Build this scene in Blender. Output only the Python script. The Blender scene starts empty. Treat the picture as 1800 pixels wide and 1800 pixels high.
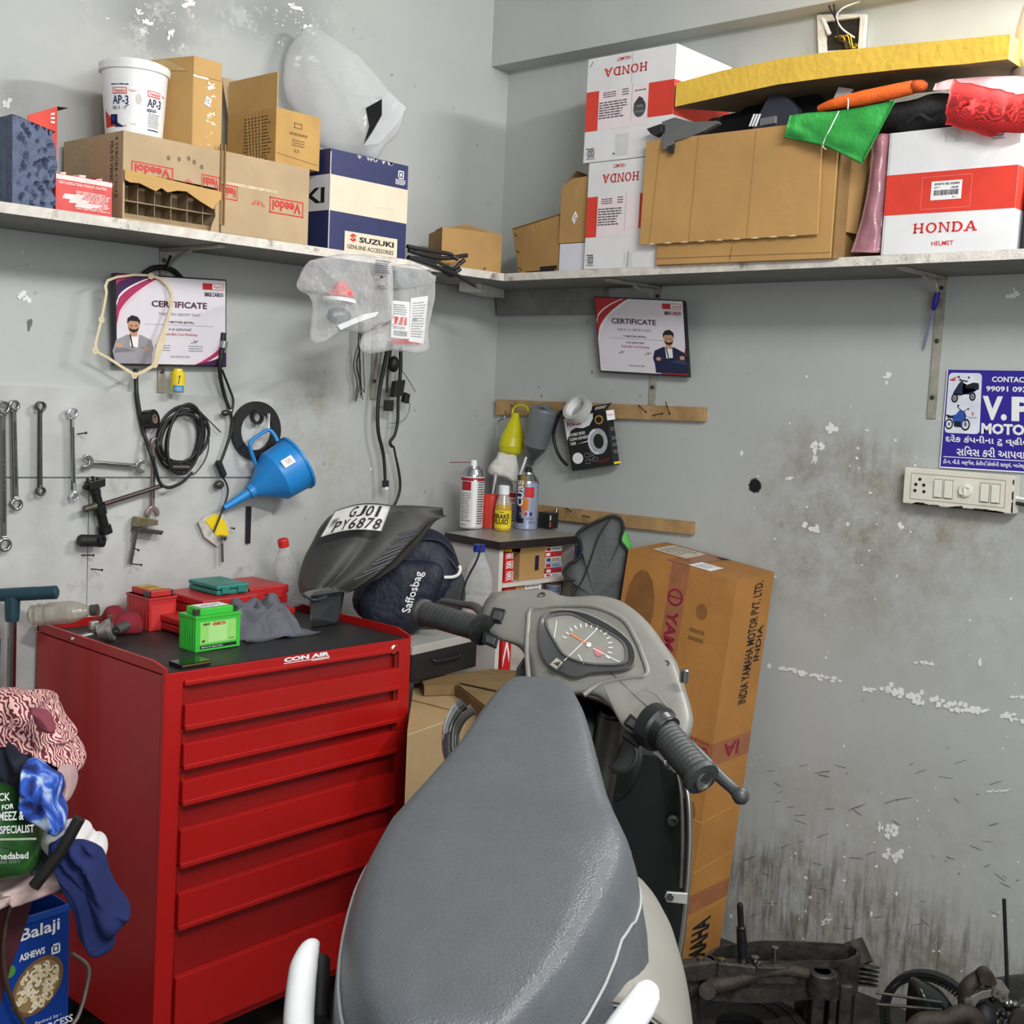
import bpy, math, random
from mathutils import Vector, Matrix, noise
V = Vector
random.seed(7)
scene = bpy.context.scene

# ------------------------------------------------------------------ camera
# left wall is the plane y = 0, right wall the plane x = 0, floor z = 0; the corner is at the origin
FPX, YAW, PITCH, ROLL, EYE = 2100.0, 0.72097, -0.10444, 0.0465, 1.65
FW = V((math.cos(YAW)*math.cos(PITCH), math.sin(YAW)*math.cos(PITCH), math.sin(PITCH)))
_rt = V((math.sin(YAW), -math.cos(YAW), 0)); _up = _rt.cross(FW)
RT = _rt*math.cos(ROLL) + _up*math.sin(ROLL)
UP = -_rt*math.sin(ROLL) + _up*math.cos(ROLL)
CAM = V((-3.101, -2.833, EYE))
cam_data = bpy.data.cameras.new('camera'); cam = bpy.data.objects.new('camera', cam_data)
scene.collection.objects.link(cam); scene.camera = cam
cam_data.sensor_width = 36; cam_data.lens = FPX/1800*36; cam_data.clip_start = 0.02; cam_data.clip_end = 50
cam.matrix_world = Matrix(((RT.x, UP.x, -FW.x, CAM.x), (RT.y, UP.y, -FW.y, CAM.y), (RT.z, UP.z, -FW.z, CAM.z), (0, 0, 0, 1)))

# ------------------------------------------------------------------ light, world, exposure
scene.view_settings.view_transform = 'Standard'; scene.view_settings.look = 'None'
scene.view_settings.gamma = 1; scene.view_settings.use_curve_mapping = False
scene.view_settings.exposure = -0.42
world = bpy.data.worlds.new('daylight'); scene.world = world; world.use_nodes = True
world.node_tree.nodes['Background'].inputs[0].default_value = (0.97, 0.99, 1.0, 1)
world.node_tree.nodes['Background'].inputs[1].default_value = 0.32

def area(name, loc, target, sx, sy, power, col=(1, 1, 1)):
    d = bpy.data.lights.new(name, 'AREA'); d.shape = 'RECTANGLE'; d.size = sx; d.size_y = sy; d.energy = power; d.color = col
    o = bpy.data.objects.new(name, d); scene.collection.objects.link(o); o.location = loc
    o.rotation_euler = (V(target)-V(loc)).to_track_quat('-Z', 'Y').to_euler()
    return o
area('tube_light', (-0.22, -2.15, 2.82), (-1.6, -0.9, 1.1), 1.2, 0.08, 60, (1.0, 0.99, 0.96))
area('ceiling_tube_light', (-2.2, -3.1, 2.95), (-0.8, -0.9, 1.0), 1.3, 0.12, 66, (1.0, 1.0, 1.0))
area('shop_front_daylight', (-3.3, -4.7, 2.1), (-0.6, -0.4, 1.1), 2.2, 1.8, 84, (0.95, 0.98, 1.0))

# ------------------------------------------------------------------ rays through the lens, used to measure where things stand
def ray(px, py): return FW + RT*((px-900)/FPX) - UP*((py-900)/FPX)
def dep(px, py, d): return CAM + ray(px, py)*d
def L(px, py, off=0.0):
    r = ray(px, py); return CAM + r*((-off-CAM.y)/r.y)
def R(px, py, off=0.0):
    r = ray(px, py); return CAM + r*((-off-CAM.x)/r.x)
def Z(px, py, z):
    r = ray(px, py); return CAM + r*((z-CAM.z)/r.z)
def PL(px, py, p0, n):
    r = ray(px, py); n = V(n); return CAM + r*((V(p0)-CAM).dot(n)/r.dot(n))
def lerp(a, b, t): return a + (b-a)*t

# ------------------------------------------------------------------ materials
def lin(c): return tuple(((x/255)/12.92 if x/255 <= 0.04045 else ((x/255+0.055)/1.055)**2.4) for x in c)
MATS = {}
def M(name, rgb=(128, 128, 128), rough=0.6, metal=0.0, var=0.12, vs=18.0, bump=0.0, bs=None, alpha=1.0, dark=None, dthr=0.62, trans=0.0, spec=None, coat=0.0, sheen=0.0):
    """procedural material: base colour broken by noise, optional darker blotches, optional bump"""
    if name in MATS: return MATS[name]
    m = bpy.data.materials.new(name); m.use_nodes = True
    nt = m.node_tree; N = nt.nodes; K = nt.links; b = N['Principled BSDF']
    c = lin(rgb)
    b.inputs['Roughness'].default_value = rough; b.inputs['Metallic'].default_value = metal
    b.inputs['Coat Weight'].default_value = coat; b.inputs['Sheen Weight'].default_value = sheen
    if spec is not None: b.inputs['Specular IOR Level'].default_value = spec
    tc = N.new('ShaderNodeTexCoord')
    nz = N.new('ShaderNodeTexNoise'); nz.inputs['Scale'].default_value = vs; nz.inputs['Detail'].default_value = 5
    K.new(tc.outputs['Object'], nz.inputs['Vector'])
    r = N.new('ShaderNodeValToRGB'); e = r.color_ramp.elements
    e[0].position = 0.3; e[1].position = 0.7
    e[0].color = tuple(x*(1-var) for x in c)+(1,); e[1].color = tuple(min(1, x*(1+var)) for x in c)+(1,)
    K.new(nz.outputs['Fac'], r.inputs['Fac'])
    out = r.outputs['Color']
    if dark:
        n2 = N.new('ShaderNodeTexNoise'); n2.inputs['Scale'].default_value = vs*0.45; n2.inputs['Detail'].default_value = 8; n2.inputs['Roughness'].default_value = 0.7
        K.new(tc.outputs['Object'], n2.inputs['Vector'])
        r2 = N.new('ShaderNodeValToRGB'); r2.color_ramp.elements[0].position = dthr; r2.color_ramp.elements[1].position = dthr+0.12
        K.new(n2.outputs['Fac'], r2.inputs['Fac'])
        mx = N.new('ShaderNodeMix'); mx.data_type = 'RGBA'
        K.new(r2.outputs['Color'], mx.inputs[0]); K.new(out, mx.inputs[6]); mx.inputs[7].default_value = lin(dark)+(1,)
        out = mx.outputs[2]
    K.new(out, b.inputs['Base Color'])
    if bump:
        n3 = N.new('ShaderNodeTexNoise'); n3.inputs['Scale'].default_value = bs or vs*6; n3.inputs['Detail'].default_value = 4
        K.new(tc.outputs['Object'], n3.inputs['Vector'])
        bp = N.new('ShaderNodeBump'); bp.inputs['Strength'].default_value = bump; bp.inputs['Distance'].default_value = 0.01
        K.new(n3.outputs['Fac'], bp.inputs['Height']); K.new(bp.outputs['Normal'], b.inputs['Normal'])
    if alpha < 1:
        t = N.new('ShaderNodeBsdfTransparent'); s = N.new('ShaderNodeMixShader'); s.inputs[0].default_value = alpha
        K.new(t.outputs[0], s.inputs[1]); K.new(b.outputs[0], s.inputs[2]); K.new(s.outputs[0], N['Material Output'].inputs['Surface'])
    if trans: b.inputs['Transmission Weight'].default_value = trans
    MATS[name] = m; return m
def I(name, rgb, rough=0.6): return M(name, rgb, rough, var=0.03)

def wavemat(name, c1, c2, scale, dist, rough=0.85, kind='BANDS'):
    """printed cloth: two colours in warped bands"""
    m = bpy.data.materials.new(name); m.use_nodes = True; N = m.node_tree.nodes; K = m.node_tree.links
    tc = N.new('ShaderNodeTexCoord'); w = N.new('ShaderNodeTexWave'); w.wave_type = kind
    w.inputs['Scale'].default_value = scale; w.inputs['Distortion'].default_value = dist; w.inputs['Detail'].default_value = 2
    r = N.new('ShaderNodeValToRGB'); r.color_ramp.elements[0].position = .42; r.color_ramp.elements[1].position = .5
    r.color_ramp.elements[0].color = lin(c1)+(1,); r.color_ramp.elements[1].color = lin(c2)+(1,)
    K.new(tc.outputs['Object'], w.inputs['Vector']); K.new(w.outputs['Fac'], r.inputs['Fac'])
    K.new(r.outputs['Color'], N['Principled BSDF'].inputs['Base Color']); N['Principled BSDF'].inputs['Roughness'].default_value = rough
    MATS[name] = m; return m

# ------------------------------------------------------------------ text as mesh polygons
_TX = {}
def text_polys(s, bold=0.0):
    key = (s, bold)
    if key in _TX: return _TX[key]
    cu = bpy.data.curves.new('t', 'FONT'); cu.body = s; cu.size = 1; cu.resolution_u = 2; cu.offset = bold
    o = bpy.data.objects.new('t', cu); scene.collection.objects.link(o)
    dg = bpy.context.evaluated_depsgraph_get(); me = o.evaluated_get(dg).to_mesh()
    vs = [(v.co.x, v.co.y) for v in me.vertices]; fs = [tuple(p.vertices) for p in me.polygons]
    o.evaluated_get(dg).to_mesh_clear(); bpy.data.objects.remove(o); bpy.data.curves.remove(cu)
    if not vs: vs = [(0, 0), (1, 0), (0, 1)]; fs = []
    x0 = min(v[0] for v in vs); x1 = max(v[0] for v in vs); y0 = min(v[1] for v in vs); y1 = max(v[1] for v in vs)
    _TX[key] = ([((v[0]-x0)/max(1e-6, x1-x0), (v[1]-y0)/max(1e-6, y1-y0)) for v in vs], fs, (x1-x0)/max(1e-6, y1-y0))
    return _TX[key]

# ------------------------------------------------------------------ mesh builder (world coordinates)
class MB:
    def __init__(s): s.v = []; s.f = []; s.m = []; s.sm = []; s.mats = []
    def mi(s, m):
        if m not in s.mats: s.mats.append(m)
        return s.mats.index(m)
    def add(s, vs, fs, m, smooth=False):
        o = len(s.v); s.v += [V(x) for x in vs]; k = s.mi(m)
        for f in fs: s.f.append(tuple(i+o for i in f)); s.m.append(k); s.sm.append(smooth)
        return s
    def hexa(s, c, m):      # c: 4 bottom (ccw seen from above) + 4 top
        return s.add(c, [(3, 2, 1, 0), (4, 5, 6, 7), (0, 1, 5, 4), (1, 2, 6, 5), (2, 3, 7, 6), (3, 0, 4, 7)], m)
    def box(s, x0, y0, z0, x1, y1, z1, m):
        return s.hexa([(x0, y0, z0), (x1, y0, z0), (x1, y1, z0), (x0, y1, z0), (x0, y0, z1), (x1, y0, z1), (x1, y1, z1), (x0, y1, z1)], m)
    def obox(s, o, a, b, c, m):   # corner o and three edge vectors
        o, a, b, c = V(o), V(a), V(b), V(c)
        if a.cross(b).dot(c) < 0: a, b = b, a
        return s.hexa([o, o+a, o+a+b, o+b, o+c, o+a+c, o+a+b+c, o+b+c], m)
    def open_box(s, o, a, b, c, m, t=0.004, inner=None):
        """carton without lid: floor and four walls with thickness"""
        o, a, b, c = V(o), V(a), V(b), V(c); A, B, C = a.normalized()*t, b.normalized()*t, c.normalized()*t
        s.obox(o, a, B, c, m); s.obox(o+b-B, a, B, c, m); s.obox(o+B*1.001, A, b-B*2.002, c, m); s.obox(o+a-A+B*1.001, A, b-B*2.002, c, m); s.obox(o+A*1.01+B*1.01, a-A*2.02, b-B*2.02, C, m)
        return s
    def tube(s, pts, r, m, seg=10, cap=True, smooth=True, flat=None):
        pts = [V(p) for p in pts]; n = len(pts)
        rs = r if isinstance(r, (list, tuple)) else [r]*n
        t0 = (pts[1]-pts[0]).normalized(); ref = V((0, 0, 1)) if abs(t0.z) < 0.9 else V((1, 0, 0))
        if flat is not None: ref = V(flat[0]); fl = flat[1]
        else: fl = 1.0
        vs = []; u = (ref-t0*ref.dot(t0)).normalized()
        for i, p in enumerate(pts):
            t = (pts[min(n-1, i+1)]-pts[max(0, i-1)]).normalized()
            u = (u-t*u.dot(t)).normalized(); w = t.cross(u)
            for k in range(seg):
                a = 2*math.pi*k/seg; vs.append(p+(u*math.cos(a)*fl+w*math.sin(a))*rs[i])
        fs = [(i*seg+k, i*seg+(k+1) % seg, (i+1)*seg+(k+1) % seg, (i+1)*seg+k) for i in range(n-1) for k in range(seg)]
        s.add(vs, fs, m, smooth)
        if cap:
            s.add(vs[:seg], [tuple(reversed(range(seg)))], m); s.add(vs[-seg:], [tuple(range(seg))], m)
        return s
    def spline(s, pts, r, m, seg=10, sub=6, **k):
        return s.tube(catmull(pts, sub), r if not isinstance(r, (list, tuple)) else resample(r, (len(pts)-1)*sub+1), m, seg, **k)
    def lathe(s, prof, m, base, axis=(0, 0, 1), seg=28, smooth=True, mats=None, sx=1.0, ref=None):
        base = V(base); ax = V(axis).normalized(); rf = V(ref) if ref else (V((1, 0, 0)) if abs(ax.x) < 0.9 else V((0, 1, 0)))
        u = (rf-ax*rf.dot(ax)).normalized(); w = ax.cross(u)
        vs = [base+ax*z+(u*math.cos(2*math.pi*k/seg)*sx+w*math.sin(2*math.pi*k/seg))*r for r, z in prof for k in range(seg)]
        for i in range(len(prof)-1):
            mm = mats[i] if mats else m
            s.add(vs[i*seg:(i+2)*seg], [(k, (k+1) % seg, seg+(k+1) % seg, seg+k) for k in range(seg)], mm, smooth)
        for i, rv in ((0, True), (len(prof)-1, False)):
            if prof[i][0] > 1e-5:
                mm = (mats[0 if rv else -1] if mats else m)
                s.add(vs[i*seg:(i+1)*seg], [tuple(reversed(range(seg))) if rv else tuple(range(seg))], mm)
        return s
    def grid(s, fn, nu, nv, m, cu=False, cv=False, smooth=True, th=0.0):
        a = [[V(fn(i/(nu if cu else nu-1), j/(nv if cv else nv-1))) for j in range(nv)] for i in range(nu)]
        vs = [p for r_ in a for p in r_]
        fs = [(i*nv+j, ((i+1) % nu)*nv+j, ((i+1) % nu)*nv+(j+1) % nv, i*nv+(j+1) % nv) for i in range(nu if cu else nu-1) for j in range(nv if cv else nv-1)]
        if not th: return s.add(vs, fs, m, smooth)
        nn = []
        for i in range(nu):
            for j in range(nv):
                d1 = a[min(nu-1, i+1)][j]-a[max(0, i-1)][j]; d2 = a[i][min(nv-1, j+1)]-a[i][max(0, j-1)]
                n = d1.cross(d2); nn.append(n.normalized() if n.length > 1e-9 else V((0, 0, 1)))
        o = len(vs); vs2 = vs+[p-n*th for p, n in zip(vs, nn)]
        fs2 = fs+[tuple(o+k for k in reversed(f)) for f in fs]
        edge = [(i*nv, (i+1)*nv) for i in range(nu-1)]+[((i+1)*nv+nv-1, i*nv+nv-1) for i in range(nu-1)]+[(j+1, j) for j in range(nv-1)]+[((nu-1)*nv+j, (nu-1)*nv+j+1) for j in range(nv-1)]
        fs2 += [(p, q, q+o, p+o) for p, q in edge]
        return s.add(vs2, fs2, m, smooth)
    def prism(s, pts, n, th, m, holes=None):
        """flat outline (list of 3D points) given a thickness along n"""
        pts = [V(p) for p in pts]; n = V(n).normalized()*th; k = len(pts)
        return s.add(pts+[p+n for p in pts], [tuple(reversed(range(k))), tuple(range(k, 2*k))]+[(i, (i+1) % k, (i+1) % k+k, i+k) for i in range(k)], m)
    def band(s, outer, inner, n, th, m):
        """closed ring between two outlines with equal point counts"""
        o_ = [V(p) for p in outer]; i_ = [V(p) for p in inner]; n = V(n).normalized()*th; k = len(o_)
        vs = o_+i_+[p+n for p in o_]+[p+n for p in i_]; fs = []
        for a in range(k):
            b = (a+1) % k
            fs += [(a, k+a, k+b, b), (2*k+a, 2*k+b, 3*k+b, 3*k+a), (a, b, 2*k+b, 2*k+a), (k+b, k+a, 3*k+a, 3*k+b)]
        return s.add(vs, fs, m)
    def ball(s, c, r, m, seg=14, scale=(1, 1, 1)):
        c = V(c); n = max(6, seg//2)
        def fn(u, v):
            a, b = u*2*math.pi, (v-0.5)*math.pi
            return c+V((math.cos(a)*math.cos(b)*scale[0], math.sin(a)*math.cos(b)*scale[1], math.sin(b)*scale[2]))*r
        return s.grid(fn, seg, n, m, cu=True)
    def mesh(s, name, origin):
        me = bpy.data.meshes.new(name); me.from_pydata([v-origin for v in s.v], [], s.f)
        for m in s.mats: me.materials.append(m)
        me.polygons.foreach_set('material_index', s.m); me.polygons.foreach_set('use_smooth', s.sm); me.update(); return me
    def bounds(s):
        xs = [v.x for v in s.v]; ys = [v.y for v in s.v]; zs = [v.z for v in s.v]
        return V((min(xs), min(ys), min(zs))), V((max(xs), max(ys), max(zs)))
    def base(s):
        a, b = s.bounds(); return V(((a.x+b.x)/2, (a.y+b.y)/2, a.z))

def catmull(pts, sub=6):
    pts = [V(p) for p in pts]; out = []
    for i in range(len(pts)-1):
        p0, p1, p2, p3 = pts[max(0, i-1)], pts[i], pts[i+1], pts[min(len(pts)-1, i+2)]
        for k in range(sub):
            t = k/sub; out.append(0.5*((2*p1)+(p2-p0)*t+(2*p0-5*p1+4*p2-p3)*t*t+(3*p1-p0-3*p2+p3)*t**3))
    return out+[pts[-1]]
def resample(vals, n):
    o = []
    for i in range(n):
        x = i*(len(vals)-1)/(n-1); k = min(int(x), len(vals)-2); o.append(lerp(vals[k], vals[k+1], x-k))
    return o

class Face:
    """drawing surface: (a, b) in 0..1 mapped by bilinear corners or by a function; prints, tape and stickers go on it"""
    def __init__(s, mb, bl=None, br=None, tl=None, tr=None, fn=None, lift=0.0006):
        s.mb = mb; s.lift = lift
        if fn: s.fn = fn; s.flat = False
        else:
            bl, br, tl = V(bl), V(br), V(tl); tr = V(tr) if tr is not None else br+tl-bl
            n = (br-bl).cross(tl-bl).normalized(); s.flat = True
            s.asp = (br-bl).length/(tl-bl).length
            s.fn = lambda a, b, h: (bl*(1-a)*(1-b)+br*a*(1-b)+tl*(1-a)*b+tr*a*b)+n*h
    def poly(s, pts, m, k=1):
        s.mb.add([s.fn(a, b, s.lift*k) for a, b in pts], [tuple(range(len(pts)))], m); return s
    def rect(s, a0, b0, a1, b1, m, k=1, nx=1):
        if s.flat: nx = 1
        for i in range(nx):
            x0, x1 = lerp(a0, a1, i/nx), lerp(a0, a1, (i+1)/nx)
            s.poly([(x0, b0), (x1, b0), (x1, b1), (x0, b1)], m, k)
        return s
    def ell(s, a, b, ra, rb, m, k=1, n=20):
        return s.poly([(a+ra*math.cos(2*math.pi*i/n), b+rb*math.sin(2*math.pi*i/n)) for i in range(n)], m, k)
    def ring(s, a, b, ra, rb, w, m, k=1, n=24, t0=0, t1=1):
        for i in range(n):
            p, q = 2*math.pi*lerp(t0, t1, i/n), 2*math.pi*lerp(t0, t1, (i+1)/n)
            s.poly([(a+ra*math.cos(p), b+rb*math.sin(p)), (a+ra*math.cos(q), b+rb*math.sin(q)), (a+ra*(1-w)*math.cos(q), b+rb*(1-w)*math.sin(q)), (a+ra*(1-w)*math.cos(p), b+rb*(1-w)*math.sin(p))], m, k)
        return s
    def frame(s, a0, b0, a1, b1, wa, wb, m, k=1):
        s.rect(a0, b0, a1, b0+wb, m, k); s.rect(a0, b1-wb, a1, b1, m, k); s.rect(a0, b0, a0+wa, b1, m, k); return s.rect(a1-wa, b0, a1, b1, m, k)
    def line(s, p, q, wa, wb, m, k=1):
        (a, b), (c, d) = p, q; l = math.hypot(c-a, d-b) or 1; na, nb = -(d-b)/l*wa/2, (c-a)/l*wb/2
        return s.poly([(a+na, b+nb), (a-na, b-nb), (c-na, d-nb), (c+na, d+nb)], m, k)
    def text(s, t, a0, b0, a1, b1, m, k=2, bold=0.0, rot=0, slant=0.0):
        """fit the text into the rectangle; rot 180 turns it upside down, 90 / -90 runs it up / down"""
        vs, fs, asp = text_polys(t, bold); pts = []
        for x, y in vs:
            x = x+slant*(y-.5)
            if rot == 180: x, y = 1-x, 1-y
            elif rot == 90: x, y = 1-y, x
            elif rot == -90: x, y = y, 1-x
            pts.append(s.fn(lerp(a0, a1, x), lerp(b0, b1, y), s.lift*k))
        s.mb.add(pts, fs, m); return s
    def lines(s, a0, b0, a1, b1, n, m, seed=1, fill=0.5, k=1, words=True):
        """small print: rows of short dashes"""
        rd = random.Random(seed)
        for i in range(n):
            y = lerp(b1, b0, (i+.5)/n); h = (b1-b0)/n*fill/2; x = a0; end = lerp(a1, a0, rd.random()*.25)
            while x < end:
                w = (a1-a0)*(0.05+rd.random()*0.16) if words else end-x
                s.rect(x, y-h, min(end, x+w), y+h, m, k); x += w+(a1-a0)*0.025
        return s

# ------------------------------------------------------------------ objects
def props(o, label=None, cat=None, group=None, kind=None):
    if label: o['label'] = label
    if cat: o['category'] = cat
    if group: o['group'] = group
    if kind: o['kind'] = kind
    return o
def link(name, mb, origin, parent=None, ppos=None, bevel=0.0):
    me = mb.mesh(name, origin); o = bpy.data.objects.new(name, me); scene.collection.objects.link(o)
    if parent: o.parent = parent; o.location = origin-ppos
    else: o.location = origin
    if bevel:
        md = o.modifiers.new('edge', 'BEVEL'); md.width = bevel; md.segments = 2; md.limit_method = 'ANGLE'; md.angle_limit = math.radians(40)
    return o
def single(name, mb, label, cat, group=None, bevel=0.0, kind=None):
    return props(link(name, mb, mb.base(), bevel=bevel), label, cat, group, kind)
def struct(name, mb, bevel=0.0):
    return props(link(name, mb, mb.base(), bevel=bevel), kind='structure')
class Thing:
    """an Empty at the base of a thing; parts are its children, sub-parts the children of parts"""
    def __init__(s, name, label, cat, group=None): s.name, s.label, s.cat, s.group, s.p = name, label, cat, group, []
    def part(s, name, mb, bevel=0.0, label=None, under=None, kind=None):
        s.p.append((name, mb, bevel, label, under, kind)); return len(s.p)-1
    def done(s):
        lo = V((1e9,)*3); hi = V((-1e9,)*3)
        for _, mb, *_r in s.p:
            a, b = mb.bounds(); lo = V(map(min, lo, a)); hi = V(map(max, hi, b))
        root = bpy.data.objects.new(s.name, None); scene.collection.objects.link(root); root.empty_display_size = 0.05
        root.location = V(((lo.x+hi.x)/2, (lo.y+hi.y)/2, lo.z)); props(root, s.label, s.cat, s.group)
        made = []
        for name, mb, bev, lab, under, kind in s.p:
            org = mb.base()
            par, pp = (root, V(root.location)) if under is None else made[under]
            o = link(name, mb, org, par, pp, bev); props(o, lab, kind=kind); made.append((o, org))
        s.root = root; return root
def copy_thing(root, loc, rotz=None, label=None):
    c = root.copy(); scene.collection.objects.link(c); c.location = loc
    if rotz is not None: c.rotation_euler[2] = rotz
    if label: c['label'] = label
    for ch in list(root.children):
        d = ch.copy(); scene.collection.objects.link(d); d.parent = c
        for g in ch.children:
            e = g.copy(); scene.collection.objects.link(e); e.parent = d
    return c

# shared materials
CARD = M('cardboard', (176, 138, 84), .8, var=.10, vs=9, bump=.15, bs=60)
CARD2 = M('cardboard_light', (196, 156, 96), .78, var=.08, vs=8, bump=.12, bs=60)
CARD3 = M('cardboard_pale', (182, 158, 124), .82, var=.09, vs=10, bump=.12, bs=70)
CARDD = M('cardboard_dark', (140, 106, 64), .85, var=.14, vs=14)  # darker brown board for flaps, creases, print and the tub
TAPE = M('packing_tape', (200, 168, 112), .18, var=.15, vs=40)
BLACK = M('black_ink', (22, 22, 24), .6, var=.02); WHITE = M('white_ink', (240, 240, 240), .6, var=.02)
RED = M('red_ink', (205, 36, 34), .55, var=.05); GREY = M('grey_ink', (120, 120, 124), .6, var=.03)
NAVY = M('navy_ink', (24, 32, 84), .55, var=.06); BLUE = M('blue_ink', (40, 70, 170), .5, var=.05); YEL = M('yellow_ink', (236, 206, 30), .5, var=.05)
STEEL = M('steel', (158, 158, 154), .22, 1.0, var=.12, vs=30); CHROME = M('chrome', (225, 226, 228), .1, 1.0, var=.03)
DSTEEL = M('dark_steel', (92, 90, 86), .4, .9, var=.2, vs=30)
RUB = M('black_rubber', (24, 24, 26), .55, var=.2, vs=40); PLAS = M('black_plastic', (34, 34, 36), .42, var=.15, vs=30)
RUST = M('rusty_nail', (70, 52, 42), .7, .6, var=.3, vs=60)

def film(name, rgb, a0, a1, rough=.12, bump=.8, bs=18):
    """clear plastic: nearly transparent face-on, milky where it curves away, with wrinkles"""
    m = M(name, rgb, rough, alpha=a0, var=.04, bump=bump, bs=bs); N = m.node_tree.nodes; K = m.node_tree.links
    lw = N.new('ShaderNodeLayerWeight'); lw.inputs['Blend'].default_value = .35
    mr = N.new('ShaderNodeMapRange'); mr.inputs['To Min'].default_value = a0; mr.inputs['To Max'].default_value = a1
    nrm = [l.from_socket for l in m.node_tree.links if l.to_socket == N['Principled BSDF'].inputs['Normal']]
    if nrm: K.new(nrm[0], lw.inputs['Normal'])
    K.new(lw.outputs['Facing'], mr.inputs['Value']); K.new(mr.outputs[0], [n for n in N if n.type == 'MIX_SHADER'][0].inputs[0]); return m 

# ================================================================== the room
def wallmat(name, rgb, streak):
    m = bpy.data.materials.new(name); m.use_nodes = True; N = m.node_tree.nodes; K = m.node_tree.links; b = N['Principled BSDF']
    b.inputs['Roughness'].default_value = 0.62
    tc = N.new('ShaderNodeTexCoord'); at = N.new('ShaderNodeAttribute'); at.attribute_name = 'grime'; sk = N.new('ShaderNodeAttribute'); sk.attribute_name = 'streak'; pe = N.new('ShaderNodeAttribute'); pe.attribute_name = 'peel'
    def nz(scale, det=6, rough=.6, vec=None):
        n = N.new('ShaderNodeTexNoise'); n.inputs['Scale'].default_value = scale; n.inputs['Detail'].default_value = det; n.inputs['Roughness'].default_value = rough
        K.new(vec or tc.outputs['Object'], n.inputs['Vector']); return n.outputs['Fac']
    def ramp(f, p0, p1, c0=(0, 0, 0), c1=(1, 1, 1)):
        r = N.new('ShaderNodeValToRGB'); r.color_ramp.elements[0].position = p0; r.color_ramp.elements[1].position = p1
        r.color_ramp.elements[0].color = tuple(c0)+(1,); r.color_ramp.elements[1].color = tuple(c1)+(1,); K.new(f, r.inputs['Fac']); return r.outputs['Color']
    def mul(a, c):
        q = N.new('ShaderNodeMath'); q.operation = 'MULTIPLY'; K.new(a, q.inputs[0])
        if isinstance(c, float): q.inputs[1].default_value = c
        else: K.new(c, q.inputs[1])
        q.use_clamp = True; return q.outputs[0]
    def mix(f, a, c):
        x = N.new('ShaderNodeMix'); x.data_type = 'RGBA'; K.new(f, x.inputs[0]); K.new(a, x.inputs[6])
        if isinstance(c, tuple): x.inputs[7].default_value = lin(c)+(1,)
        else: K.new(c, x.inputs[7])
        return x.outputs[2]
    c = lin(rgb)
    col = ramp(nz(2.2), .3, .7, [x*.93 for x in c], [x*1.05 for x in c])
    mp = N.new('ShaderNodeMapping'); mp.inputs['Scale'].default_value = streak; K.new(tc.outputs['Object'], mp.inputs['Vector'])
    col = mix(mul(mul(at.outputs['Fac'], ramp(nz(11.0, 12, .8), .40, .62)), .75), col, (132, 122, 98))
    col = mix(mul(mul(sk.outputs['Fac'], ramp(nz(9.0, 8, .7, mp.outputs['Vector']), .46, .64)), .8), col, (98, 90, 86))
    col = mix(mul(ramp(nz(26.0, 3, .5), .72, .76), .3), col, (96, 96, 94))
    col = mix(mul(pe.outputs['Fac'], ramp(nz(7.0, 9, .75), .44, .5)), col, (150, 152, 150))
    col = mix(mul(pe.outputs['Fac'], ramp(nz(16.0, 9, .8), .6, .63)), col, (226, 226, 222))
    K.new(col, b.inputs['Base Color'])
    bp = N.new('ShaderNodeBump'); bp.inputs['Strength'].default_value = .12; bp.inputs['Distance'].default_value = .01; K.new(nz(14, 5), bp.inputs['Height']); K.new(bp.outputs['Normal'], b.inputs['Normal'])
    return m
WALLR = wallmat('painted_wall', (184, 187, 184), (6, 6, .7)); WALLL = wallmat('painted_wall_side', (184, 186, 183), (6, 6, .7))
CHIP = M('bare_plaster', (238, 238, 234), .8, var=.05)
SCUFF = M('scuff_mark', (112, 112, 110), .8, var=.2)

def gauss(p, blobs):
    v = 0
    for c, ru, rv, w in blobs:
        du = ((p.x+p.y)-(c.x+c.y))/ru; dv = (p.z-c.z)/rv   # one of x, y is constant on a wall
        v += w*math.exp(-(du*du+dv*dv))
    return min(1.0, v)
def attr(o, name, fn):
    me = o.data; a = me.attributes.new(name, 'FLOAT', 'POINT'); org = o.location
    for i, vtx in enumerate(me.vertices): a.data[i].value = fn(vtx.co+org)
def chip(mb, proj, px, py, w, h, ang=0.0, m=None, seed=0, n=11, j=.45, off=.0012):
    rd = random.Random(seed*77+int(px*3+py)); ca, sa = math.cos(ang), math.sin(ang); pts = []
    if max(w, h) > 13 and min(w, h) > 4.5 and m is None:      # a flaked patch is a cluster of small ragged chips
        for q in range(int(5+max(w, h)/6)):
            r, a = math.sqrt(rd.random())*.46, rd.uniform(0, 6.28); x, y = w*r*math.cos(a), h*r*math.sin(a); z = rd.uniform(.34, .66)
            chip(mb, proj, px+x*ca-y*sa, py+x*sa+y*ca, min(12, w*z), min(12, h*z*1.3), ang+rd.uniform(-.4, .4), CHIP, seed+q+1, 9, .55, off+.00015*(q+1))
        return
    for i in range(n):
        a = 2*math.pi*i/n; k = 1-j*rd.random(); x, y = math.cos(a)*w/2*k, math.sin(a)*h/2*k
        pts.append(proj(px+x*ca-y*sa, py+x*sa+y*ca, off))
    mb.add(pts, [tuple(range(n))], m or CHIP)

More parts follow.
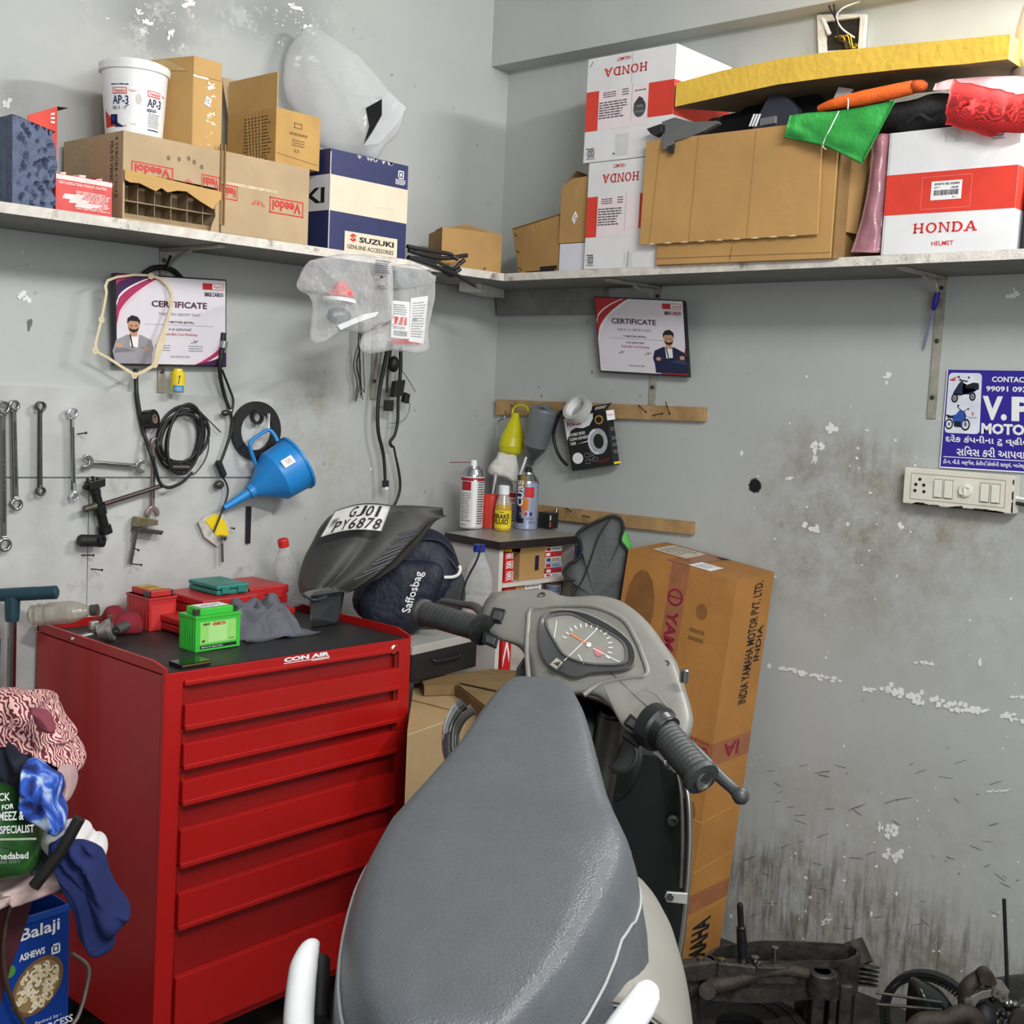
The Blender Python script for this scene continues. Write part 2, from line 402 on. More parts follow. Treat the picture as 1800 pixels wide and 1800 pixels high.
# right wall
mb = MB(); mb.grid(lambda u, v: (0, -3.4*u, 3.0*v), 86, 76, WALLR, smooth=False); mb.box(.004, -3.4, 0, .12, .12, 3.0, WALLR)
for i, (x, y, w, h, a) in enumerate([(1385, 1177, 34, 8, .15), (1450, 1192, 60, 10, .2), (1405, 1183, 26, 9, .1), (1520, 1212, 40, 8, .1), (1572, 1214, 50, 22, .25), (1615, 1224, 60, 26, .25), (1670, 1238, 90, 20, .2),
        (1720, 1250, 40, 14, .1), (1780, 1262, 50, 14, .3), (1625, 1166, 34, 7, .1), (1790, 1225, 30, 5, 0), (1722, 1165, 6, 14, 0), (1428, 926, 40, 14, .35), (1436, 786, 26, 16, -.3), (1432, 803, 10, 24, .1), (1462, 752, 22, 18, .3),
        (1560, 660, 18, 10, -.4), (1558, 673, 7, 9, 0), (1304, 797, 9, 13, 0), (1385, 842, 22, 5, -.2), (1490, 921, 9, 8, 0), (1583, 925, 16, 12, .4), (1565, 1462, 34, 30, .3), (1572, 1503, 38, 26, .1), (1547, 1452, 10, 16, 0),
        (1416, 1543, 12, 6, .5), (1484, 1548, 9, 5, 0), (1424, 1577, 7, 8, 0), (1357, 1588, 6, 8, 0), (1451, 1620, 16, 7, -.6), (1532, 1606, 7, 12, 0), (1576, 1571, 7, 9, 0), (1540, 1523, 8, 6, 0), (1285, 1610, 6, 9, 0), (1641, 1672, 6, 6, 0), (1651, 1672, 6, 6, 0),
        (1747, 1610, 9, 4, .1), (1690, 1707, 5, 5, 0), (1514, 1652, 8, 5, -.5), (1412, 1650, 5, 5, 0), (1785, 515, 16, 22, .5), (1772, 521, 12, 10, 0), (1418, 662, 6, 6, 0), (1352, 1170, 8, 12, 0), (1755, 1390, 46, 5, -.1), (1506, 805, 8, 7, 0), (1508, 788, 6, 6, 0), (1574, 774, 6, 6, 0), (1524, 756, 8, 5, 0), (1530, 866, 8, 6, 0)]):
    chip(mb, R, x, y, w, h, a, seed=i)
rd = random.Random(5)
for i in range(70):
    x, y = rd.uniform(1320, 1790), rd.uniform(680, 1660); chip(mb, R, x, y, rd.uniform(2, 6), rd.uniform(2, 6), 0, seed=i, n=7)
for i in range(60):
    x, y = rd.uniform(1290, 1790), rd.uniform(1330, 1640); chip(mb, R, x, y, rd.uniform(8, 44), rd.uniform(1.2, 2.6), rd.uniform(-.5, .7), m=SCUFF, seed=i, n=8)
for i in range(16):
    x, y = rd.uniform(900, 1300), rd.uniform(560, 940); chip(mb, R, x, y, rd.uniform(1.5, 3), rd.uniform(3, 8), 0, m=SCUFF, seed=i, n=8)
wr = struct('wall_right', mb)
G = lambda px, py, ru, rv, w: (R(px, py), ru, rv, w)
bl = [G(1430, 780, .16, .12, .35), G(1500, 840, .22, .12, .75), G(1520, 940, .3, .16, .7), G(1410, 1000, .2, .16, .35), G(1700, 930, .2, .08, .5), G(1640, 1080, .4, .2, .35), G(1350, 1560, .22, .14, .75),
      G(1450, 1600, .26, .16, .85), G(1600, 1660, .35, .12, .7), G(1420, 1390, .2, .08, .4), G(1650, 1460, .3, .2, .3), G(1320, 1760, .5, .16, .8), G(1700, 1740, .4, .12, .6), G(1000, 760, .3, .2, .1)]
bs_ = [G(1350, 1560, .22, .14, .8), G(1450, 1600, .26, .16, .9), G(1600, 1660, .35, .12, .7), G(1320, 1760, .5, .16, .8), G(1700, 1740, .4, .12, .6), G(1520, 800, .12, .06, .4)]
attr(wr, 'streak', lambda p: gauss(p, bs_)); attr(wr, 'grime', lambda p: gauss(p, bl)); attr(wr, 'peel', lambda p: 0.0)

# left wall
mb = MB(); mb.grid(lambda u, v: (-3.6*(1-u), 0, 3.0*v), 90, 76, WALLL, smooth=False); mb.box(-3.6, .004, 0, .004, .12, 3.0, WALLL)
for i, (x, y, w, h) in enumerate([(262, 40, 20, 12), (300, 60, 10, 22), (245, 20, 14, 10), (520, 12, 26, 10), (330, 6, 24, 16), (545, 52, 22, 14), (490, 75, 6, 10), (42, 521, 20, 14), (52, 528, 12, 12), (44, 512, 8, 6), (652, 824, 5, 9), (12, 180, 14, 18), (40, 443, 4, 5)]):
    chip(mb, L, x, y, w, h, .3, seed=i, j=.7)
for i in range(44):
    x, y = random.choice([random.gauss(260, 40), random.gauss(510, 40)]), random.gauss(35, 24); chip(mb, L, x, y, random.uniform(2, 5), random.uniform(2, 4), 0, seed=i, n=7)
for i in range(26):
    x, y = random.uniform(520, 850), random.uniform(80, 880); chip(mb, L, x, y, random.uniform(1.5, 3), random.uniform(2, 7), random.uniform(-.5, .5), m=SCUFF, seed=i, n=7)
chip(mb, L, 52, 570, 12, 30, .2, m=SCUFF, seed=3)
wl = struct('wall_left', mb)
GL = lambda px, py, ru, rv, w: (L(px, py), ru, rv, w)
bl2 = [GL(550, 690, .13, .10, .6), GL(535, 770, .12, .12, .5), GL(590, 820, .1, .06, .4), GL(730, 800, .2, .12, .12), GL(640, 880, .3, .1, .3), GL(50, 1120, .3, .3, .3)]
pl2 = [GL(250, 30, .12, .07, .95), GL(290, 70, .08, .06, .7), GL(470, 20, .12, .1, .8), GL(540, 40, .1, .12, .6), GL(320, 0, .3, .04, .5), GL(20, 180, .04, .06, .6)]
attr(wl, 'streak', lambda p: 0.0); attr(wl, 'grime', lambda p: gauss(p, bl2)); attr(wl, 'peel', lambda p: gauss(p, pl2))

# floor, ceiling, beam over the right wall
FLOOR = M('cement_floor', (70, 66, 62), .6, var=.25, vs=5, bump=.2, dark=(34, 32, 30), dthr=.5)
struct('floor', MB().box(-5.4, -5.2, -.06, .12, .12, 0, FLOOR))
struct('ceiling', MB().box(-3.6, -3.4, 3.0, .12, .12, 3.06, M('ceiling_paint', (225, 226, 224), .7, var=.03)))
PAINT = M('grey_wall_paint', (184, 187, 184), .6, var=.05, vs=4, bump=.05)
bz = L(867, 118).z
bt = MB().box(-.085, -3.4, bz, 0, -.001, 3.0, PAINT)
struct('trim_1', bt)

# painted plywood tool board screwed to the left wall, three sheets
BOARD = M('painted_plywood', (186, 187, 184), .55, var=.16, vs=7, bump=.15, bs=40, dark=(140, 138, 128), dthr=.58)
t = Thing('tool_board', 'grey painted plywood board behind the hanging spanners above the tool chest', 'board')
zt = lambda px: L(px, 677+.0515*px, .012).z
a, b_, c, d = L(-160, 668, .012), L(480, 702, .012), L(480, 838, .012), L(-160, 838, .012)
for nm, pts in (('sheet', [a, b_, c, d]), ('sheet', [L(158, 841, .012), L(478, 841, .012), L(478, 1230, .012), L(149, 1230, .012)]), ('sheet', [L(-160, 841, .012), L(156, 841, .012), L(147, 1300, .012), L(-160, 1300, .012)])):
    t.part(nm, MB().prism(pts, (0, 1, 0), .0115, BOARD))
t.done()

# ------------------------------------------------------------------ shelves
EDGE = M('worn_shelf_edge', (214, 208, 198), .7, var=.18, vs=30, bump=.2, dark=(120, 108, 98), dthr=.56)
SHELF = M('shelf_grey_paint', (120, 122, 116), .6, var=.15, vs=8, dark=(80, 80, 76))
def zL(x): return 1.989+(x+1.901)*.0058
def zR(y): return 1.999-(y+.295)*.0082
def shelf(name, label, pts_front, inward, zf):
    mb = MB(); p, q = V(pts_front[0]), V(pts_front[1]); w = V(inward)
    def at(pt, dz): return V((pt.x, pt.y, zf(pt)+dz))
    c = [at(p, -.023), at(q, -.023), at(q+w, -.023), at(p+w, -.023), at(p, 0), at(q, 0), at(q+w, 0), at(p+w, 0)]
    mb.hexa(c, SHELF)
    n = -w.normalized()*.0012; mb.add([c[0]+n, c[1]+n, c[5]+n, c[4]+n], [(0, 1, 2, 3)], EDGE)
    single(name, mb, label, 'shelf')
shelf('wall_shelf', 'long grey plank shelf on the tool board wall carrying oil cartons', [(-3.3, -.3, 0), (-.308, -.3, 0)], (0, .299, 0), lambda p: zL(p.x))
shelf('wall_shelf', 'long grey plank shelf carrying the helmet boxes', [(-.3, 0, 0), (-.3, -3.2, 0)], (.299, 0, 0), lambda p: zR(p.y))

def bracket(px, ytop, ybot, side, label, arm=.26):
    pr = L if side == 'L' else R
    p0, p1 = pr(px, ytop, .014 if side == 'L' and 0 else .004), pr(px-(ybot-ytop)*.046, ybot, .004)
    u = V((1, 0, 0)) if side == 'L' else V((0, -1, 0)); n = V((0, -1, 0)) if side == 'L' else V((-1, 0, 0))
    x = p0.x if side == 'L' else p0.y; zt_ = (zL(x) if side == 'L' else zR(x))-.0235
    BR = M('bracket_steel', (168, 164, 150), .5, .3, var=.25, vs=25, dark=(90, 76, 60), dthr=.55)
    t = Thing('shelf_bracket', label, 'bracket'); q = V((p0.x, p0.y, zt_))
    b1 = MB().obox(V((p0.x, p0.y, p1.z))-u*.011-n*.004, u*.022, n*.006, (0, 0, zt_-p1.z), BR)
    for k in (.15, .55, .92):
        b1.lathe([(.006, 0), (.006, .003), (.003, .004)], DSTEEL, V((p0.x, p0.y, lerp(p1.z, zt_, k)))+n*.002, n, 10)
    t.part('wall_strip', b1)
    t.part('arm', MB().obox(q-u*.011+V((0, 0, -.007)), u*.022, n*arm, (0, 0, .0065), BR))
    t.part('brace', MB().spline([q+n*.008+V((0, 0, -.05)), q+n*.03+V((0, 0, -.042)), q+n*.07+V((0, 0, -.022)), q+n*.13+V((0, 0, -.009))], .004, BR, 8))
    t.done()
bracket(287, 450, 690, 'L', 'steel shelf bracket behind the certificate with the gasket over it')
bracket(1158, 500, 712, 'R', 'steel shelf bracket behind the certificate on the helmet shelf wall')
bracket(1657, 490, 736, 'R', 'steel shelf bracket beside the blue shop sign')
WOODG = M('greyed_wood', (128, 128, 120), .75, var=.2, vs=14, bump=.2)
mb = MB().prism([R(870, 507, .03), R(1060, 500, .03), R(1060, 551, .03), R(874, 554, .03)], (1, 0, 0), .029, WOODG)
single('cleat', mb, 'grey wooden cleat plank on the wall under the shelf corner', 'plank')
EDGEW = M('pale_end_grain', (200, 198, 190), .7, var=.12, vs=40)
zc = 1.999-.0235
mb = MB().obox((-.31, -.11, zc-.028), (.055, -.045, 0), (.20, .08, 0), (0, 0, .028), EDGEW)
single('support_block', mb, 'short pale timber block under the corner where the shelves meet', 'block')
# battens with nails
BAT = M('raw_batten', (172, 138, 92), .8, var=.25, vs=16, bump=.25, dark=(98, 66, 42), dthr=.58)
def batten(pts, label):
    single('batten', MB().prism([R(x, y, .018) for x, y in pts], (1, 0, 0), .0175, BAT), label, 'batten', bevel=.001)
batten([(871, 702), (1238, 716), (1237, 741), (871, 729)], 'raw wood batten holding funnels and a tape box')
batten([(930, 886), (1217, 918), (1216, 940), (930, 909)], 'raw wood batten low on the wall behind the grey saddle cover')
mb = MB()
n0 = [0]
def nail(px, py, qx, qy, label, proj=L, off=.012, out=.03):
    a = proj(px, py, off); b = proj(qx, qy, off+out)
    m_ = MB().tube([a, b], .0016, RUST, 6); d = (b-a).normalized(); m_.tube([b, b+d*.0015], .0035, RUST, 8)
    single('nail', m_, label, 'nail', 'nails in the walls')
nail(143, 969+7, 164, 976, 'bare nail just under the black puller tool'); 
nail(160, 1000, 179, 1002, 'bare nail lowest under the black puller tool')
nail(233, 962, 243, 967, 'nail beside the middle of the small clamp rod')
nail(229, 991, 248, 993, 'nail at the foot of the small clamp rod')
nail(136, 763, 151, 761, 'bent nail above the open spanner that lies level')
nail(400, 927, 411, 929, 'nail beside the yellow spare part packet')
nail(1122, 712, 1135, 724, 'nail in the upper batten left of its bracket', R, .018)
nail(1170, 706, 1177, 727, 'nail standing up in the upper batten right of its bracket', R, .018)
nail(1147, 730, 1164, 727, 'rusty nail lying low in the upper batten', R, .018)
nail(995, 893, 1003, 899, 'nail in the lower batten above the small black relay box', R, .018)
nail(1024, 906, 1034, 909, 'bent nail in the lower batten near the grey saddle cover', R, .018)
# dark splash on the right wall
mb = MB(); c0 = (1327, 854); rd = random.Random(3)
pts = []
for i in range(44):
    a = 2*math.pi*i/44; k = 11.5+(3.2 if i % 2 else -1.2)*rd.random(); pts.append(R(c0[0]+k*math.cos(a)*.9, c0[1]+k*math.sin(a), .002))
mb.prism(pts, (1, 0, 0), .0015, M('black_tar', (10, 10, 10), .6))
single('paint_splat', mb, 'round black spiky splat on the grey wall', 'splat')
# open electrical box high on the right wall
t = Thing('junction_box', 'open wall box with loose wires above the yellow foam slab', 'electrical box')
PLA = M('broken_plaster', (232, 228, 218), .85, var=.12, vs=30, bump=.4); HOLE = M('dark_hole', (46, 38, 30), .9, var=.4, vs=30)
o4 = [R(1440, 28, .004), R(1526, 27, .004), R(1520, 98, .004), R(1443, 98, .004)]; i4 = [R(1453, 40, .004), R(1516, 32, .004), R(1512, 88, .004), R(1455, 92, .004)]
t.part('frame', MB().band(o4, i4, (-1, 0, 0), .014, PLA))
t.part('back_plate', MB().prism([R(x, y, .002) for x, y in ((1449, 33), (1519, 30), (1514, 94), (1450, 96))], (-1, 0, 0), .004, HOLE))
w = MB().spline([R(1452, -14, .05), R(1458, 12, .06), R(1470, 36, .05), R(1472, 52, .02)], .0022, BLACK, 6).spline([R(1467, -14, .05), R(1466, 10, .06), R(1470, 40, .04), R(1475, 74, .015)], .0022, BLACK, 6)
t.part('black_wire', w)
w = MB().spline([R(1512, 2, .05), R(1482, 14, .06), R(1470, 30, .05), R(1480, 50, .02), R(1502, 66, .015)], .0025, WHITE, 6)
w.tube([R(1446, 32, .02), R(1458, 60, .02)], .006, WHITE, 6)
t.part('white_wire', w)
w = MB()
for k in range(7):
    a = rd.uniform(1456, 1480); w.spline([R(a, 60+rd.uniform(0, 12), .012), R(a+14, 66+rd.uniform(-8, 10), .022), R(a+20, 84, .014), R(a+30, 76, .012)], .0016, [YEL, M('green_wire', (60, 84, 50), .6), M('red_wire', (120, 40, 30), .6)][k % 3], 5)
t.part('wire_bundle', w, kind='stuff'); t.done()

# ================================================================== shelf on the left wall
UX, UY, UZ = V((1, 0, 0)), V((0, 1, 0)), V((0, 0, 1))
def boxL(cx, cyt, rx, lx, off, cyb=None, zb=None):
    """carton parallel to the left wall from its front upright edge (pixel column), right and left-back columns -> corner, width, depth, height"""
    x = L(cx, cyt, off).x; z1 = L(cx, cyt, off).z; z0 = zL(x) if zb is None and cyb is None else (zb if zb is not None else L(cx, cyb, off).z)
    w = L(rx, cyt, off).x-x; r = ray(lx, cyt); k = (x-CAM.x)/r.x; d = CAM.y+r.y*k+off
    return V((x, -off, z0)), w, max(.05, min(d, off-.012)), z1-z0
def carton(mb, o, w, d, h, m, t=None):
    mb.obox(o, UX*w, UY*d, UZ*h, m); return Face(mb, o, o+UX*w, o+UZ*h), Face(mb, o+UY*d, o, o+UY*d+UZ*h)   # front, left side

def veedol(f, a0, b0, a1, b1, rot=0, m=RED):
    f.frame(a0, b0, a1, b1, (a1-a0)*.03, (b1-b0)*.08, m, 1)
    f.text('Veedol', lerp(a0, a1, .08), lerp(b0, b1, .2), lerp(a0, a1, .92), lerp(b0, b1, .85), m, 2, .03, rot)
def wings(f, a, b, sa, sb, m=RED, flip=1):
    for s in (-1, 1):
        for k in range(3):
            f.poly([(a+s*sa*.1, b+flip*sb*(.5-.3*k)), (a+s*sa*(1-.25*k), b+flip*sb*(.75-.4*k)), (a+s*sa*(.95-.25*k), b+flip*sb*(.5-.4*k))], m)
    f.poly([(a-sa*.12, b+flip*sb*.6), (a+sa*.12, b+flip*sb*.6), (a, b-flip*sb*.9)], m)

# blue-grey foam block
FOAM = M('grey_blue_foam', (96, 106, 130), .9, var=.14, vs=24, bump=.6, bs=50, dark=(66, 72, 86), dthr=.62)
o, w, d, h = boxL(22, 200, 99, -60, .29)
rd = random.Random(4)
mb = MB()
n = 12
def foamfront(u, v):
    x = o.x+w*u; k = noise.noise(V((u*5, v*6, 2)))
    return V((x+(k*.012 if u > .9 else 0), o.y+(.006*abs(noise.noise(V((u*9, v*11, 5))))+(.030*max(0, noise.noise(V((u*8+2, v*10, 9)))-.22) if .12 < u else 0)+(.012 if (abs(noise.noise(V((u*5+7, v*4, 3)))) < .03 and u > .15) else 0)), o.z+h*v-.02*u*v))
mb.grid(foamfront, 22, 26, FOAM, smooth=False)
mb.hexa([o+V((.0015, .018, 0)), o+UX*(w-.004)+UY*.018, o+UX*(w-.004)+UY*d, o+UY*d, o+UZ*h+V((.0015, .018, 0)), o+UX*(w-.004)+UY*.018+UZ*(h-.02), o+UX*(w-.004)+UY*d+UZ*(h-.02), o+UY*d+UZ*h], FOAM)
mb.add([o, o+UY*.02, o+UY*.02+UZ*h, o+UZ*h, o+UX*w+UZ*(h-.02), o+UX*w+UY*.02+UZ*(h-.02)], [(0, 1, 2, 3), (3, 2, 5, 4)], FOAM)
single('foam_block', mb, 'blue-grey rough foam block at the open end of the shelf', 'foam block')
FO = (o, w, d, h)

# orange red card pennant standing behind the foam
ORED = M('orange_red_card', (226, 74, 58), .6, var=.06)
off = .12
a, b, c, dd = L(40, 207, off), L(98, 225, off), L(101, 187, off), L(50, 202, off)
mb = MB().prism([V((a.x, a.y, zL(a.x))), V((b.x, b.y, zL(b.x))), c, dd], (0, 1, 0), .003, ORED)
f = Face(mb, L(88, 218, off+.001), L(97, 220, off+.001), L(88, 196, off+.001), L(97, 194, off+.001))
for k in range(3): f.rect(.1, .1+k*.3, .9, .25+k*.3, WHITE)
mb.prism([c, L(121, 190, off-.02), L(101, 195, off)], (0, 1, 0), .003, PLAS)
single('card_sleeve', mb, 'orange red card sleeve peeking out behind the blue-grey foam block', 'card')

# red small-parts carton, open top
REDC = M('red_carton', (208, 66, 62), .45, var=.12, vs=30); 
o, w, d, h = boxL(89, 302, 196, 40, .285); 
o = o+V((.012, 0, 0)); w -= .01; h = L(145, 312, .285).z-o.z; d = .11
mb = MB().open_box(o, UX*w, UY*d, UZ*h, REDC, .003)
f = Face(mb, o, o+UX*w, o+UZ*h); PW = M('pink_white_print', (238, 214, 210), .5, var=.08, vs=60)
f.rect(.0, .86, 1, .985, PW, 1); f.lines(.05, .74, .95, .82, 2, PW, 3, .5)
rd = random.Random(8)
for i in range(5): f.poly([(x := rd.uniform(.02, .45), y := rd.uniform(.15, .4)), (x+.3, y+rd.uniform(-.02, .05)), (x+.38, y+.12), (x+.04, y+.1)], PW, 1.2+i*.05)
f.lines(.35, .12, .97, .62, 12, PW, 5, .5, 2.2)
t = Thing('parts_carton', 'small red open carton on the shelf beside the blue-grey foam block', 'carton'); t.part('carton', mb)
mb = MB()
for i in range(16):
    c = o+V((rd.uniform(.02, w-.02), rd.uniform(.02, d-.02), h-.004+rd.uniform(-.006, .008))); e = V((rd.uniform(-.02, .02), rd.uniform(-.02, .02), rd.uniform(-.004, .01)))
    mb.obox(c, V((.02, .006, .003))+e*.2, V((-.006, .018, 0)), V((0, 0, .006)), [REDC, PW, M('dark_red_pack', (120, 30, 34), .5)][i % 3])
t.part('sachets', mb, kind='stuff'); t.done()

# oil cartons
def dotted(f, a0, b0, a1, b1): f.lines(a0, b0, a1, b1, 1, TAPE, 3, .4, 2)
o, w, d, h = boxL(217, 229, 388, 96, .298); d = min(.27, d)
t = Thing('oil_carton', 'brown oil carton with torn front showing bottle dividers', 'carton')
mb = MB(); zt = .56; T_ = .005
# shell: floor, back, left, right, top and upper half of the front; lower half torn open
mb.obox(o, UX*T_, UY*d, UZ*h, CARD3); mb.obox(o+UX*(w-T_), UX*T_, UY*d, UZ*h, CARD3); e = UX*T_*1.001; wi = UX*(w-T_*2.002)
mb.obox(o+e+UY*.006, wi, UY*(d-.007), UZ*T_, CARD3); mb.obox(o+e+UY*(d-T_)+UZ*T_, wi, UY*(T_*.98), UZ*(h-T_*1.01), CARD3)
mb.obox(o+e+UY*T_*1.01+UZ*(h-T_), wi, UY*(d-T_*2.1), UZ*T_*.99, CARD3)
up = [(T_*1.001/w, 1), (1-T_*1.001/w, 1), (1-T_*1.001/w, zt-.02), (T_*1.001/w, zt)]
P_ = lambda a, b, y=0: o+UX*w*a+UZ*h*b+UY*y
mb.prism([P_(a, b) for a, b in up], (0, 1, 0), T_, CARD3)
f = Face(mb, o, o+UX*w, o+UZ*h)
veedol(f, .08, .52, .50, .68, 180); veedol(f, .80, .50, .999, .68, 180); wings(f, .66, .57, .05, .04, flip=-1)
STAIN = M('damp_stain', (128, 108, 84), .85, var=.1)
for a, b in ((.45, .79), (.56, .80), (.66, .83), (.72, .80), (.80, .76)): f.ell(a, b, .02, .03, STAIN, .6, 9)
fl = Face(mb, o+UY*d, o, o+UY*d+UZ*h)
fl.text('MULTI VEHICLE OIL', .80, .2, .85, .9, BLACK, 2, 0, -90); fl.text('4 STROKE CYCLE', .88, .25, .92, .95, BLACK, 2, 0, -90)
t.part('carton', mb)
# torn flap hanging over the opening
mb = MB(); tear = [(0, zt), (1, zt-.06), (1, .42), (.93, .33), (.9, .27), (.76, .34), (.62, .43), (.52, .42), (.42, .38), (.36, .42), (.3, .37), (.22, .40), (.14, .43), (.05, .42), (0, .44)]
mb.prism([P_(a, b, -.004-.012*(zt-b)*2) for a, b in tear], (0, -1, 0), .003, CARD2)
f = Face(mb, P_(0, .42, -.010), P_(.6, .42, -.010), P_(0, .56, -.006)); f.lines(.02, .45, .9, .95, 4, M('yellow_print', (196, 168, 70), .7), 2, .35, 2)
t.part('torn_flap', mb)
mb = MB().prism([P_(a, b, -.001) for a, b in ((.9, 0), (1, 0), (1, .5), (.985, .4), (.95, .3), (.96, .2), (.93, .12))], (0, 1, 0), .004, CARD3); t.part('torn_edge', mb)
mb = MB(); DIV = M('divider_card', (150, 128, 98), .85, var=.1)
for k in range(6): mb.obox(P_(.02+.17*k, .03, .02), UX*.002, UY*.2+UX*.03, UZ*h*.42, DIV)
mb.obox(P_(.02, .22, .016), UX*(w*.96), UY*.18, UZ*.003, DIV)
for y in (.012, .075, .15): mb.obox(P_(.02, .03, y), UX*(w*.96), UY*.002, UZ*h*(.05 if y < .02 else .42), DIV)
t.part('bottle_dividers', mb); t.done()
VO = (o, w, d, h)
o2, w2, d2, h2 = boxL(391, 265, 547, 320, .298); d2 = .27; o2.x = o.x+w+.007
w2 = L(545, 300, .298).x-o2.x; h2 = L(391, 264, .298).z-zL(o2.x)
t = Thing('oil_carton', 'closed brown oil carton with red upside-down print next to the navy and cream carton', 'carton')
mb = MB(); f, fl = carton(mb, o2, w2, d2, h2, CARD3)
veedol(f, .0, .42, .17, .60, 180); veedol(f, .53, .35, .93, .55, 180); wings(f, .40, .45, .08, .06, flip=-1)
f.rect(0, .60, .62, .635, M('gloss_tape', (210, 190, 160), .15, var=.2, vs=60)); 
t.part('carton', mb, .003)
mb = MB()
for k, (a, dy) in enumerate(((-.004, .002), (.006, .004))): mb.obox(o2+V((a-.003, -dy-.001, .02)), UX*.004, UY*.004, UZ*(h2*.97), CARDD)
t.part('corner_fold', mb); t.done()
ztop1 = VO[0].z+VO[3]; ztop2 = o2.z+h2

# white lubricant bucket
def cylface(c, r, z0, z1, a_mid, span, tilt=None):
    """wraps a drawing round an upright cylinder, a runs left to right as seen from the camera"""
    c = V(c)
    def fn(a, b, h):
        t = a_mid+(a-.5)*span; rr = (r if not callable(r) else r(b))+h
        return V((c.x+rr*math.cos(t), c.y+rr*math.sin(t), lerp(z0, z1, b)))
    return fn
def facing(c): return math.atan2(CAM.y-c.y, CAM.x-c.x)
BW = M('white_bucket', (236, 236, 234), .35, var=.05, vs=20, dark=(196, 194, 186), dthr=.66)
off = .22; pb = L(235, 232, off); zb = ztop1+.001
r0 = (L(283, 232, off)-L(190, 228, off)).length*.5*.92; r1 = (L(292, 140, off)-L(186, 130, off)).length*.5*.96
hb = L(240, 115, off).z-zb
c = V((L(236, 200, off).x, -off, zb))
t = Thing('lubricant_bucket', 'white lidded grease bucket with red and blue print on the torn oil carton', 'bucket')
mb = MB().lathe([(r0*.97, 0), (r0, .004), (r0+.001, .012), (r1*.985, hb*.86)], BW, c, (0, 0, 1), 40)
fn = cylface(c, lambda b: lerp(r0, r1*.985, b), zb+.006, zb+hb*.86, facing(c), 2.6)
f = Face(mb, fn=fn, lift=.0008)
for a in (.22, .66):
    f.rect(a, .585, a+.19, .685, RED, 1, 6); f.rect(a+.008, .6, a+.182, .672, WHITE, 1.4, 6); f.text('Veedol', a+.015, .608, a+.175, .665, RED, 2, .02)
    wings(f, a+.26, .635, .05, .03); f.text('AP-3', a, .42, a+.21, .56, NAVY, 2, .015); f.text('RD 3', a, .34, a+.1, .39, NAVY, 2, .01)
f.lines(.2, .72, .5, .75, 1, NAVY, 2, .6)
for k in range(9): f.rect(.05+.02*k, .13-.006*k, .071+.02*k, .33-.018*k-.0009*k*k, RED, 1.2)
for k in range(14): f.rect(.05+.025*k, .06+.002*k, .076+.025*k, .125-.004*k, RED, 1.6)
for k in range(6): f.rect(.24+.02*k, .06, .262+.02*k, .15-.014*k, NAVY, 1.8); f.rect(.17, .1, .28, .26, NAVY, 2, 4); f.rect(.19, .16, .25, .23, BLUE, 2.4, 3)
f.lines(.68, .1, .88, .33, 9, GREY, 4, .45); f.rect(.68, .05, .86, .07, NAVY, 1, 4); f.text('1 kg', .46, .1, .52, .13, GREY, 2); f.lines(.68, .35, .84, .4, 2, NAVY, 6)
f.line((.35, .36), (.44, .42), .006, .01, NAVY); f.line((.38, .33), (.42, .44), .006, .01, NAVY); f.ell(.55, .52, .04, .09, M('grey_smudge', (206, 202, 190), .6), .8)
t.part('bucket', mb)
t.part('lid', MB().lathe([(r1*.985, hb*.855), (r1*1.05, hb*.86), (r1*1.06, hb*.955), (r1*1.03, hb*.97), (r1*.9, hb*.97), (r1*.88, hb), (0, hb)], BW, c, (0, 0, 1), 40)); t.done()

# tall carton with raised flaps
o, w, d, h = boxL(340, 130, 401, 171, .285, zb=ztop1+.002)
w = min(w, VO[0].x+VO[1]-o.x+.012)
t = Thing('carton', 'tan carton with joined flaps standing behind the white grease bucket', 'carton')
mb = MB(); sv = V((-.075, d, 0)); mb.obox(o, UX*w, sv, UZ*h, CARD2); f = Face(mb, o, o+UX*w, o+UZ*h)
rd = random.Random(2)
for k in range(26):
    b = rd.uniform(.02, .95); a = rd.uniform(.42, .62); f.poly([(a, b), (a+rd.uniform(.04, .2), b+rd.uniform(-.02, .03)), (a+rd.uniform(.02, .14), b+rd.uniform(.02, .05))], TAPE, 1+k*.04)
f.line((0, .999), (1, .999), .004, .006, CARDD, 2); f.rect(0, .97, .5, .995, TAPE, 1); f.poly([(.36, .62), (.54, .59), (.62, .70), (.44, .74)], WHITE, 3); f.text('FZ', .43, .63, .55, .69, BLACK, 4)
t.part('carton', mb, .002)
h2_ = L(340, 88, .285).z-o.z
e = UZ*h; mb = MB().open_box(o+e+UX*.002+UY*.002, UX*(w-.004), sv*.98, UZ*(h2_-h-.012), CARD2, .004)
f = Face(mb, o+sv+UZ*h+UX*.0010, o+UZ*h+UX*.0010, o+sv+UZ*(h2_-.012)+UX*.0010); f.poly([(.45, 1), (.7, .95), (.95, .2), (.6, .4)], TAPE)
t.part('flaps', mb); t.done()

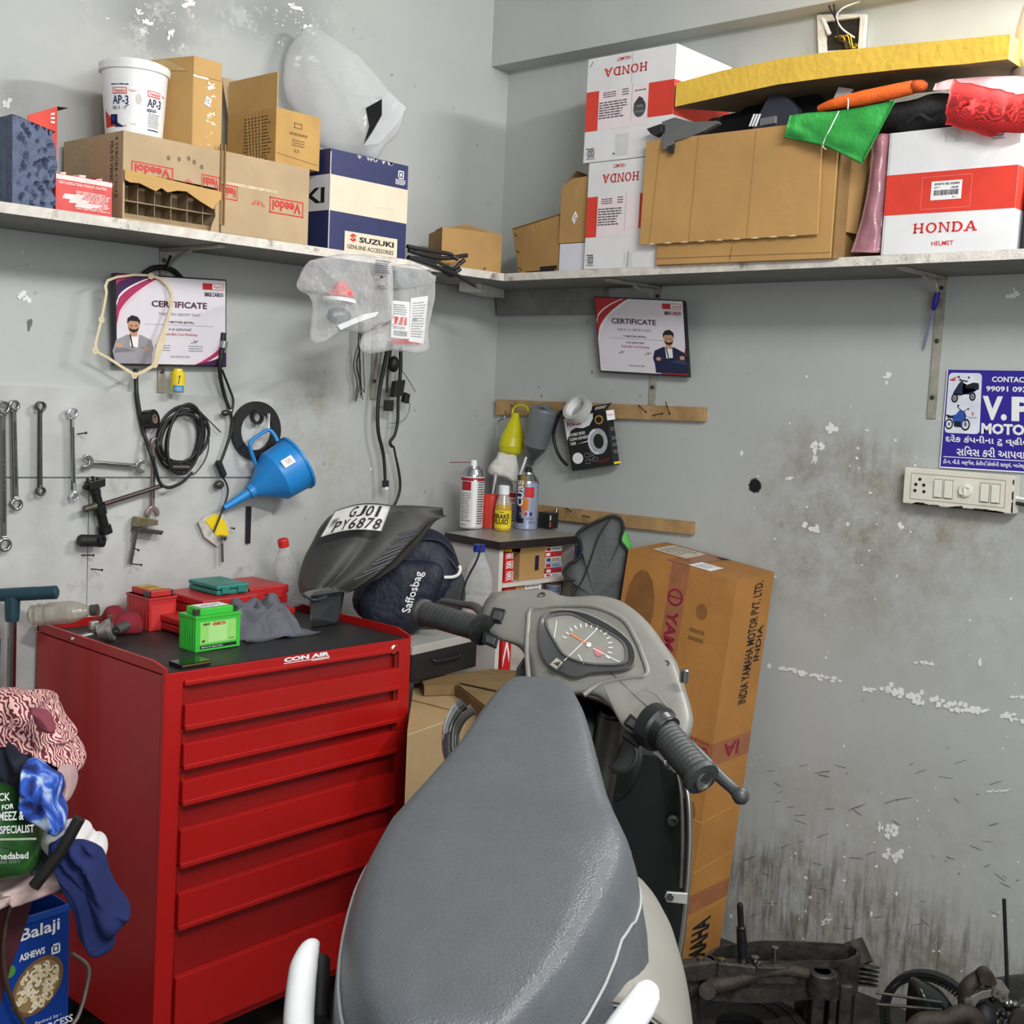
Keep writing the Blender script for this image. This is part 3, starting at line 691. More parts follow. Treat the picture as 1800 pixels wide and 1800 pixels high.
# small open box with print, flap up
o, w, d, h = boxL(486, 188, 564, 402, .27, zb=ztop2+.004); d = .21
BXP = M('tan_print_box', (190, 150, 84), .7, var=.12, vs=12)
t = Thing('carton', 'small open tan carton covered in dark print under the big white plastic bag', 'carton')
mb = MB().open_box(o, UX*w, UY*d, UZ*h, BXP, .003)
f = Face(mb, o, o+UX*w, o+UZ*h); f.frame(.4, .7, .58, .8, .02, .02, CARDD); f.lines(.3, .56, .72, .62, 1, CARDD, 1, .8); f.lines(.36, .36, .66, .5, 3, CARDD, 3); f.frame(.42, .26, .52, .31, .02, .01, CARDD); f.line((.04, .18), (.95, .1), .01, .012, CARDD)
fl = Face(mb, o+UY*d, o, o+UY*d+UZ*h); fl.lines(.35, .05, .95, .9, 14, M('brown_print', (96, 70, 40), .7), 6, .35)
for k in range(5): fl.poly([(.4+.07*k, .98), (.42+.07*k, .98), (.5+.06*k, .1), (.47+.06*k, .1)], TAPE, 3)
t.part('carton', mb)
hf = L(486, 125, .27).z-o.z
mb = MB().prism([o+UZ*h+UX*.001, o+UY*d+UZ*h+UX*.001, o+UY*d+UZ*(hf-.0)+UX*.001, o+UZ*hf+UX*.001], (1, 0, 0), .003, CARD2)
t.part('side_flap', mb)
mb = MB().prism([o+UY*(d-.003)+UZ*h, o+UY*(d-.003)+UX*w+UZ*h, o+UY*(d+.03)+UX*w+UZ*(h+.11), o+UY*(d+.03)+UZ*(h+.105)], (0, 1, 0), .003, CARD3); t.part('back_flap', mb)
t.done()

# navy and cream accessory carton
o, w, d, h = boxL(581, 262, 719, 520, .300); d = .26; zb = L(640, 455, .300).z
o.z = zL(o.x); h = L(581, 260, .3).z-o.z; w = L(718, 300, .3).x-o.x
NV = M('navy_carton', (38, 46, 92), .5, var=.12, vs=20); CRM = M('cream_panel', (226, 212, 188), .6, var=.05)
t = Thing('accessory_carton', 'navy and cream carton with big black letters at the middle of the shelf', 'carton')
mb = MB(); f, fl = carton(mb, o, w, d, h, NV)
f.rect(0, .385, 1, .745, CRM); fl.rect(0, .385, 1, .745, M('white_panel', (222, 222, 224), .5, var=.04))
fl.text('SUZUKI', -.35, .46, .93, .62, BLACK, 2, .03)
f.frame(.86, .845, .935, .93, .012, .012, WHITE, 2); f.rect(.885, .87, .91, .905, WHITE, 2); f.lines(.83, .78, .97, .84, 4, WHITE, 3, .5)
WORN = M('worn_white_edge', (196, 194, 200), .8, var=.2, vs=60); f.rect(0, 0, .012, .97, WORN, 1.5)
for k in range(10): f.poly([(x := rd.uniform(.2, .75), .99), (x+.05, .99), (x+.02, .955)], WORN, 1.2)
f.line((.6, .5), (.82, .51), .004, .003, M('pink_scratch', (196, 160, 140), .7), 2)
t.part('carton', mb, .002)
mb = MB(); f = Face(mb, o+UX*w*.20+UZ*h*.0-UY*.0006, o+UX*w*.88-UY*.0006, o+UX*w*.20+UZ*h*.205-UY*.0006); f.rect(0, 0, 1, 1, CRM, 1)
S = [(.0, .72), (.5, 1), (1, .72), (.78, .58), (.55, .71), (.42, .63), (1, .28), (.5, 0), (0, .28), (.22, .42), (.45, .29), (.58, .37)]
f.poly([(.09+.13*a, .50+.42*b) for a, b in S], RED, 2); f.text('SUZUKI', .27, .52, .93, .80, BLACK, 2, .035); f.text('GENUINE ACCESSORIES', .05, .14, .93, .36, BLACK, 2, .01)
t.part('maker_label', mb, label='cream label with red mark and black lettering'); t.done()
SZ = (o, w, d, h)

# big white plastic bag with dark thing inside
MILK = film('milky_plastic', (228, 230, 232), .34, .92, .14, .55, 11)
zt = o.z+h+.004; cen = dep(600, 165, (V((o.x+w*.3, -.17, zt))-CAM).dot(FW)); base = V((o.x+w*.42, -.16, zt))
outl = [(502, 105), (515, 70), (540, 48), (580, 62), (630, 100), (665, 140), (690, 168), (712, 186), (714, 196), (700, 222), (672, 250), (655, 266), (620, 262), (585, 255), (560, 240), (535, 215), (500, 160)]
dd = (base-CAM).dot(FW); ctr = V((0, 0, 0))
ring = [dep(x, y, dd) for x, y in outl]; 
for p in ring: ctr += p/len(ring)
lowest = min(p.z for p in ring); ring = [p+V((0, 0, zt-lowest+.001))*max(0, 1-(p.z-lowest)/.12) for p in ring]
rg = catmull(ring+[ring[0]], 3)[:-1]; nr = len(rg); dirv = FW.copy(); dirv.z = 0; dirv.normalize()
def bagfn(u, v):
    p = rg[int(round(u*nr)) % nr]; a = (v-.5)*math.pi; k = math.cos(a)
    q = ctr+(p-ctr)*(max(k, .0)**.7); q = q+dirv*math.sin(a)*.07
    ang = math.atan2((q-ctr).z, (q-ctr).dot(RT))
    q = q+(q-ctr).normalized()*(.012*noise.noise(V((ang*2.5, v*4, 1)))*k) if (q-ctr).length > 1e-5 else q
    if q.z < zt+.002: q.z = zt+.002
    q.y = min(q.y, -.02); return q
t = Thing('plastic_bag', 'big milky plastic bag bulging on top of the navy and cream carton', 'bag')
t.part('bag', MB().grid(bagfn, nr, 15, MILK, cu=True))
k = dd-.075
t.part('opening', MB().prism([dep(x, y, k) for x, y in ((643, 190), (671, 174), (671, 202), (655, 230), (640, 252), (649, 222))], dirv, .004, M('black_glossy_panel', (20, 20, 22), .25)), label='dark panel showing through the gap in the bag')
t.part('fold', MB().prism([dep(x, y, k-.002) for x, y in ((672, 174), (684, 160), (714, 190), (700, 215), (668, 252), (640, 256), (657, 230), (672, 203))], dirv, .003, MILK)); t.done()

# bundle of black control cables on the shelf
t = Thing('control_cables', 'bundle of black control cables lying across the shelf front near the corner', 'cables'); 
for i, (p, m_) in enumerate([([(718, 440), (745, 448), (780, 454), (812, 450)], PLAS), ([(718, 452), (760, 466), (800, 482), (826, 497)], PLAS), ([(720, 462), (760, 472), (795, 472), (808, 463)], PLAS), ([(716, 433), (750, 440), (788, 446), (795, 450)], PLAS), ([(716, 468), (750, 478), (790, 484), (800, 478)], PLAS)]):
    mb = MB(); oo = .303 if i in (1,) else .29
    pts = [L(x, y, oo+(.006*k)) for k, (x, y) in enumerate(p)]
    for q in pts: q.z = max(q.z, zL(q.x)+.006) if q.y > -.298 else q.z
    mb.spline(pts, .0062, m_, 8)
    d_ = (pts[-1]-pts[-2]).normalized(); mb.tube([pts[-1], pts[-1]+d_*.02], .0065, PLAS, 8)
    j = t.part('cable', mb)
    if i == 1:
        q = pts[-1]+d_*.02; m2 = MB().tube([q, q+d_*.012], .006, STEEL, 8); e = L(850, 512, .33); m2.tube([q+d_*.01, e], .0012, STEEL, 6); m2.ball(e, .0026, STEEL, 8); t.part('inner_wire', m2, under=j, label='bare steel inner wire')
t.done()

# brown carton near the corner with gaping top
o, w, d, h = boxL(845, 395, 906, 755, .26); 
c = {n_: V(x) for n_, x in dict(a=L(775, 470, .24), b=L(880, 480, .285), c=L(905, 478, .15)).items()}
for q in c.values(): q.z = zL(min(-.31, q.x))+.001
dvec = c['c']-c['b']; hh = .115
t = Thing('carton', 'low brown carton with gaping dark top in the corner of the shelves', 'carton')
dv = V((-.02, .18, 0)); mb = MB().open_box(c['a'], c['b']-c['a'], V((.09, .15, 0)), UZ*hh, CARD, .004)
t.part('carton', mb)
e = V((.09, .15, 0)); a_, b_ = c['a']+UZ*hh, c['b']+UZ*hh
mb = MB().prism([a_, b_, b_+e*.35-UZ*.004, (a_+b_)/2+e*.5+UZ*.03, a_+e*.5], (0, 0, 1), .003, CARD); t.part('flap', mb)
t.part('staple', MB().ball(L(852, 472, .288), .004, STEEL, 8)); t.done()

# ================================================================== shelf on the right wall
UR = V((0, -1, 0)); UI = V((1, 0, 0))      # to the viewer's right, into the wall
def boxR(lx, cx, cyt, rx, off, zb=None, dmax=None):
    """carton parallel to the right wall: left and right columns of its front, its right-back column"""
    p = R(cx, cyt, off); y1 = p.y; y0 = R(lx, cyt, off).y; z0 = zR(y0)+.001 if zb is None else zb
    r = ray(rx, cyt); k = (y1-CAM.y)/r.y; d = CAM.x+r.x*k+off
    return V((-off, y0, z0)), y0-y1, max(.04, min(d, dmax or off-.012)), p.z-z0
def cartonR(mb, o, w, d, h, m):
    mb.obox(o, UR*w, UI*d, UZ*h, m); return Face(mb, o, o+UR*w, o+UZ*h), Face(mb, o+UR*w, o+UR*w+UI*d, o+UR*w+UZ*h)   # front, right side

SLAB = {  # slab-serif capitals as strokes in a unit cell
 'H': [(.06, 0, .36, .12), (.06, .88, .36, 1), (.64, 0, .94, .12), (.64, .88, .94, 1), (.13, 0, .29, 1), (.71, 0, .87, 1), (.2, .44, .8, .56)],
 'N': [(.02, 0, .32, .12), (.02, .88, .3, 1), (.66, .88, .98, 1), (.11, 0, .23, 1), (.77, 0, .89, 1)],
 'D': [(.04, 0, .5, .12), (.04, .88, .5, 1), (.12, 0, .3, 1)],
 'A': [(-.04, 0, .32, .12), (.66, 0, 1.04, .12), (.28, .26, .7, .37)]}
def slab_word(f, word, a0, b0, a1, b1, m, flip=False, k=2):
    n = len(word); cw = (a1-a0)/n
    def T(i, x, y):
        a, b = (a0+(i+.04+x*.92)*cw), lerp(b0, b1, y)
        return (a0+a1-a, b0+b1-b) if flip else (a, b)
    for i, ch in enumerate(word):
        for x0, y0, x1, y1 in SLAB.get(ch, []): f.poly([T(i, x0, y0), T(i, x1, y0), T(i, x1, y1), T(i, x0, y1)], m, k)
        if ch == 'N': f.poly([T(i, .11, 1), T(i, .77, 0), T(i, .89, 0), T(i, .27, 1)], m, k)
        if ch == 'A':
            f.poly([T(i, .10, .1), T(i, .24, .1), T(i, .52, .84), T(i, .44, 1)], m, k); f.poly([T(i, .72, .1), T(i, .92, .1), T(i, .60, 1), T(i, .44, 1)], m, k)
        if ch in 'OD':
            n_ = 24; t0, t1 = (0, 2*math.pi) if ch == 'O' else (-math.pi/2, math.pi/2); cx_ = .5 if ch == 'O' else .42
            ro, ri = (.46, .28) if ch == 'O' else (.52, .33)
            for q in range(n_):
                u, v = lerp(t0, t1, q/n_), lerp(t0, t1, (q+1)/n_)
                f.poly([T(i, cx_+ro*math.cos(u), .5+.52*math.sin(u)), T(i, cx_+ro*math.cos(v), .5+.52*math.sin(v)), T(i, cx_+ri*math.cos(v), .5+.39*math.sin(v)), T(i, cx_+ri*math.cos(u), .5+.39*math.sin(u))], m, k)
WB = M('white_carton', (228, 228, 228), .5, var=.05, vs=10); RB = M('red_band', (218, 62, 46), .5, var=.07, vs=24); INK = M('dark_print', (80, 78, 84), .6, var=.05); PINKP = M('pale_pink_panel', (236, 222, 226), .5, var=.03)
def isi(f, a, b, s, m, flip=1):
    f.frame(a-s*.5, b-s*.42, a+s*.5, b+s*.42, s*.13, s*.13, m, 2); f.frame(a-s*.2, b-s*.2, a+s*.2, b+s*.2, s*.1, s*.1, m, 2)
    f.lines(a-s*.8, b+flip*s*.6-s*.1, a+s*.8, b+flip*s*.6+s*.1, 1, m, 2, .8); f.lines(a-s*.7, b-flip*s*.65-s*.12, a+s*.7, b-flip*s*.65+s*.12, 2, m, 5, .5)
def helmet_print_flipped(f, full):
    f.rect(0, .30, .15, .68, RB); f.rect(.72, .36, 1, .68, RB); f.rect(.15, .30, .72, .68, PINKP, .8)
    slab_word(f, 'HONDA', .2, .80, .70, .88, RED, True); f.text('HELMET', .34, .935, .5, .965, RED, 2, .01, 180)
    f.lines(.16, .40, .50, .57, 7, INK, 3, .5); f.lines(.2, .60, .36, .66, 3, INK, 8, .5); f.lines(.42, .60, .5, .67, 3, INK, 9, .5); f.line((.535, .34), (.535, .70), .003, .003, INK)
    if full:
        f.lines(.57, .62, .7, .635, 1, INK, 8, .8); f.ell(.63, .46, .07, .085, INK, 2, 16); f.poly([(.56, .5), (.62, .57), (.66, .55), (.7, .48)], M('helmet_shell', (58, 60, 64), .5), 2.5); f.rect(.6, .47, .67, .49, GREY, 3); f.rect(.58, .42, .68, .435, GREY, 3)
    isi(f, .09, .085, .075, INK, 1); f.line((.02, .07), (.045, .1), .004, .004, INK, 2)
# two helmet cartons stacked upside down
o, w, d, h = boxR(1030, 1142, 284, 1230, .302); o.y = R(1031, 380, .302).y; w = .262; d = .28; h = R(1031, 288, .302).z-o.z
t = Thing('helmet_carton', 'white and red helmet carton lying upside down, bottom one of the stack', 'carton')
mb = MB(); f, fr = cartonR(mb, o, w, d, h, WB); helmet_print_flipped(f, False); fr.rect(0, .32, 1, .68, RB)
f.rect(.55, .02, .66, .14, M('tape_strip', (206, 208, 206), .2, var=.05), 1.5); f.line((.60, .0), (.61, .16), .006, .006, INK, 2)
t.part('carton', mb, .002); t.done()
HS = (o, w, d, h)
o, w, d, h = boxR(1036, 1190, 76, 1322, .300, zb=HS[0].z+HS[3]+.003); d = .285
t = Thing('helmet_carton', 'white and red helmet carton lying upside down on top of another', 'carton')
mb = MB(); f, fr = cartonR(mb, o, w, d, h, WB); helmet_print_flipped(f, True); fr.rect(0, .36, 1, .68, RB)
f.rect(.38, .04, .52, .24, M('tape_strip', (206, 208, 206), .2, var=.05), 1.5); f.line((.52, .7), (.52, 1), .003, .003, GREY, .8); f.line((.03, .92), (.06, .97), .006, .006, INK, 2); f.ell(.36, .06, .012, .01, INK, 2, 8)
t.part('carton', mb, .002); t.done()
HT = (o, w, d, h)

# small cartons left of the stack
q0 = R(906, 478, .17); q1 = R(981, 468, .27)
t = Thing('carton', 'brown stapled carton leaning against the taller cartons left of the helmet stack', 'carton')
zb = zR(-.4)+.001
a, b = R(912, 470, .25), R(983, 470, .28); a.z = b.z = zb; ta, tb = R(900, 404, .25), R(983, 378, .28)
mb = MB(); back = V((.16, 0, 0))
mb.hexa([a, b, b+back, a+back, ta, tb, tb+back, ta+back], CARD)
f = Face(mb, a, b, ta, tb)
for k in (.12, .5, .86): f.line((.04, k+.03), (.10, k-.03), .016, .016, BLACK, 2)
f.rect(.2, .0, .9, .05, BLACK); f.rect(.55, .05, .95, .12, BLACK); f.line((.45, .9), (.46, .84), .03, .02, TAPE, 2); f.line((.55, .93), (.56, .87), .03, .02, TAPE, 2)
t.part('carton', mb, .0015)
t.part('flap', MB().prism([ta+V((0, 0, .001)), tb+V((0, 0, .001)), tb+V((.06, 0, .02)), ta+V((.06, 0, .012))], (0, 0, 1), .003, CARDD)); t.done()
o, w, d, h = boxR(984, 1027, 430, 1080, .287); o.z = zR(-.5)+.001; w = R(984, 450, .287).y-(HS[0].y+.004); h = R(1000, 428, .287).z-o.z; d = .22
mb = MB().obox(o, UR*w, UI*d, UZ*h, M('lilac_white_card', (216, 216, 226), .5, var=.03)); single('carton', mb, 'small plain white carton under a brown one left of the helmet stack', 'carton', bevel=.0015)
WBX = (o, w, d, h)
o = o+UZ*(h+.002)+UR*-.004; w = w+.002; h = R(1000, 328, .287).z-o.z; d = .13
t = Thing('carton', 'small brown carton with open flaps and a white tag on the plain white carton', 'carton')
mb = MB().open_box(o, UR*w, UI*d, UZ*h, CARD, .003); f = Face(mb, o, o+UR*w, o+UZ*h)
f.poly([(.44, .42), (.56, .56), (.66, .46), (.54, .32)], WHITE, 2); f.line((.5, .42), (.58, .49), .02, .012, BLACK, 3); f.line((.55, .38), (.62, .45), .02, .012, BLACK, 3)
f.line((.5, .96), (.53, .74), .03, .02, TAPE, 1.5); f.line((.6, .98), (.58, .7), .03, .02, TAPE, 1.5)
t.part('carton', mb)
e = UZ*h
mb = MB().prism([o+e, o+e+UR*w*.35+UZ*.022, o+e+UR*w+UZ*.026, o+e+UR*w], UI, .003, CARD); t.part('front_flap', mb)
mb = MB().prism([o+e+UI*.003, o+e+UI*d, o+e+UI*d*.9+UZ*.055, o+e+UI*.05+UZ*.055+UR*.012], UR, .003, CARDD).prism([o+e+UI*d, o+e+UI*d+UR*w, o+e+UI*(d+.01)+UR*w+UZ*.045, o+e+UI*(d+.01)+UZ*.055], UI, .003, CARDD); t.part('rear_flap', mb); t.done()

# large brown carton with its front flap folded down, full of body panels
yl, yr = HS[0].y-HS[1]+.012, R(1530, 330, .31).y
off = .318
A_ = R(1142, 455, off); B_ = R(1455, 446, off); zb = zR(A_.y)+.001
o = V((-off, HS[0].y-HS[1]-.004, zb)); yB = R(1462, 420, off).y; w = o.y-yB; h = min(R(1300, 250, off).z, HT[0].z-.008)-zb; d = .30
t = Thing('panel_carton', 'large brown carton with a folded-down front flap, heaped with dark body panels', 'carton')
CB = M('brown_carton', (186, 144, 86), .75, var=.08, vs=6, bump=.1, bs=40)
mb = MB().open_box(o, UR*w, UI*d, UZ*h, CB, .005)
f = Face(mb, o, o+UR*w, o+UZ*h); f.line((0, .06), (1, .05), .003, .008, CARDD); f.line((.45, .02), (.46, .14), .006, .004, CARDD)
fr = Face(mb, o+UR*w, o+UR*w+UI*d, o+UR*w+UZ*h); 
t.part('carton', mb, .002)
# folded front flap: two-layer sheet hanging outside the front
F4 = [R(x, y, off+.014) for x, y in ((1124, 430), (1436, 412), (1446, 212), (1136, 249))]
mb = MB().prism(F4, (1, 0, 0), .006, CB); f = Face(mb, F4[0], F4[1], F4[3], F4[2]); 
for k in (.3, .63): f.line((k, .01), (k+.02, .99), .004, .002, M('crease', (160, 120, 70), .8), 1)
f.line((.06, .0), (.09, .98), .004, .002, M('crease', (160, 120, 70), .8), 1)
for q in range(9): f.poly([(x := .05+q*.1, -.004), (x+.05, -.006), (x+.03, .01)], M('torn_paper', (228, 206, 170), .8), 1.5)
t.part('front_flap', mb)
# outer right-hand leaf of the carton, folded back along its side
F4 = [V((-off+.02, yB-.012, zb+.004)), R(1532, 438, .24), R(1530, 240, .24), V((-off+.02, yB-.012, zb+h))]; F4[1].z = zb+.004
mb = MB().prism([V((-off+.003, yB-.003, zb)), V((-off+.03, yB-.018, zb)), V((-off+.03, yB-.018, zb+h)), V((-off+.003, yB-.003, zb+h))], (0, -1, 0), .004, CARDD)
G4 = [R(1466, 404, .275), R(1506, 411, .235), R(1530, 262, .235), R(1476, 240, .275)]
mb.prism(G4, (1, 0, .0), .005, CB); t.part('side_flap', mb)
t.done()
BX = (o, w, d, h)
ztop = o.z+h
# things heaped in the large carton
DGP = M('dark_grey_panel', (58, 60, 70), .38, var=.1, vs=12); GLO = M('gloss_dark_panel', (26, 27, 30), .22, var=.1)
def sheet(px, off0, off1, th, m, proj=R):
    """panel outline given in picture columns on a plane slanting from off0 (bottom) to off1 (top) in front of the right wall"""
    ys = [p[1] for p in px]; y0, y1 = min(ys), max(ys)
    pts = [proj(x, y, lerp(off1, off0, (y-y0)/max(1, y1-y0))) for x, y in px]
    return MB().prism(pts, (1, 0, 0) if proj is R else (0, 1, 0), th, m)
mb = sheet([(1163, 214), (1185, 206), (1215, 214), (1260, 212), (1262, 216), (1235, 231), (1205, 243), (1185, 248), (1172, 262), (1164, 263)], .352, .31, .02, M('grey_side_panel', (96, 97, 98), .35, var=.08))
c = R(1150, 228, .345)
t = Thing('fairing_piece', 'grey fairing piece with a black clip hanging over the carton front edge', 'vehicle part'); t.part('panel', mb, .002)
t.part('clip', sheet([(1136, 226), (1162, 217), (1163, 232), (1152, 240), (1142, 234)], .345, .345, .02, GLO), .002); t.part('tab', sheet([(1172, 258), (1184, 253), (1182, 270), (1177, 270)], .35, .35, .008, PLAS)); t.done()
mb = sheet([(1322, 222), (1350, 168), (1362, 162), (1384, 172), (1401, 190), (1402, 214), (1390, 240), (1322, 240)], .26, .24, .03, DGP)
t = Thing('body_panel', 'slate grey body panel standing up in the large brown carton', 'vehicle part'); t.part('panel', mb, .004)
mb = MB()
for k in range(9): mb.obox(R(1336+k*3, 221-k*.6, .30), UR*.003, UI*.01, UZ*.018, GREY)
for k in range(3): mb.obox(R(1316+k*5, 222, .304), UR*.0035, UI*.004, UZ*.03+UR*.012, WHITE)
t.part('clips', mb); t.done()
mb = sheet([(1225, 222), (1255, 205), (1300, 196), (1340, 165), (1390, 158), (1430, 160), (1450, 178), (1448, 196), (1400, 205), (1330, 240), (1235, 250)], .20, .17, .03, GLO)
single('body_panel', mb, 'black glossy body panel behind the slate grey one in the carton', 'vehicle part', bevel=.004)
mb = sheet([(1440, 190), (1480, 170), (1530, 165), (1560, 175), (1540, 215), (1440, 230)], .16, .15, .04, PLAS)
single('body_panel', mb, 'black body panel behind the orange roll', 'vehicle part', bevel=.004)
mb = sheet([(1462, 180), (1474, 153), (1497, 156), (1494, 180)], .235, .23, .012, M('silver_box', (196, 190, 188), .35, var=.1)); mb2 = sheet([(1496, 160), (1520, 160), (1510, 176), (1494, 178)], .233, .23, .006, NAVY)
t = Thing('small_packet', 'small silver and blue packet behind the orange roll', 'packet'); t.part('packet', mb); t.part('label_strip', mb2); t.done()
# orange cloth roll
ORG = M('orange_cloth', (240, 104, 32), .7, var=.12, vs=40, bump=.3)
pts = [R(1440, 191, .30), R(1470, 182, .31), R(1520, 172, .305), R(1575, 160, .30), R(1605, 153, .295)]
t = Thing('cloth_roll', 'bright orange cloth rolled up above the green bag', 'cloth roll'); t.part('roll', MB().spline(pts, [.008, .014, .0185, .0175, .016], ORG, 14))
e = pts[-1]; t.part('frayed_end', MB().ball(e+V((0, -.012, 0)), .019, M('orange_cloth_dark', (206, 86, 28), .8, var=.3, vs=60, bump=.5), 12, (1, 1.3, .8))); 
t.part('tie', MB().spline([R(1490, 172, .335), R(1491, 180, .335), R(1490, 195, .33)], .0015, WHITE, 6)); t.done()
# green cloth bag draped over the carton edge
GRN = M('green_cloth', (44, 150, 62), .75, var=.1, vs=30, bump=.25, bs=120)
outl = [(1388, 204), (1410, 196), (1450, 200), (1500, 193), (1574, 178), (1560, 220), (1535, 250), (1517, 285), (1478, 268), (1430, 248), (1380, 239)]
def gfn(u, v):
    top = [(1390, 205), (1420, 199), (1460, 198), (1510, 191), (1574, 178)]; bot = [(1380, 239), (1415, 246), (1455, 255), (1490, 272), (1517, 286)]
    k = u*4; i = min(3, int(k)); q = k-i
    x = lerp(lerp(top[i][0], top[i+1][0], q), lerp(bot[i][0], bot[i+1][0], q), v); y = lerp(lerp(top[i][1], top[i+1][1], q), lerp(bot[i][1], bot[i+1][1], q), v)
    return R(x, y, .352+.012*math.sin(v*2.4)+.006*noise.noise(V((u*5, v*3, 3)))+.006*math.sin(u*9+v*3))
t = Thing('green_bag', 'green cloth bag draped over the large carton corner', 'bag'); t.part('cloth', MB().grid(gfn, 26, 14, GRN, th=.004))
def hem(u): p = gfn(u, 1.0); return p+V((-.004, 0, -.002))
t.part('hem', MB().tube([hem(k/20) for k in range(21)], .0028, M('green_hem', (34, 120, 50), .7), 6)); 
t.part('tie', MB().spline([gfn(.58, 0)+V((-.004, 0, 0)), gfn(.52, .5)+V((-.005, 0, 0)), gfn(.46, 1.02)+V((-.006, 0, 0)), gfn(.5, 1.1)+V((-.006, 0, -.004))], .0013, WHITE, 6)); t.done()

# long yellow foam slab lying across the cartons
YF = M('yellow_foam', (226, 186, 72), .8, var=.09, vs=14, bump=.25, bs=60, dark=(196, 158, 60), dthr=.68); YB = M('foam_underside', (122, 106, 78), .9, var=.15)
tp = [(1189, 146), (1270, 124), (1370, 104), (1480, 88), (1590, 77), (1700, 67), (1776, 60)]; bt_ = [(1198, 186), (1280, 168), (1370, 148), (1480, 133), (1590, 121), (1700, 112), (1772, 104)]
def slab_pts(k, s, dep_):
    (x0, y0), (x1, y1) = tp[k], bt_[k]; a = R(x0, y0, .31); b = R(x1, y1, .31); b.y = a.y
    return [b, b+UI*dep_, a+UI*dep_, a]
ring_ = [slab_pts(k, 0, .24 if k else .02) for k in range(7)]
for k in (1, 2): ring_[k][1].x = ring_[k][2].x = HT[0].x+.01+.0*k if ring_[k][0].y > HT[0].y-HT[1]-.01 else ring_[k][1].x
mb = MB()
for k in range(6):
    a, b = ring_[k], ring_[k+1]
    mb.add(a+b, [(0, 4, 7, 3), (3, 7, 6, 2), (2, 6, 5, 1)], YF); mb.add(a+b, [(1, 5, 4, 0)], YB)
mb.add(ring_[0], [(0, 3, 2, 1)], YF); mb.add(ring_[6], [(0, 1, 2, 3)], M('foam_end', (204, 190, 80), .85, var=.08))
single('foam_slab', mb, 'long yellow foam slab lying across the cartons', 'foam slab')

# black bag of parts and red mesh in clear plastic on the right-hand helmet carton
o, w, d, h = boxR(1555, 1792, 215, 1830, .300); y0 = R(1549, 440, .3).y; o.y = y0; w = y0-R(1787, 330, .3).y; h = R(1680, 222, .3).z-o.z; d = .28
t = Thing('helmet_carton', 'upright white and red helmet carton standing alone by the blue sign', 'carton')
mb = MB(); f, fr = cartonR(mb, o, w, d, h, WB); f.rect(0, .325, 1, .655, RB); f.rect(0, 0, .02, 1, M('scuffed_edge', (204, 202, 204), .6), .8); fr.rect(0, .325, 1, .655, RB)
slab_word(f, 'HONDA', .24, .165, .74, .245, RED); f.text('HELMET', .40, .06, .57, .095, RED, 2, .01)
f.frame(.29, .355, .67, .615, .003, .003, M('pale_line', (236, 150, 140), .5), 2)
isi(f, .84, .92, .07, INK, 1); f.rect(.44, .88, .56, .99, M('torn_tape', (206, 204, 204), .3, var=.2, vs=80), 1.4)
t.part('carton', mb, .002)
m2 = MB(); n_ = V((-.0012, 0, 0)); g = Face(m2, o+UR*w*.365+UZ*h*.425+n_, o+UR*w*.60+UZ*h*.425+n_, o+UR*w*.365+UZ*h*.575+n_); g.rect(0, 0, 1, 1, WHITE, .5)
g.text('SPORTS HEL 0294KB', .1, .78, .92, .9, BLACK, 2, .02); g.text('QTY 1', .1, .6, .3, .7, BLACK, 2, .02); g.text('1450R', .65, .58, .9, .68, BLACK, 2, .02); g.text('Rs 1', .72, .08, .88, .16, BLACK, 2)
x = .1; rd = random.Random(11)
while x < .9: e = rd.uniform(.008, .03); g.rect(x, .24, min(x+e, .9), .52, BLACK, 2); x += e+rd.uniform(.008, .022)
t.part('barcode_label', m2, label='white sticker with barcode'); t.done()
HR = (o, w, d, h); zt = o.z+h
t = Thing('black_bag', 'black bag of parts squeezed between the green bag and the red mesh packet', 'bag')
bo = V((-.20, R(1640, 205, .2).y, zt+.0))
def bb(u, v):
    a, b = u*2*math.pi, (v-.5)*math.pi
    p = V((math.cos(a)*math.cos(b)*.10, math.sin(a)*math.cos(b)*.165, math.sin(b)*.05+.048)); p += p.normalized()*.014*noise.noise(p*14)
    p += bo; p.z = max(p.z, zt+.003); return p
t.part('bag', MB().grid(bb, 30, 16, M('black_bag_fabric', (34, 35, 38), .55, var=.2, vs=20, bump=.3), cu=True)); 
t.part('strap', MB().spline([bo+V((-.10, .02, .02)), bo+V((-.105, -.01, .035)), bo+V((-.10, -.04, .02)), bo+V((-.107, -.06, .028))], .005, PLAS, 8)); t.done()
REDM = wavemat('red_mesh_fabric', (226, 50, 48), (150, 26, 30), 130, 3.0, .6); REDP = M('red_film', (214, 60, 66), .2, var=.15, vs=20, alpha=.8); 
t = Thing('mesh_packet', 'red mesh fabric packed in clear plastic on the lone helmet carton', 'packet')
rc = V((-.225, R(1735, 190, .225).y, zt+.055))
def rm(u, v):
    x = lerp(1672, 1812, u); yb = lerp(lerp(158, 185, min(1, u*1.3)), lerp(205, 232, u) - (24 if u > .75 else 0)*(u-.75)*4, v)
    return R(x, yb, .325+.02*math.sin(v*3.1)+.006*noise.noise(V((u*6, v*5, 1))))
t.part('mesh', MB().grid(rm, 24, 10, REDM, th=.03))
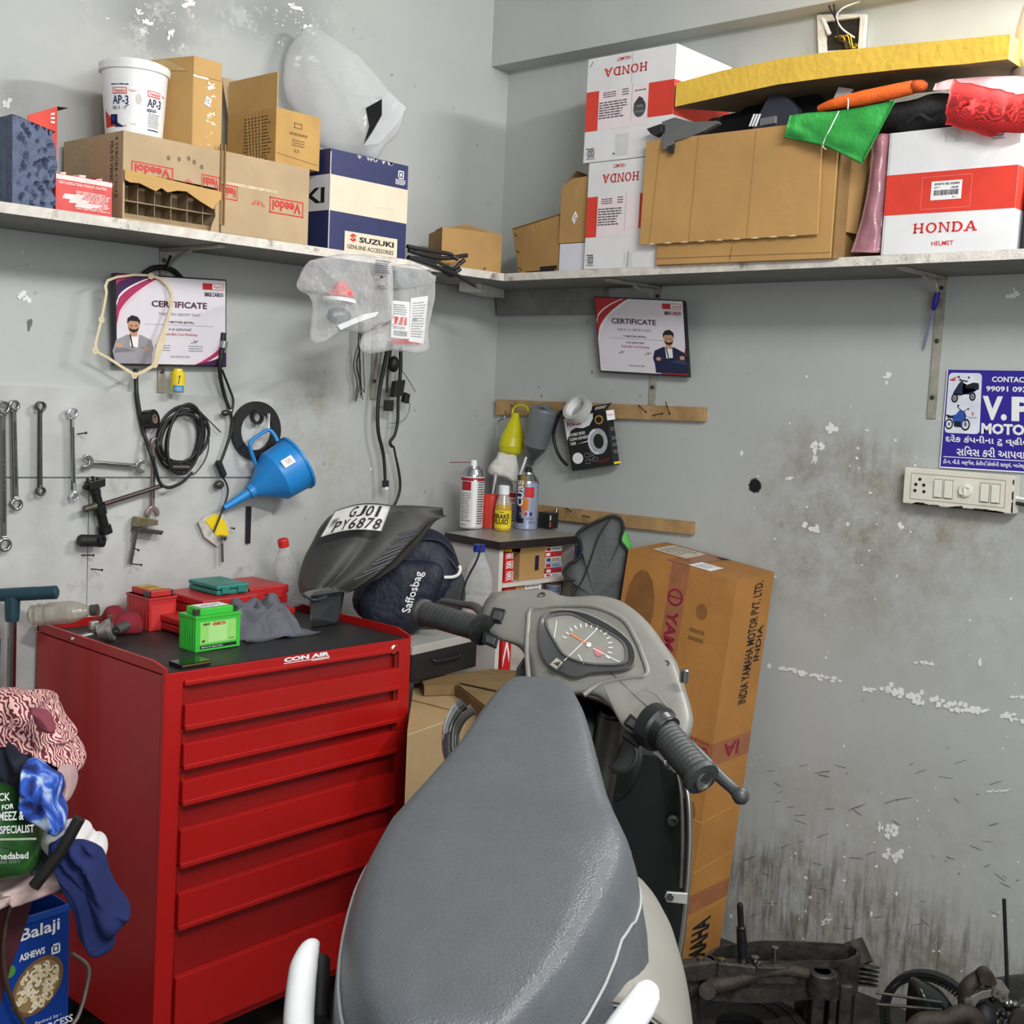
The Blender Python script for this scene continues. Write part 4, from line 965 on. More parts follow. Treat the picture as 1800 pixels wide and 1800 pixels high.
def rp(u, v):
    top = [(1645, 148), (1668, 141), (1720, 136), (1790, 134), (1830, 140)]; bot = [(1640, 160), (1672, 160), (1720, 176), (1780, 168), (1830, 160)]
    k = u*4; i = min(3, int(k)); q = k-i
    return R(lerp(lerp(top[i][0], top[i+1][0], q), lerp(bot[i][0], bot[i+1][0], q), v), lerp(lerp(top[i][1], top[i+1][1], q), lerp(bot[i][1], bot[i+1][1], q), v), .30+.03*v+.006*math.sin(u*14))
t.part('plastic_sleeve', MB().grid(rp, 24, 6, M('pink_clear_film', (236, 200, 204), .15, var=.1, vs=30, alpha=.6, bump=.5, bs=20), th=.002))
f = MB(); p4 = [R(x, y, .345) for x, y in ((1722, 205), (1748, 190), (1765, 205), (1750, 228))]; f.prism(p4, (1, 0, 0), .003, REDM); p4 = [R(x, y, .343) for x, y in ((1745, 190), (1785, 178), (1778, 198), (1765, 205))]; f.prism(p4, (1, 0, 0), .002, M('silver_film', (206, 208, 210), .2, .3, var=.2))
t.part('folded_corner', f)
f = MB(); F_ = Face(f, R(1709, 201, .353), R(1728, 201, .353), R(1709, 184, .353), R(1728, 184, .353)); F_.text('RI', 0, 0, 1, 1, WHITE, 1, .02, 90); t.part('printed_letters', f); t.done()
# pink plastic wrapped shaft between the cartons
PKW = M('pink_wrap', (186, 130, 140), .2, var=.25, vs=18, alpha=.75, bump=.5, bs=18)
def pw(u, v):
    x = lerp(lerp(1536, 1498, v*v), lerp(1562, 1545, v), u); y = lerp(236, 444, v)
    return R(x, y, .285+.018*math.sin(u*math.pi)+.006*noise.noise(V((u*3, v*7, 2))))
t = Thing('wrapped_part', 'long part wrapped in pinkish film standing between brown and helmet cartons', 'packet'); 
t.part('wrap', MB().grid(pw, 8, 26, PKW, th=.004)); t.part('inner_part', MB().prism([R(x, y, .275) for x, y in ((1542, 240), (1558, 240), (1546, 440), (1520, 438))], (1, 0, 0), .02, M('dark_wrapped_part', (86, 78, 80), .4, var=.3, vs=30))); t.done()
# things cut by the frame beyond the carton
mb = MB().lathe([(.03, 0), (.045, .02), (.05, .09), (.04, .14), (.025, .19), (0, .2)], M('white_plastic_jar', (232, 226, 220), .4, var=.08), V((-.20, R(1822, 100, .20).y, zt+.13)), seg=20)
mb.lathe([(.05, 0), (.05, .13), (.03, .131)], M('tin_side', (150, 140, 128), .4, var=.15), V((-.20, R(1822, 100, .20).y, zt+.0)), seg=20)
single('jar', mb, 'white jar at the end of the yellow foam slab', 'jar')
yk = HR[0].y-HR[1]-.012
mb = MB().obox(V((-.27, yk, HR[0].z)), UR*.12, UI*.2, UZ*.13, M('dark_navy_case', (30, 32, 44), .4, var=.1)).obox(V((-.27, yk, HR[0].z+.13)), UR*.12, UI*.2, UZ*.015, RB).obox(V((-.265, yk, HR[0].z+.145)), UR*.12, UI*.18, UZ*.07, CARDD)
single('stacked_case', mb, 'dark case at the far side of the lone helmet carton', 'case', bevel=.002)

# ================================================================== hung on the left wall
NL = V((0, -1, 0))
def circ(c, r, n=20, ux=UX, uz=UZ, t0=0.0, t1=1.0):
    return [c+ux*r*math.cos(2*math.pi*lerp(t0, t1, i/n))+uz*r*math.sin(2*math.pi*lerp(t0, t1, i/n)) for i in range(n)]
def spanner(p0, p1, w, ends, label, m=STEEL, off=.026, th=.009, proj=L, cant=.012):
    """p0, p1: pixel centres of the two ends; ends: ('ring'|'open', radius px)"""
    a, b = proj(*p0, off), proj(*p1, off); d = (b-a); l = d.length; d.normalize(); s = d.cross(NL).normalized()
    pxm = (proj(p0[0], p0[1]+10, off)-a).length/10; t = Thing('spanner', label, 'spanner', 'spanners on the tool board')
    hw = w*pxm/2; r0, r1 = ends[0][1]*pxm, ends[1][1]*pxm
    sa, sb = a+d*r0*.85, b-d*r1*.85
    mb = MB(); c = NL*.5*th
    mb.add([sa-s*hw*.8, sa+s*hw*.8, sb+s*hw, sb-s*hw, sa-s*hw*.5+NL*th, sa+s*hw*.5+NL*th, sb+s*hw*.6+NL*th, sb-s*hw*.6+NL*th, sa-s*hw*.9+c, sa+s*hw*.9+c, sb+s*hw*1.05+c, sb-s*hw*1.05+c],
           [(0, 1, 2, 3), (4, 7, 6, 5), (0, 8, 9, 1), (8, 4, 5, 9), (1, 9, 10, 2), (9, 5, 6, 10), (2, 10, 11, 3), (10, 6, 7, 11), (3, 11, 8, 0), (11, 7, 4, 8)], m)
    f = Face(mb, sa-s*hw*.3+NL*th+d*l*.12, sa+s*hw*.3+NL*th+d*l*.12, sb-s*hw*.3+NL*th-d*l*.12); f.rect(0, 0, 1, 1, M('groove_shade', (84, 84, 82), .45, .9));  # flat dark strip: the shade of a groove put into the colour
    for k in range(7): f.rect(.2, .3+k*.055, .8, .33+k*.055, STEEL, 2)
    t.part('shaft', mb, .0012)
    for e, q, (kind, _), r, o in ((0, a, ends[0], r0, -d), (1, b, ends[1], r1, d)):
        mb = MB()
        if kind == 'ring':
            mb.band(circ(q, r, 24, d, s), circ(q, r*.62, 24, d, s), NL, th*1.5, m)
            mb.obox(q-o*r*1.25-s*hw*.8, o*r*.5, s*hw*1.6, NL*th*1.2, m)
        else:
            out = circ(q, r, 22, o, s, .16, .84); up, lo = out[0], out[-1]
            pts = out+[q-s*r*.42-o*r*.1+V((0, 0, 0)), q-o*r*.28-s*r*.36, q-o*r*.28+s*r*.36, q+s*r*.42-o*r*.1]
            pts = out+[lo+(q-lo)*.34+o*r*.25, q-s*r*.38+o*r*.0, q-o*r*.3-s*r*.2, q-o*r*.3+s*r*.2, q+s*r*.38+o*r*.0, up+(q-up)*.34+o*r*.25]
            mb.prism(pts, NL, th, m)
        t.part('ring_end' if kind == 'ring' else 'open_end', mb, .0015)
    t.done()
spanner((3, 716), (5, 957), 12, (('ring', 12), ('ring', 12.5)), 'largest bright spanner at the very end of the hanging row')
spanner((22, 712), (26, 886), 12, (('ring', 9.5), ('ring', 11)), 'bright ring spanner hanging close against the largest one', off=.022)
spanner((69, 714), (69, 863), 8.5, (('ring', 9), ('ring', 8.5)), 'darkened ring spanner hanging alone between two brighter ones', DSTEEL)
spanner((125, 725), (128, 872), 9, (('ring', 9), ('ring', 7.5)), 'slim bright ring spanner hanging just above the level open spanner', CHROME)
spanner((150, 812), (246, 820), 8.5, (('open', 13), ('open', 12)), 'open-ended spanner lying level on two nails')
spanner((269, 778), (266, 902), 8.5, (('ring', 9), ('open', 13)), 'combination spanner hanging jaw down behind the black cable', M('worn_red_steel', (170, 152, 146), .35, .9, var=.25, vs=40), off=.03)

# black puller tool
DB = M('black_oxide', (30, 30, 30), .38, .3, var=.25, vs=30)
t = Thing('puller_tool', 'black cylindrical puller tool with a side rod hanging under the level spanner', 'tool')
def cyl(mb, a, b, r, m, seg=16): return mb.tube([a, b], r, m, seg)
a, b = L(163, 848, .04), L(187, 942, .04); ax = (b-a).normalized()
mb = MB().lathe([(.014, 0), (.014, .03), (.0125, .032), (.0125, .06), (.0165, .062), (.0165, .085), (.013, .087), (.013, .115), (.018, .118), (.018, .138)], DB, a, ax, 18)
t.part('barrel', mb)
mb = MB()
for dx, dy in ((-9, -6), (0, -9), (8, -7)): mb.tube([L(163+dx, 848+dy*.3, .04), L(163+dx, 846+dy, .04)], .004, DB, 8)
mb.obox(L(148, 860, .03), L(175, 853, .03)-L(148, 860, .03), L(148, 846, .03)-L(148, 860, .03), NL*.03, DB); mb.tube([L(147, 856, .045), L(156, 860, .045)], .005, DB, 8)
t.part('clamp_head', mb, .002)
t.part('side_knob', MB().lathe([(.007, 0), (.009, .004), (.008, .02), (.01, .034)], M('worn_oxide', (96, 92, 80), .45, .6, var=.3, vs=40), L(147, 896, .045), L(172, 888, .045)-L(147, 896, .045), 14))
t.part('side_rod', MB().tube([L(183, 886, .045), L(284, 854, .045)], .0062, M('brown_rod', (84, 74, 70), .4, .5, var=.2), 12))
t.part('handle', MB().lathe([(.012, -.002), (.0155, .004), (.0155, .05), (.0165, .052), (.0165, .064)], M('black_grip', (28, 28, 29), .6, var=.2, vs=40), L(140, 950, .042), L(186, 951, .042)-L(140, 950, .042), 16))
t.part('socket', MB().lathe([(.012, 0), (.012, .004), (.006, .004), (.006, -.004)], DB, L(179, 948, .06), NL, 6, False)); t.done()

# small clamp
BRS = M('brass_steel', (150, 138, 108), .35, .9, var=.25, vs=40)
t = Thing('clamp', 'small brassy clamp block with a rod hanging under the combination spanner', 'clamp')
q = [L(231, 924, .02), L(267, 921, .02), L(267, 912, .02), L(233, 907, .02)]; t.part('block', MB().prism(q, NL, .03, BRS), .001)
q = [L(230, 932, .02), L(272, 938, .02), L(276, 931, .02), L(232, 926, .02)]; t.part('jaw', MB().prism(q, NL, .034, DSTEEL), .001)
t.part('rod', MB().tube([L(239, 932, .034), L(229, 990, .024)], .0058, STEEL, 10)); t.done()

# long black cable from the certificate, curving to the coil
CAB = M('black_cable', (26, 26, 27), .5, var=.2, vs=40)
single('cable', MB().spline([L(x, y, o) for x, y, o in ((239, 648, .012), (240, 690, .02), (246, 730, .022), (254, 765, .026), (264, 795, .05), (272, 820, .05), (281, 848, .05), (297, 857, .056), (320, 848, .05), (338, 830, .045))], [.006, .006, .0065, .0055, .005, .005, .0045, .0045, .004, .0035], CAB, 8), 'long black cable dropping from the certificate with the gasket to the coiled hose', 'cable')
# roll of black tape
c0, c1 = L(256, 738, .02), L(276, 736, .05); ax = c1-c0
t = Thing('tape_roll', 'roll of black insulating tape between the long cable and the coil', 'tape roll')
t.part('tape', MB().lathe([(.012, 0), (.0255, .001), (.0255, .027), (.012, .028), (.012, 0)], M('black_tape', (24, 24, 26), .3), c0, ax, 26))
t.part('core', MB().lathe([(.0122, .001), (.0122, .0285), (.0105, .0285), (.0105, .001), (.0122, .001)], M('brown_core', (150, 120, 104), .8), c0, ax, 22)); t.done()
# coil of black hose
rd = random.Random(12); mb = MB(); cpts = []
t = Thing('hose_coil', 'coil of black hose and wire hanging on the tool board', 'hose coil')
for k in range(6):
    cx, cy, rx, ry, ph = 318+rd.uniform(-6, 8), 772+rd.uniform(-5, 5), rd.uniform(26, 44), rd.uniform(44, 62), rd.uniform(-.3, .3)
    for j in range(14):
        a = 2*math.pi*j/13-1.4; cpts.append(L(cx+rx*math.cos(a)+8*math.sin(a+ph), cy-ry*math.sin(a+1.57*0)*1.0 if True else 0, .02+.006*k+.004*math.sin(a*2)))
t.part('coil', MB().spline(cpts, .0042, CAB, 7, 3))
t.part('thin_wire', MB().spline([L(330, 715, .03), L(350, 730, .03), L(366, 760, .03), L(364, 800, .03), L(345, 830, .03), L(330, 836, .03)], .0018, CAB, 6).spline([L(350, 722, .035), L(370, 742, .035), L(388, 760, .035)], .0018, CAB, 6))
t.part('sleeve', MB().tube([L(300, 822, .045), L(328, 822, .045)], .011, DSTEEL, 10)); t.done()

# wiring harness with a switch, hanging from the certificate edge
t = Thing('wiring_harness', 'black wiring harness with a cylindrical plug beside the certificate with the gasket', 'wiring')
t.part('wire', MB().spline([L(x, y, o) for x, y, o in ((393, 585, .05), (390, 620, .05), (386, 650, .045), (393, 690, .03), (404, 722, .03), (408, 750, .03), (398, 785, .03), (388, 812, .03))], [.008, .0075, .006, .0055, .005, .0045, .004, .004], CAB, 8).spline([L(390, 650, .04), L(402, 680, .03), (L(410, 705, .03)), L(406, 728, .034)], .0035, CAB, 7).spline([L(385, 830, .03), L(398, 850, .03), L(400, 870, .03), L(388, 905, .035), L(376, 935, .04)], .0028, CAB, 6))
t.part('knot', MB().ball(L(396, 726, .035), .011, DSTEEL, 10, (1.2, .8, .8)).ball(L(405, 722, .035), .008, STEEL, 8))
t.part('plug', MB().lathe([(.005, 0), (.0105, .006), (.0105, .045), (.007, .05)], PLAS, L(382, 810, .035), L(397, 846, .035)-L(382, 810, .035), 14))
t.part('connector', MB().ball(L(385, 852, .03), .016, M('smoked_plastic', (58, 58, 56), .3), 12, (1, .7, .8))); t.part('tape_collar', MB().tube([L(394, 600, .052), L(392, 612, .052)], .0105, M('silver_tape', (150, 150, 146), .4, .4), 10)); t.done()
# yellow spare part packet with an ignition key
t = Thing('part_packet', 'yellow and clear spare part packet pinned to the tool board', 'packet')
t.part('packet', MB().prism([L(x, y, .02) for x, y in ((347, 918), (362, 905), (388, 900), (404, 928), (400, 945), (380, 960), (358, 944))], NL, .006, M('silver_packet', (208, 206, 196), .3, .2, var=.2, vs=60)))
t.part('yellow_card', MB().prism([L(x, y, .0265) for x, y in ((360, 915), (380, 902), (396, 918), (402, 940), (384, 946))], NL, .002, YEL)); 
t.part('metal_part', MB().lathe([(.004, 0), (.012, .004), (.012, .014), (.004, .016)], STEEL, L(390, 950, .035), V((.1, -.2, 1)), 14).tube([L(390, 955, .035), L(391, 988, .035)], .004, STEEL, 8)); t.done()
# black ring with small ring
c = L(448, 757, .014); t = Thing('rubber_ring', 'wide flat black rubber ring hanging behind the blue funnel', 'ring')
rr = (L(448, 705, .014)-L(448, 808, .014)).length/2
t.part('ring', MB().band(circ(c, rr, 40), circ(c, rr*.66, 40), NL, .012, RUB)); t.done()
c2 = L(446, 733, .016); single('rubber_ring', MB().band(circ(c2+NL*.012, .021, 26), circ(c2+NL*.012, .0125, 26), NL, .009, RUB), 'small black rubber ring inside the top of the wide one', 'ring')
single('rubber_strip', MB().prism([L(432, 890, .014), L(440, 890, .014), L(438, 955, .014), L(431, 955, .014)], NL, .006, RUB), 'black rubber strip hanging below the blue funnel', 'strip')

# blue funnel
FB = M('blue_plastic', (36, 136, 210), .42, var=.08, vs=14)
p0, p1 = L(394, 893, .05), L(520, 815, .10); ax = (p1-p0).normalized(); ln = (p1-p0).length
t = Thing('funnel', 'big blue plastic funnel hanging by its handle on the tool board', 'funnel')
prof = [(.0085, 0), (.014, ln*.33), (.0195, ln*.34), (.021, ln*.40), (.0745, ln*.70), (.079, ln*1.0), (.0835, ln*1.0), (.0835, ln*1.03), (.076, ln*1.03), (.072, ln*.72), (.012, ln*.4), (.007, 0), (.0085, 0)]
mbf = MB().lathe(prof, FB, p0, ax, 30, True)
t.part('cone', mbf)
h = [L(x, y, o) for x, y, o in ((452, 822, .06), (442, 795, .06), (440, 778, .06), (455, 765, .06), (472, 756, .07), (482, 764, .08), (488, 776, .09))]
t.part('handle', MB().spline(h, .0055, FB, 8))
st = MB(); ctr = p0+ax*ln*.82; upv = (UZ*.55-UX*.12+NL*.8); upv = (upv-ax*upv.dot(ax)).normalized(); sd = ax.cross(upv)
k = ctr+upv*.0795; F_ = Face(st, k-sd*.012+ax*.02, k-sd*.012-ax*.016+ax*.0, k+sd*.012+ax*.02); F_.rect(0, 0, 1, 1, WHITE); F_.lines(.2, .2, .8, .8, 3, ORG, 2)
t.part('price_sticker', st, label='small white sticker'); 
t.part('hanging_string', MB().tube([L(471, 727, .03), L(472, 757, .07)], .0012, WHITE, 5).tube([L(474, 727, .03), L(473, 757, .07)], .0012, WHITE, 5)); t.done()

# yellow bottle under the certificate
c = L(312, 690, .045); h = L(312, 648, .045).z-c.z; YB_ = M('yellow_bottle', (232, 206, 34), .4, var=.05); LB = M('blue_label', (40, 130, 200), .45)
t = Thing('bottle', 'little yellow bottle with a blue band hanging under the certificate', 'bottle')
mb = MB().lathe([(.014, 0), (.0185, .002), (.0185, h*.74), (.0185, h*.82), (.013, h*.9), (.012, h)], YB_, c, UZ, 22)
fn = cylface(c, .0187, c.z, c.z+h, facing(c), 2.2); f = Face(mb, fn=fn, lift=.0004); f.rect(.2, .03, .95, .3, LB, 1, 8); f.line((.55, .35), (.62, .68), .05, .05, BLACK); f.line((.56, .68), (.68, .70), .03, .05, BLACK); f.lines(.3, .08, .8, .24, 2, YEL, 3)
t.part('bottle', mb); t.done()

# ------------------------------------------------------------------ certificates
PAP = M('certificate_paper', (226, 220, 226), .4, var=.02); FRM = M('thin_black_frame', (26, 24, 30), .4); MAG = M('magenta_print', (178, 52, 96), .45, var=.05); PUR = M('purple_print', (66, 32, 78), .45, var=.05); CRI = M('crimson_print', (190, 36, 44), .45, var=.05); ROSE = M('rose_tint', (232, 206, 216), .45)
SKIN = M('printed_skin', (200, 150, 120), .5); HAIR = M('printed_hair', (30, 24, 24), .5); SUITG = M('printed_grey_suit', (152, 150, 156), .5); SUITN = M('printed_navy_suit', (28, 32, 66), .5)
def arc_pts(cx, cy, r, t0, t1, n=14): return [(cx+r*math.cos(lerp(t0, t1, i/n)), cy+r*math.sin(lerp(t0, t1, i/n))*1.42) for i in range(n+1)]
def corner_swoosh(f, cx, cy, sx, sy, cols):
    for (u0, v0, u1, v1, m), k in zip(cols, range(9)):
        o_ = [(cx+sx*u0*math.sin(math.pi/2*i/12)**.9, cy+sy*v0*(1-math.sin(math.pi/2*i/12))**1.0) for i in range(13)]
        f.poly([(cx, cy)]+[(cx+sx*u0*(i/12), cy+sy*v0*(1-(i/12)**.55)) for i in range(13)], m, 1+k*.35)
def man(f, cx, y0, s, suit, mirror=1):
    g = lambda pts: [(cx+mirror*x*s*.72, y0+y*s) for x, y in pts]
    f.poly(g([(-.42, 0), (.40, 0), (.42, .22), (.46, .34), (.40, .52), (.16, .62), (-.14, .62), (-.40, .50), (-.48, .26)]), suit, 3.2)
    f.poly(g([(-.09, .3), (.09, .3), (.11, .62), (-.08, .62)]), WHITE, 3.5)
    f.poly(g([(-.08, .58), (.08, .58), (.09, .7), (-.08, .7)]), SKIN, 3.7)
    f.ell(cx, y0+.80*s, .115*s*.72*1.15, .16*s, SKIN, 4, 16)
    f.poly(g([(-.15, .84), (-.14, .96), (-.04, 1.03), (.09, 1.0), (.15, .92), (.14, .82), (.10, .9), (-.09, .91)]), HAIR, 4.4)
    f.poly(g([(-.09, .70), (0, .66), (.09, .70), (.11, .78), (.05, .73), (-.05, .73), (-.11, .78)]), HAIR, 4.3)
    f.rect(cx-.055*s, y0+.80*s, cx-.02*s, y0+.82*s, HAIR, 4.5); f.rect(cx+.02*s, y0+.80*s, cx+.055*s, y0+.82*s, HAIR, 4.5)
    f.poly(g([(-.44, .22), (.30, .30), (.34, .36), (-.40, .33)]), M('printed_navy_fold', (52, 56, 92), .5) if suit is SUITN else M('printed_suit_fold', (120, 118, 124), .5), 3.6); f.poly(g([(.40, .20), (-.24, .34), (-.26, .40), (.42, .30)]), suit, 3.9)
    f.ell(cx+.22*s*mirror, y0+.33*s, .05*s, .045*s, SKIN, 4.2, 10); f.ell(cx-.24*s*mirror, y0+.38*s, .05*s, .05*s, SKIN, 4.2, 10)
    f.line((cx-.06*s, y0+.62*s), (cx-.02*s, y0+.34*s), .012, .012, HAIR, 4)
def certificate(corners, n, label, warm, man_left):
    bl, br, tr, tl = corners
    t = Thing('certificate', label, 'certificate'); th = .016; nv = V(n).normalized()
    mb = MB().prism(corners, nv, th, FRM); t.part('frame', mb, .001)
    mb = MB(); k = nv*(th+.0006); f = Face(mb, bl+k, br+k, tl+k, tr+k, lift=.0004); f.rect(.012, .016, .988, .984, PAP)
    c1, c2, c3 = (PUR, MAG, ROSE) if not warm else (CRI, CRI, ROSE)
    def sw(cx, cy, sx, sy, u, v, m, k): f.poly([(cx, cy)]+[(cx+sx*u*i/14, cy+sy*v*(1-(i/14)**.5)) for i in range(15)], m, k)
    sw(.012, .984, 1, -1, .42, .62, ROSE if not warm else WHITE, 1.3); sw(.012, .984, 1, -1, .38, .54, c2, 1.6); sw(.012, .984, 1, -1, .33, .34, WHITE, 1.9); sw(.012, .984, 1, -1, .31, .30, c1, 2.2)
    if not warm: sw(.012, .984, 1, -1, .2, .12, MAG, 2.5)
    def sw2(u, v, m, k): f.poly([(.988, .016)]+[(.988-u*i/14, .016+v*(1-(i/14)**.5)) for i in range(15)], m, k)
    sw2(.34, .42, ROSE, 1.3); sw2(.29, .36, c2, 1.6); sw2(.24, .26, WHITE, 1.9); sw2(.30, .16, c1, 2.2)
    if warm: f.rect(.10, .08, .15, .70, M('pink_wave', (240, 222, 228), .5), 1.1)
    cxx = .44 if warm else .56
    f.text('CERTIFICATE', cxx-.25, .655, cxx+.25, .725, M('maroon_ink', (70, 24, 44), .5), 4.8, .018); f.text('THIS IS TO CERTIFY THAT', cxx-.19, .565, cxx+.19, .595, GREY, 4.8)
    f.line((cxx-.31, .46), (cxx+.31, .46), .003, .004, GREY, 2); f.text('V P MOTORS (BOPAL)', cxx-.13, .475, cxx+.13, .507, BLACK, 4.8, .01); f.text('is an authorized', cxx-.10, .40, cxx+.10, .435, INK, 4.8); f.text('Veedol Bike Care Workshop', cxx-.16, .335, cxx+.16, .375, CRI, 4.8)
    for a in (cxx-.22, cxx+.08): f.lines(a, .16, a+.14, .24, 3, GREY, 3, .4); f.line((a+.02, .26), (a+.09, .29), .006, .008, INK, 2); f.line((a+.05, .3), (a+.07, .26), .006, .008, INK, 2)
    f.text('Valid till March 2021', cxx-.09, .095, cxx+.09, .12, GREY, 4.8)
    f.rect(.77, .875, .965, .945, CRI, 4.8); f.rect(.86, .88, .96, .94, WHITE, 5.2); f.text('Veedol', .868, .89, .952, .932, CRI, 5.6, .01); wings(f, .815, .91, .04, .028, WHITE); 
    f.text('BIKE', .79, .80, .855, .845, BLACK, 4.8, .03); f.text('CARE', .86, .80, .935, .845, CRI if warm else BLACK, 4.8, .02); f.ring(.952, .823, .013, .02, .4, BLACK, 4.8)
    f.lift = .0003
    if man_left: man(f, .155, .016, .52, SUITG)
    else: man(f, .815, .03, .56, SUITN, -1)
    t.part('printed_sheet', mb); t.done()
certificate([L(197, 642, .02), L(392, 646, .02), L(392, 493, .05), L(195, 481, .05)], (0, -1, .12), 'framed certificate with a man in a light suit and a gasket over it', False, True)
certificate([R(1060, 655, .018), R(1215, 664, .018), R(1207, 530, .055), R(1049, 523, .055)], (-1, 0, .16), 'framed certificate with a man in a dark suit under the helmet shelf', True, False)

# cream paper gasket hung over the certificate
GSK = M('cream_gasket', (216, 200, 164), .75, var=.08, vs=30)
path = [(262, 484, 5), (280, 489, 6), (294, 500, 7), (302, 516, 7), (302, 535, 7), (296, 556, 7), (290, 578, 8), (284, 598, 16), (277, 622, 16), (272, 641, 8), (252, 653, 7), (237, 659, 7), (224, 651, 7), (208, 641, 6), (190, 629, 6), (168, 617, 6), (168, 602, 6), (174, 578, 6), (179, 556, 6), (184, 532, 6), (187, 514, 6), (185, 503, 7), (189, 493, 6), (205, 487, 5), (235, 483, 5)]
mid = [L(x, y, .075) for x, y, w in path]; ws = [w*.00115 for *_, w in path]; n = len(mid); o_, i_ = [], []
for k in range(n):
    tg = (mid[(k+1) % n]-mid[k-1]).normalized(); s = tg.cross(NL).normalized(); o_.append(mid[k]+s*ws[k]/2); i_.append(mid[k]-s*ws[k]/2)
mb = MB().band(o_, i_, NL, .0012, GSK)
for x, y in ((265, 485), (300, 530), (272, 641), (236, 660), (167, 616), (178, 562)): mb.band(circ(L(x, y, .0755), .0085, 16), circ(L(x, y, .0755), .0035, 16), NL, .0014, GSK)
single('gasket', mb, 'cream paper engine gasket hung over the framed certificate', 'gasket')
# dark hose loop behind the certificate
single('hose', MB().spline([L(252, 482, .02), L(268, 472, .025), L(288, 470, .025), L(305, 476, .02), L(318, 488, .015)], .007, RUB, 8).tube([L(290, 472, .03), L(300, 450, .06)], .004, RUB, 7), 'black hose loop showing above the certificate with the gasket', 'hose')

# ------------------------------------------------------------------ clear bags on the shelf edge
FILM = film('clear_bag_film', (232, 233, 234), .10, .85, .08, 1.0, 24)
def pouch(outl, y, thick, m, seed, top_z=None):
    ring = catmull([L(px, py, -y) for px, py in outl]+[L(*outl[0], -y)], 3)[:-1]; n = len(ring); c = V((0, 0, 0))
    for p in ring: c += p/n
    def fn(u, v):
        p = ring[int(round(u*n)) % n]; a = (v-.5)*math.pi; k = max(0, math.cos(a))**.6
        q = c+(p-c)*k; q.y += -math.sin(a)*thick*.5*(1 if True else 0)+.016*noise.noise(V(((q.x)*22, q.z*22, seed)))*k; return q
    return MB().grid(fn, n, 13, m, cu=True)
b1 = [(545, 458), (600, 447), (655, 451), (684, 466), (690, 520), (688, 560), (655, 574), (640, 586), (600, 580), (575, 598), (556, 604), (549, 590), (551, 560), (547, 520), (526, 506), (525, 490), (536, 470)]
t = Thing('parts_bag', 'clear plastic bag with a filter part hanging from the shelf edge', 'bag')
t.part('bag', pouch(b1, -.36, .07, FILM, 3))
t.part('red_cap', MB().lathe([(.03, 0), (.036, .004), (.036, .012), (.024, .022), (.012, .04), (0, .042)], M('pink_red_plastic', (206, 90, 90), .4), L(600, 522, .36), UZ, 20))
t.part('white_ring', MB().lathe([(.038, 0), (.044, .003), (.044, .012), (.03, .013)], M('white_plastic', (232, 232, 230), .4), L(596, 533, .36), V((.1, 0, 1)), 20))
t.part('grey_part', MB().ball(L(596, 556, .36), .032, M('grey_cast_part', (104, 112, 114), .4, .4, var=.25, vs=30), 14, (1.2, .7, .75)))
t.part('fold_strip', MB().prism([L(x, y, .392) for x, y in ((592, 572), (640, 552), (665, 548), (660, 556), (630, 566), (598, 580))], NL, .002, M('white_film_fold', (232, 234, 236), .15, alpha=.85)))
m2 = MB(); F_ = Face(m2, L(655, 520, .40), L(690, 524, .40), L(657, 452, .40), L(690, 456, .40)); F_.lines(.1, .6, .9, .95, 6, INK, 4, .5); F_.rect(.35, .48, .5, .53, BLACK); F_.lines(.2, .2, .7, .3, 2, INK, 5)
t.part('bag_print', m2); t.done()
b2 = [(684, 466), (730, 466), (762, 482), (765, 492), (756, 540), (750, 590), (752, 612), (735, 622), (690, 616), (650, 622), (632, 612), (636, 592), (650, 580), (684, 566)]
t = Thing('parts_bag', 'clear plastic bag with red and white labels hanging next to another bag', 'bag')
t.part('bag', pouch(b2, -.335, .05, FILM, 8))
for nm, q, pr in (('white_label', ((688, 528), (720, 531), (718, 596), (687, 593)), 1), ('folded_leaflet', ((722, 524), (752, 520), (744, 604), (718, 600)), 2)):
    mb = MB(); P4 = [L(x, y, .33) for x, y in (q[3], q[2], q[1], q[0])]; mb.prism(P4, NL, .0015, WHITE); f = Face(mb, P4[0]+NL*.0016, P4[1]+NL*.0016, P4[3]+NL*.0016, P4[2]+NL*.0016)
    if pr == 1:
        f.lines(.1, .62, .9, .92, 5, GREY, 2); f.rect(.15, .36, .85, .58, RED, 1); f.line((.3, .36), (.45, .58), .08, .05, WHITE, 2); f.line((.6, .36), (.7, .58), .05, .05, WHITE, 2)
        x = .12
        while x < .88: f.rect(x, .06, x+.03, .2, BLACK); x += .06
        f.lines(.1, .24, .9, .32, 2, INK, 6)
    else: f.lines(.1, .1, .9, .9, 14, GREY, 5, .4); f.ell(.3, .5, .14, .05, GREY, 2, 10)
    t.part(nm, mb)
t.part('red_carton_part', MB().prism([L(x, y, .325) for x, y in ((688, 604), (736, 606), (736, 596), (690, 596))], NL, .004, CRI)); 
t.part('dark_part', MB().prism([L(x, y, .315) for x, y in ((686, 508), (756, 500), (752, 474), (690, 476))], NL, .012, M('smoked_grey_part', (112, 116, 118), .35, var=.25, vs=30))); t.done()

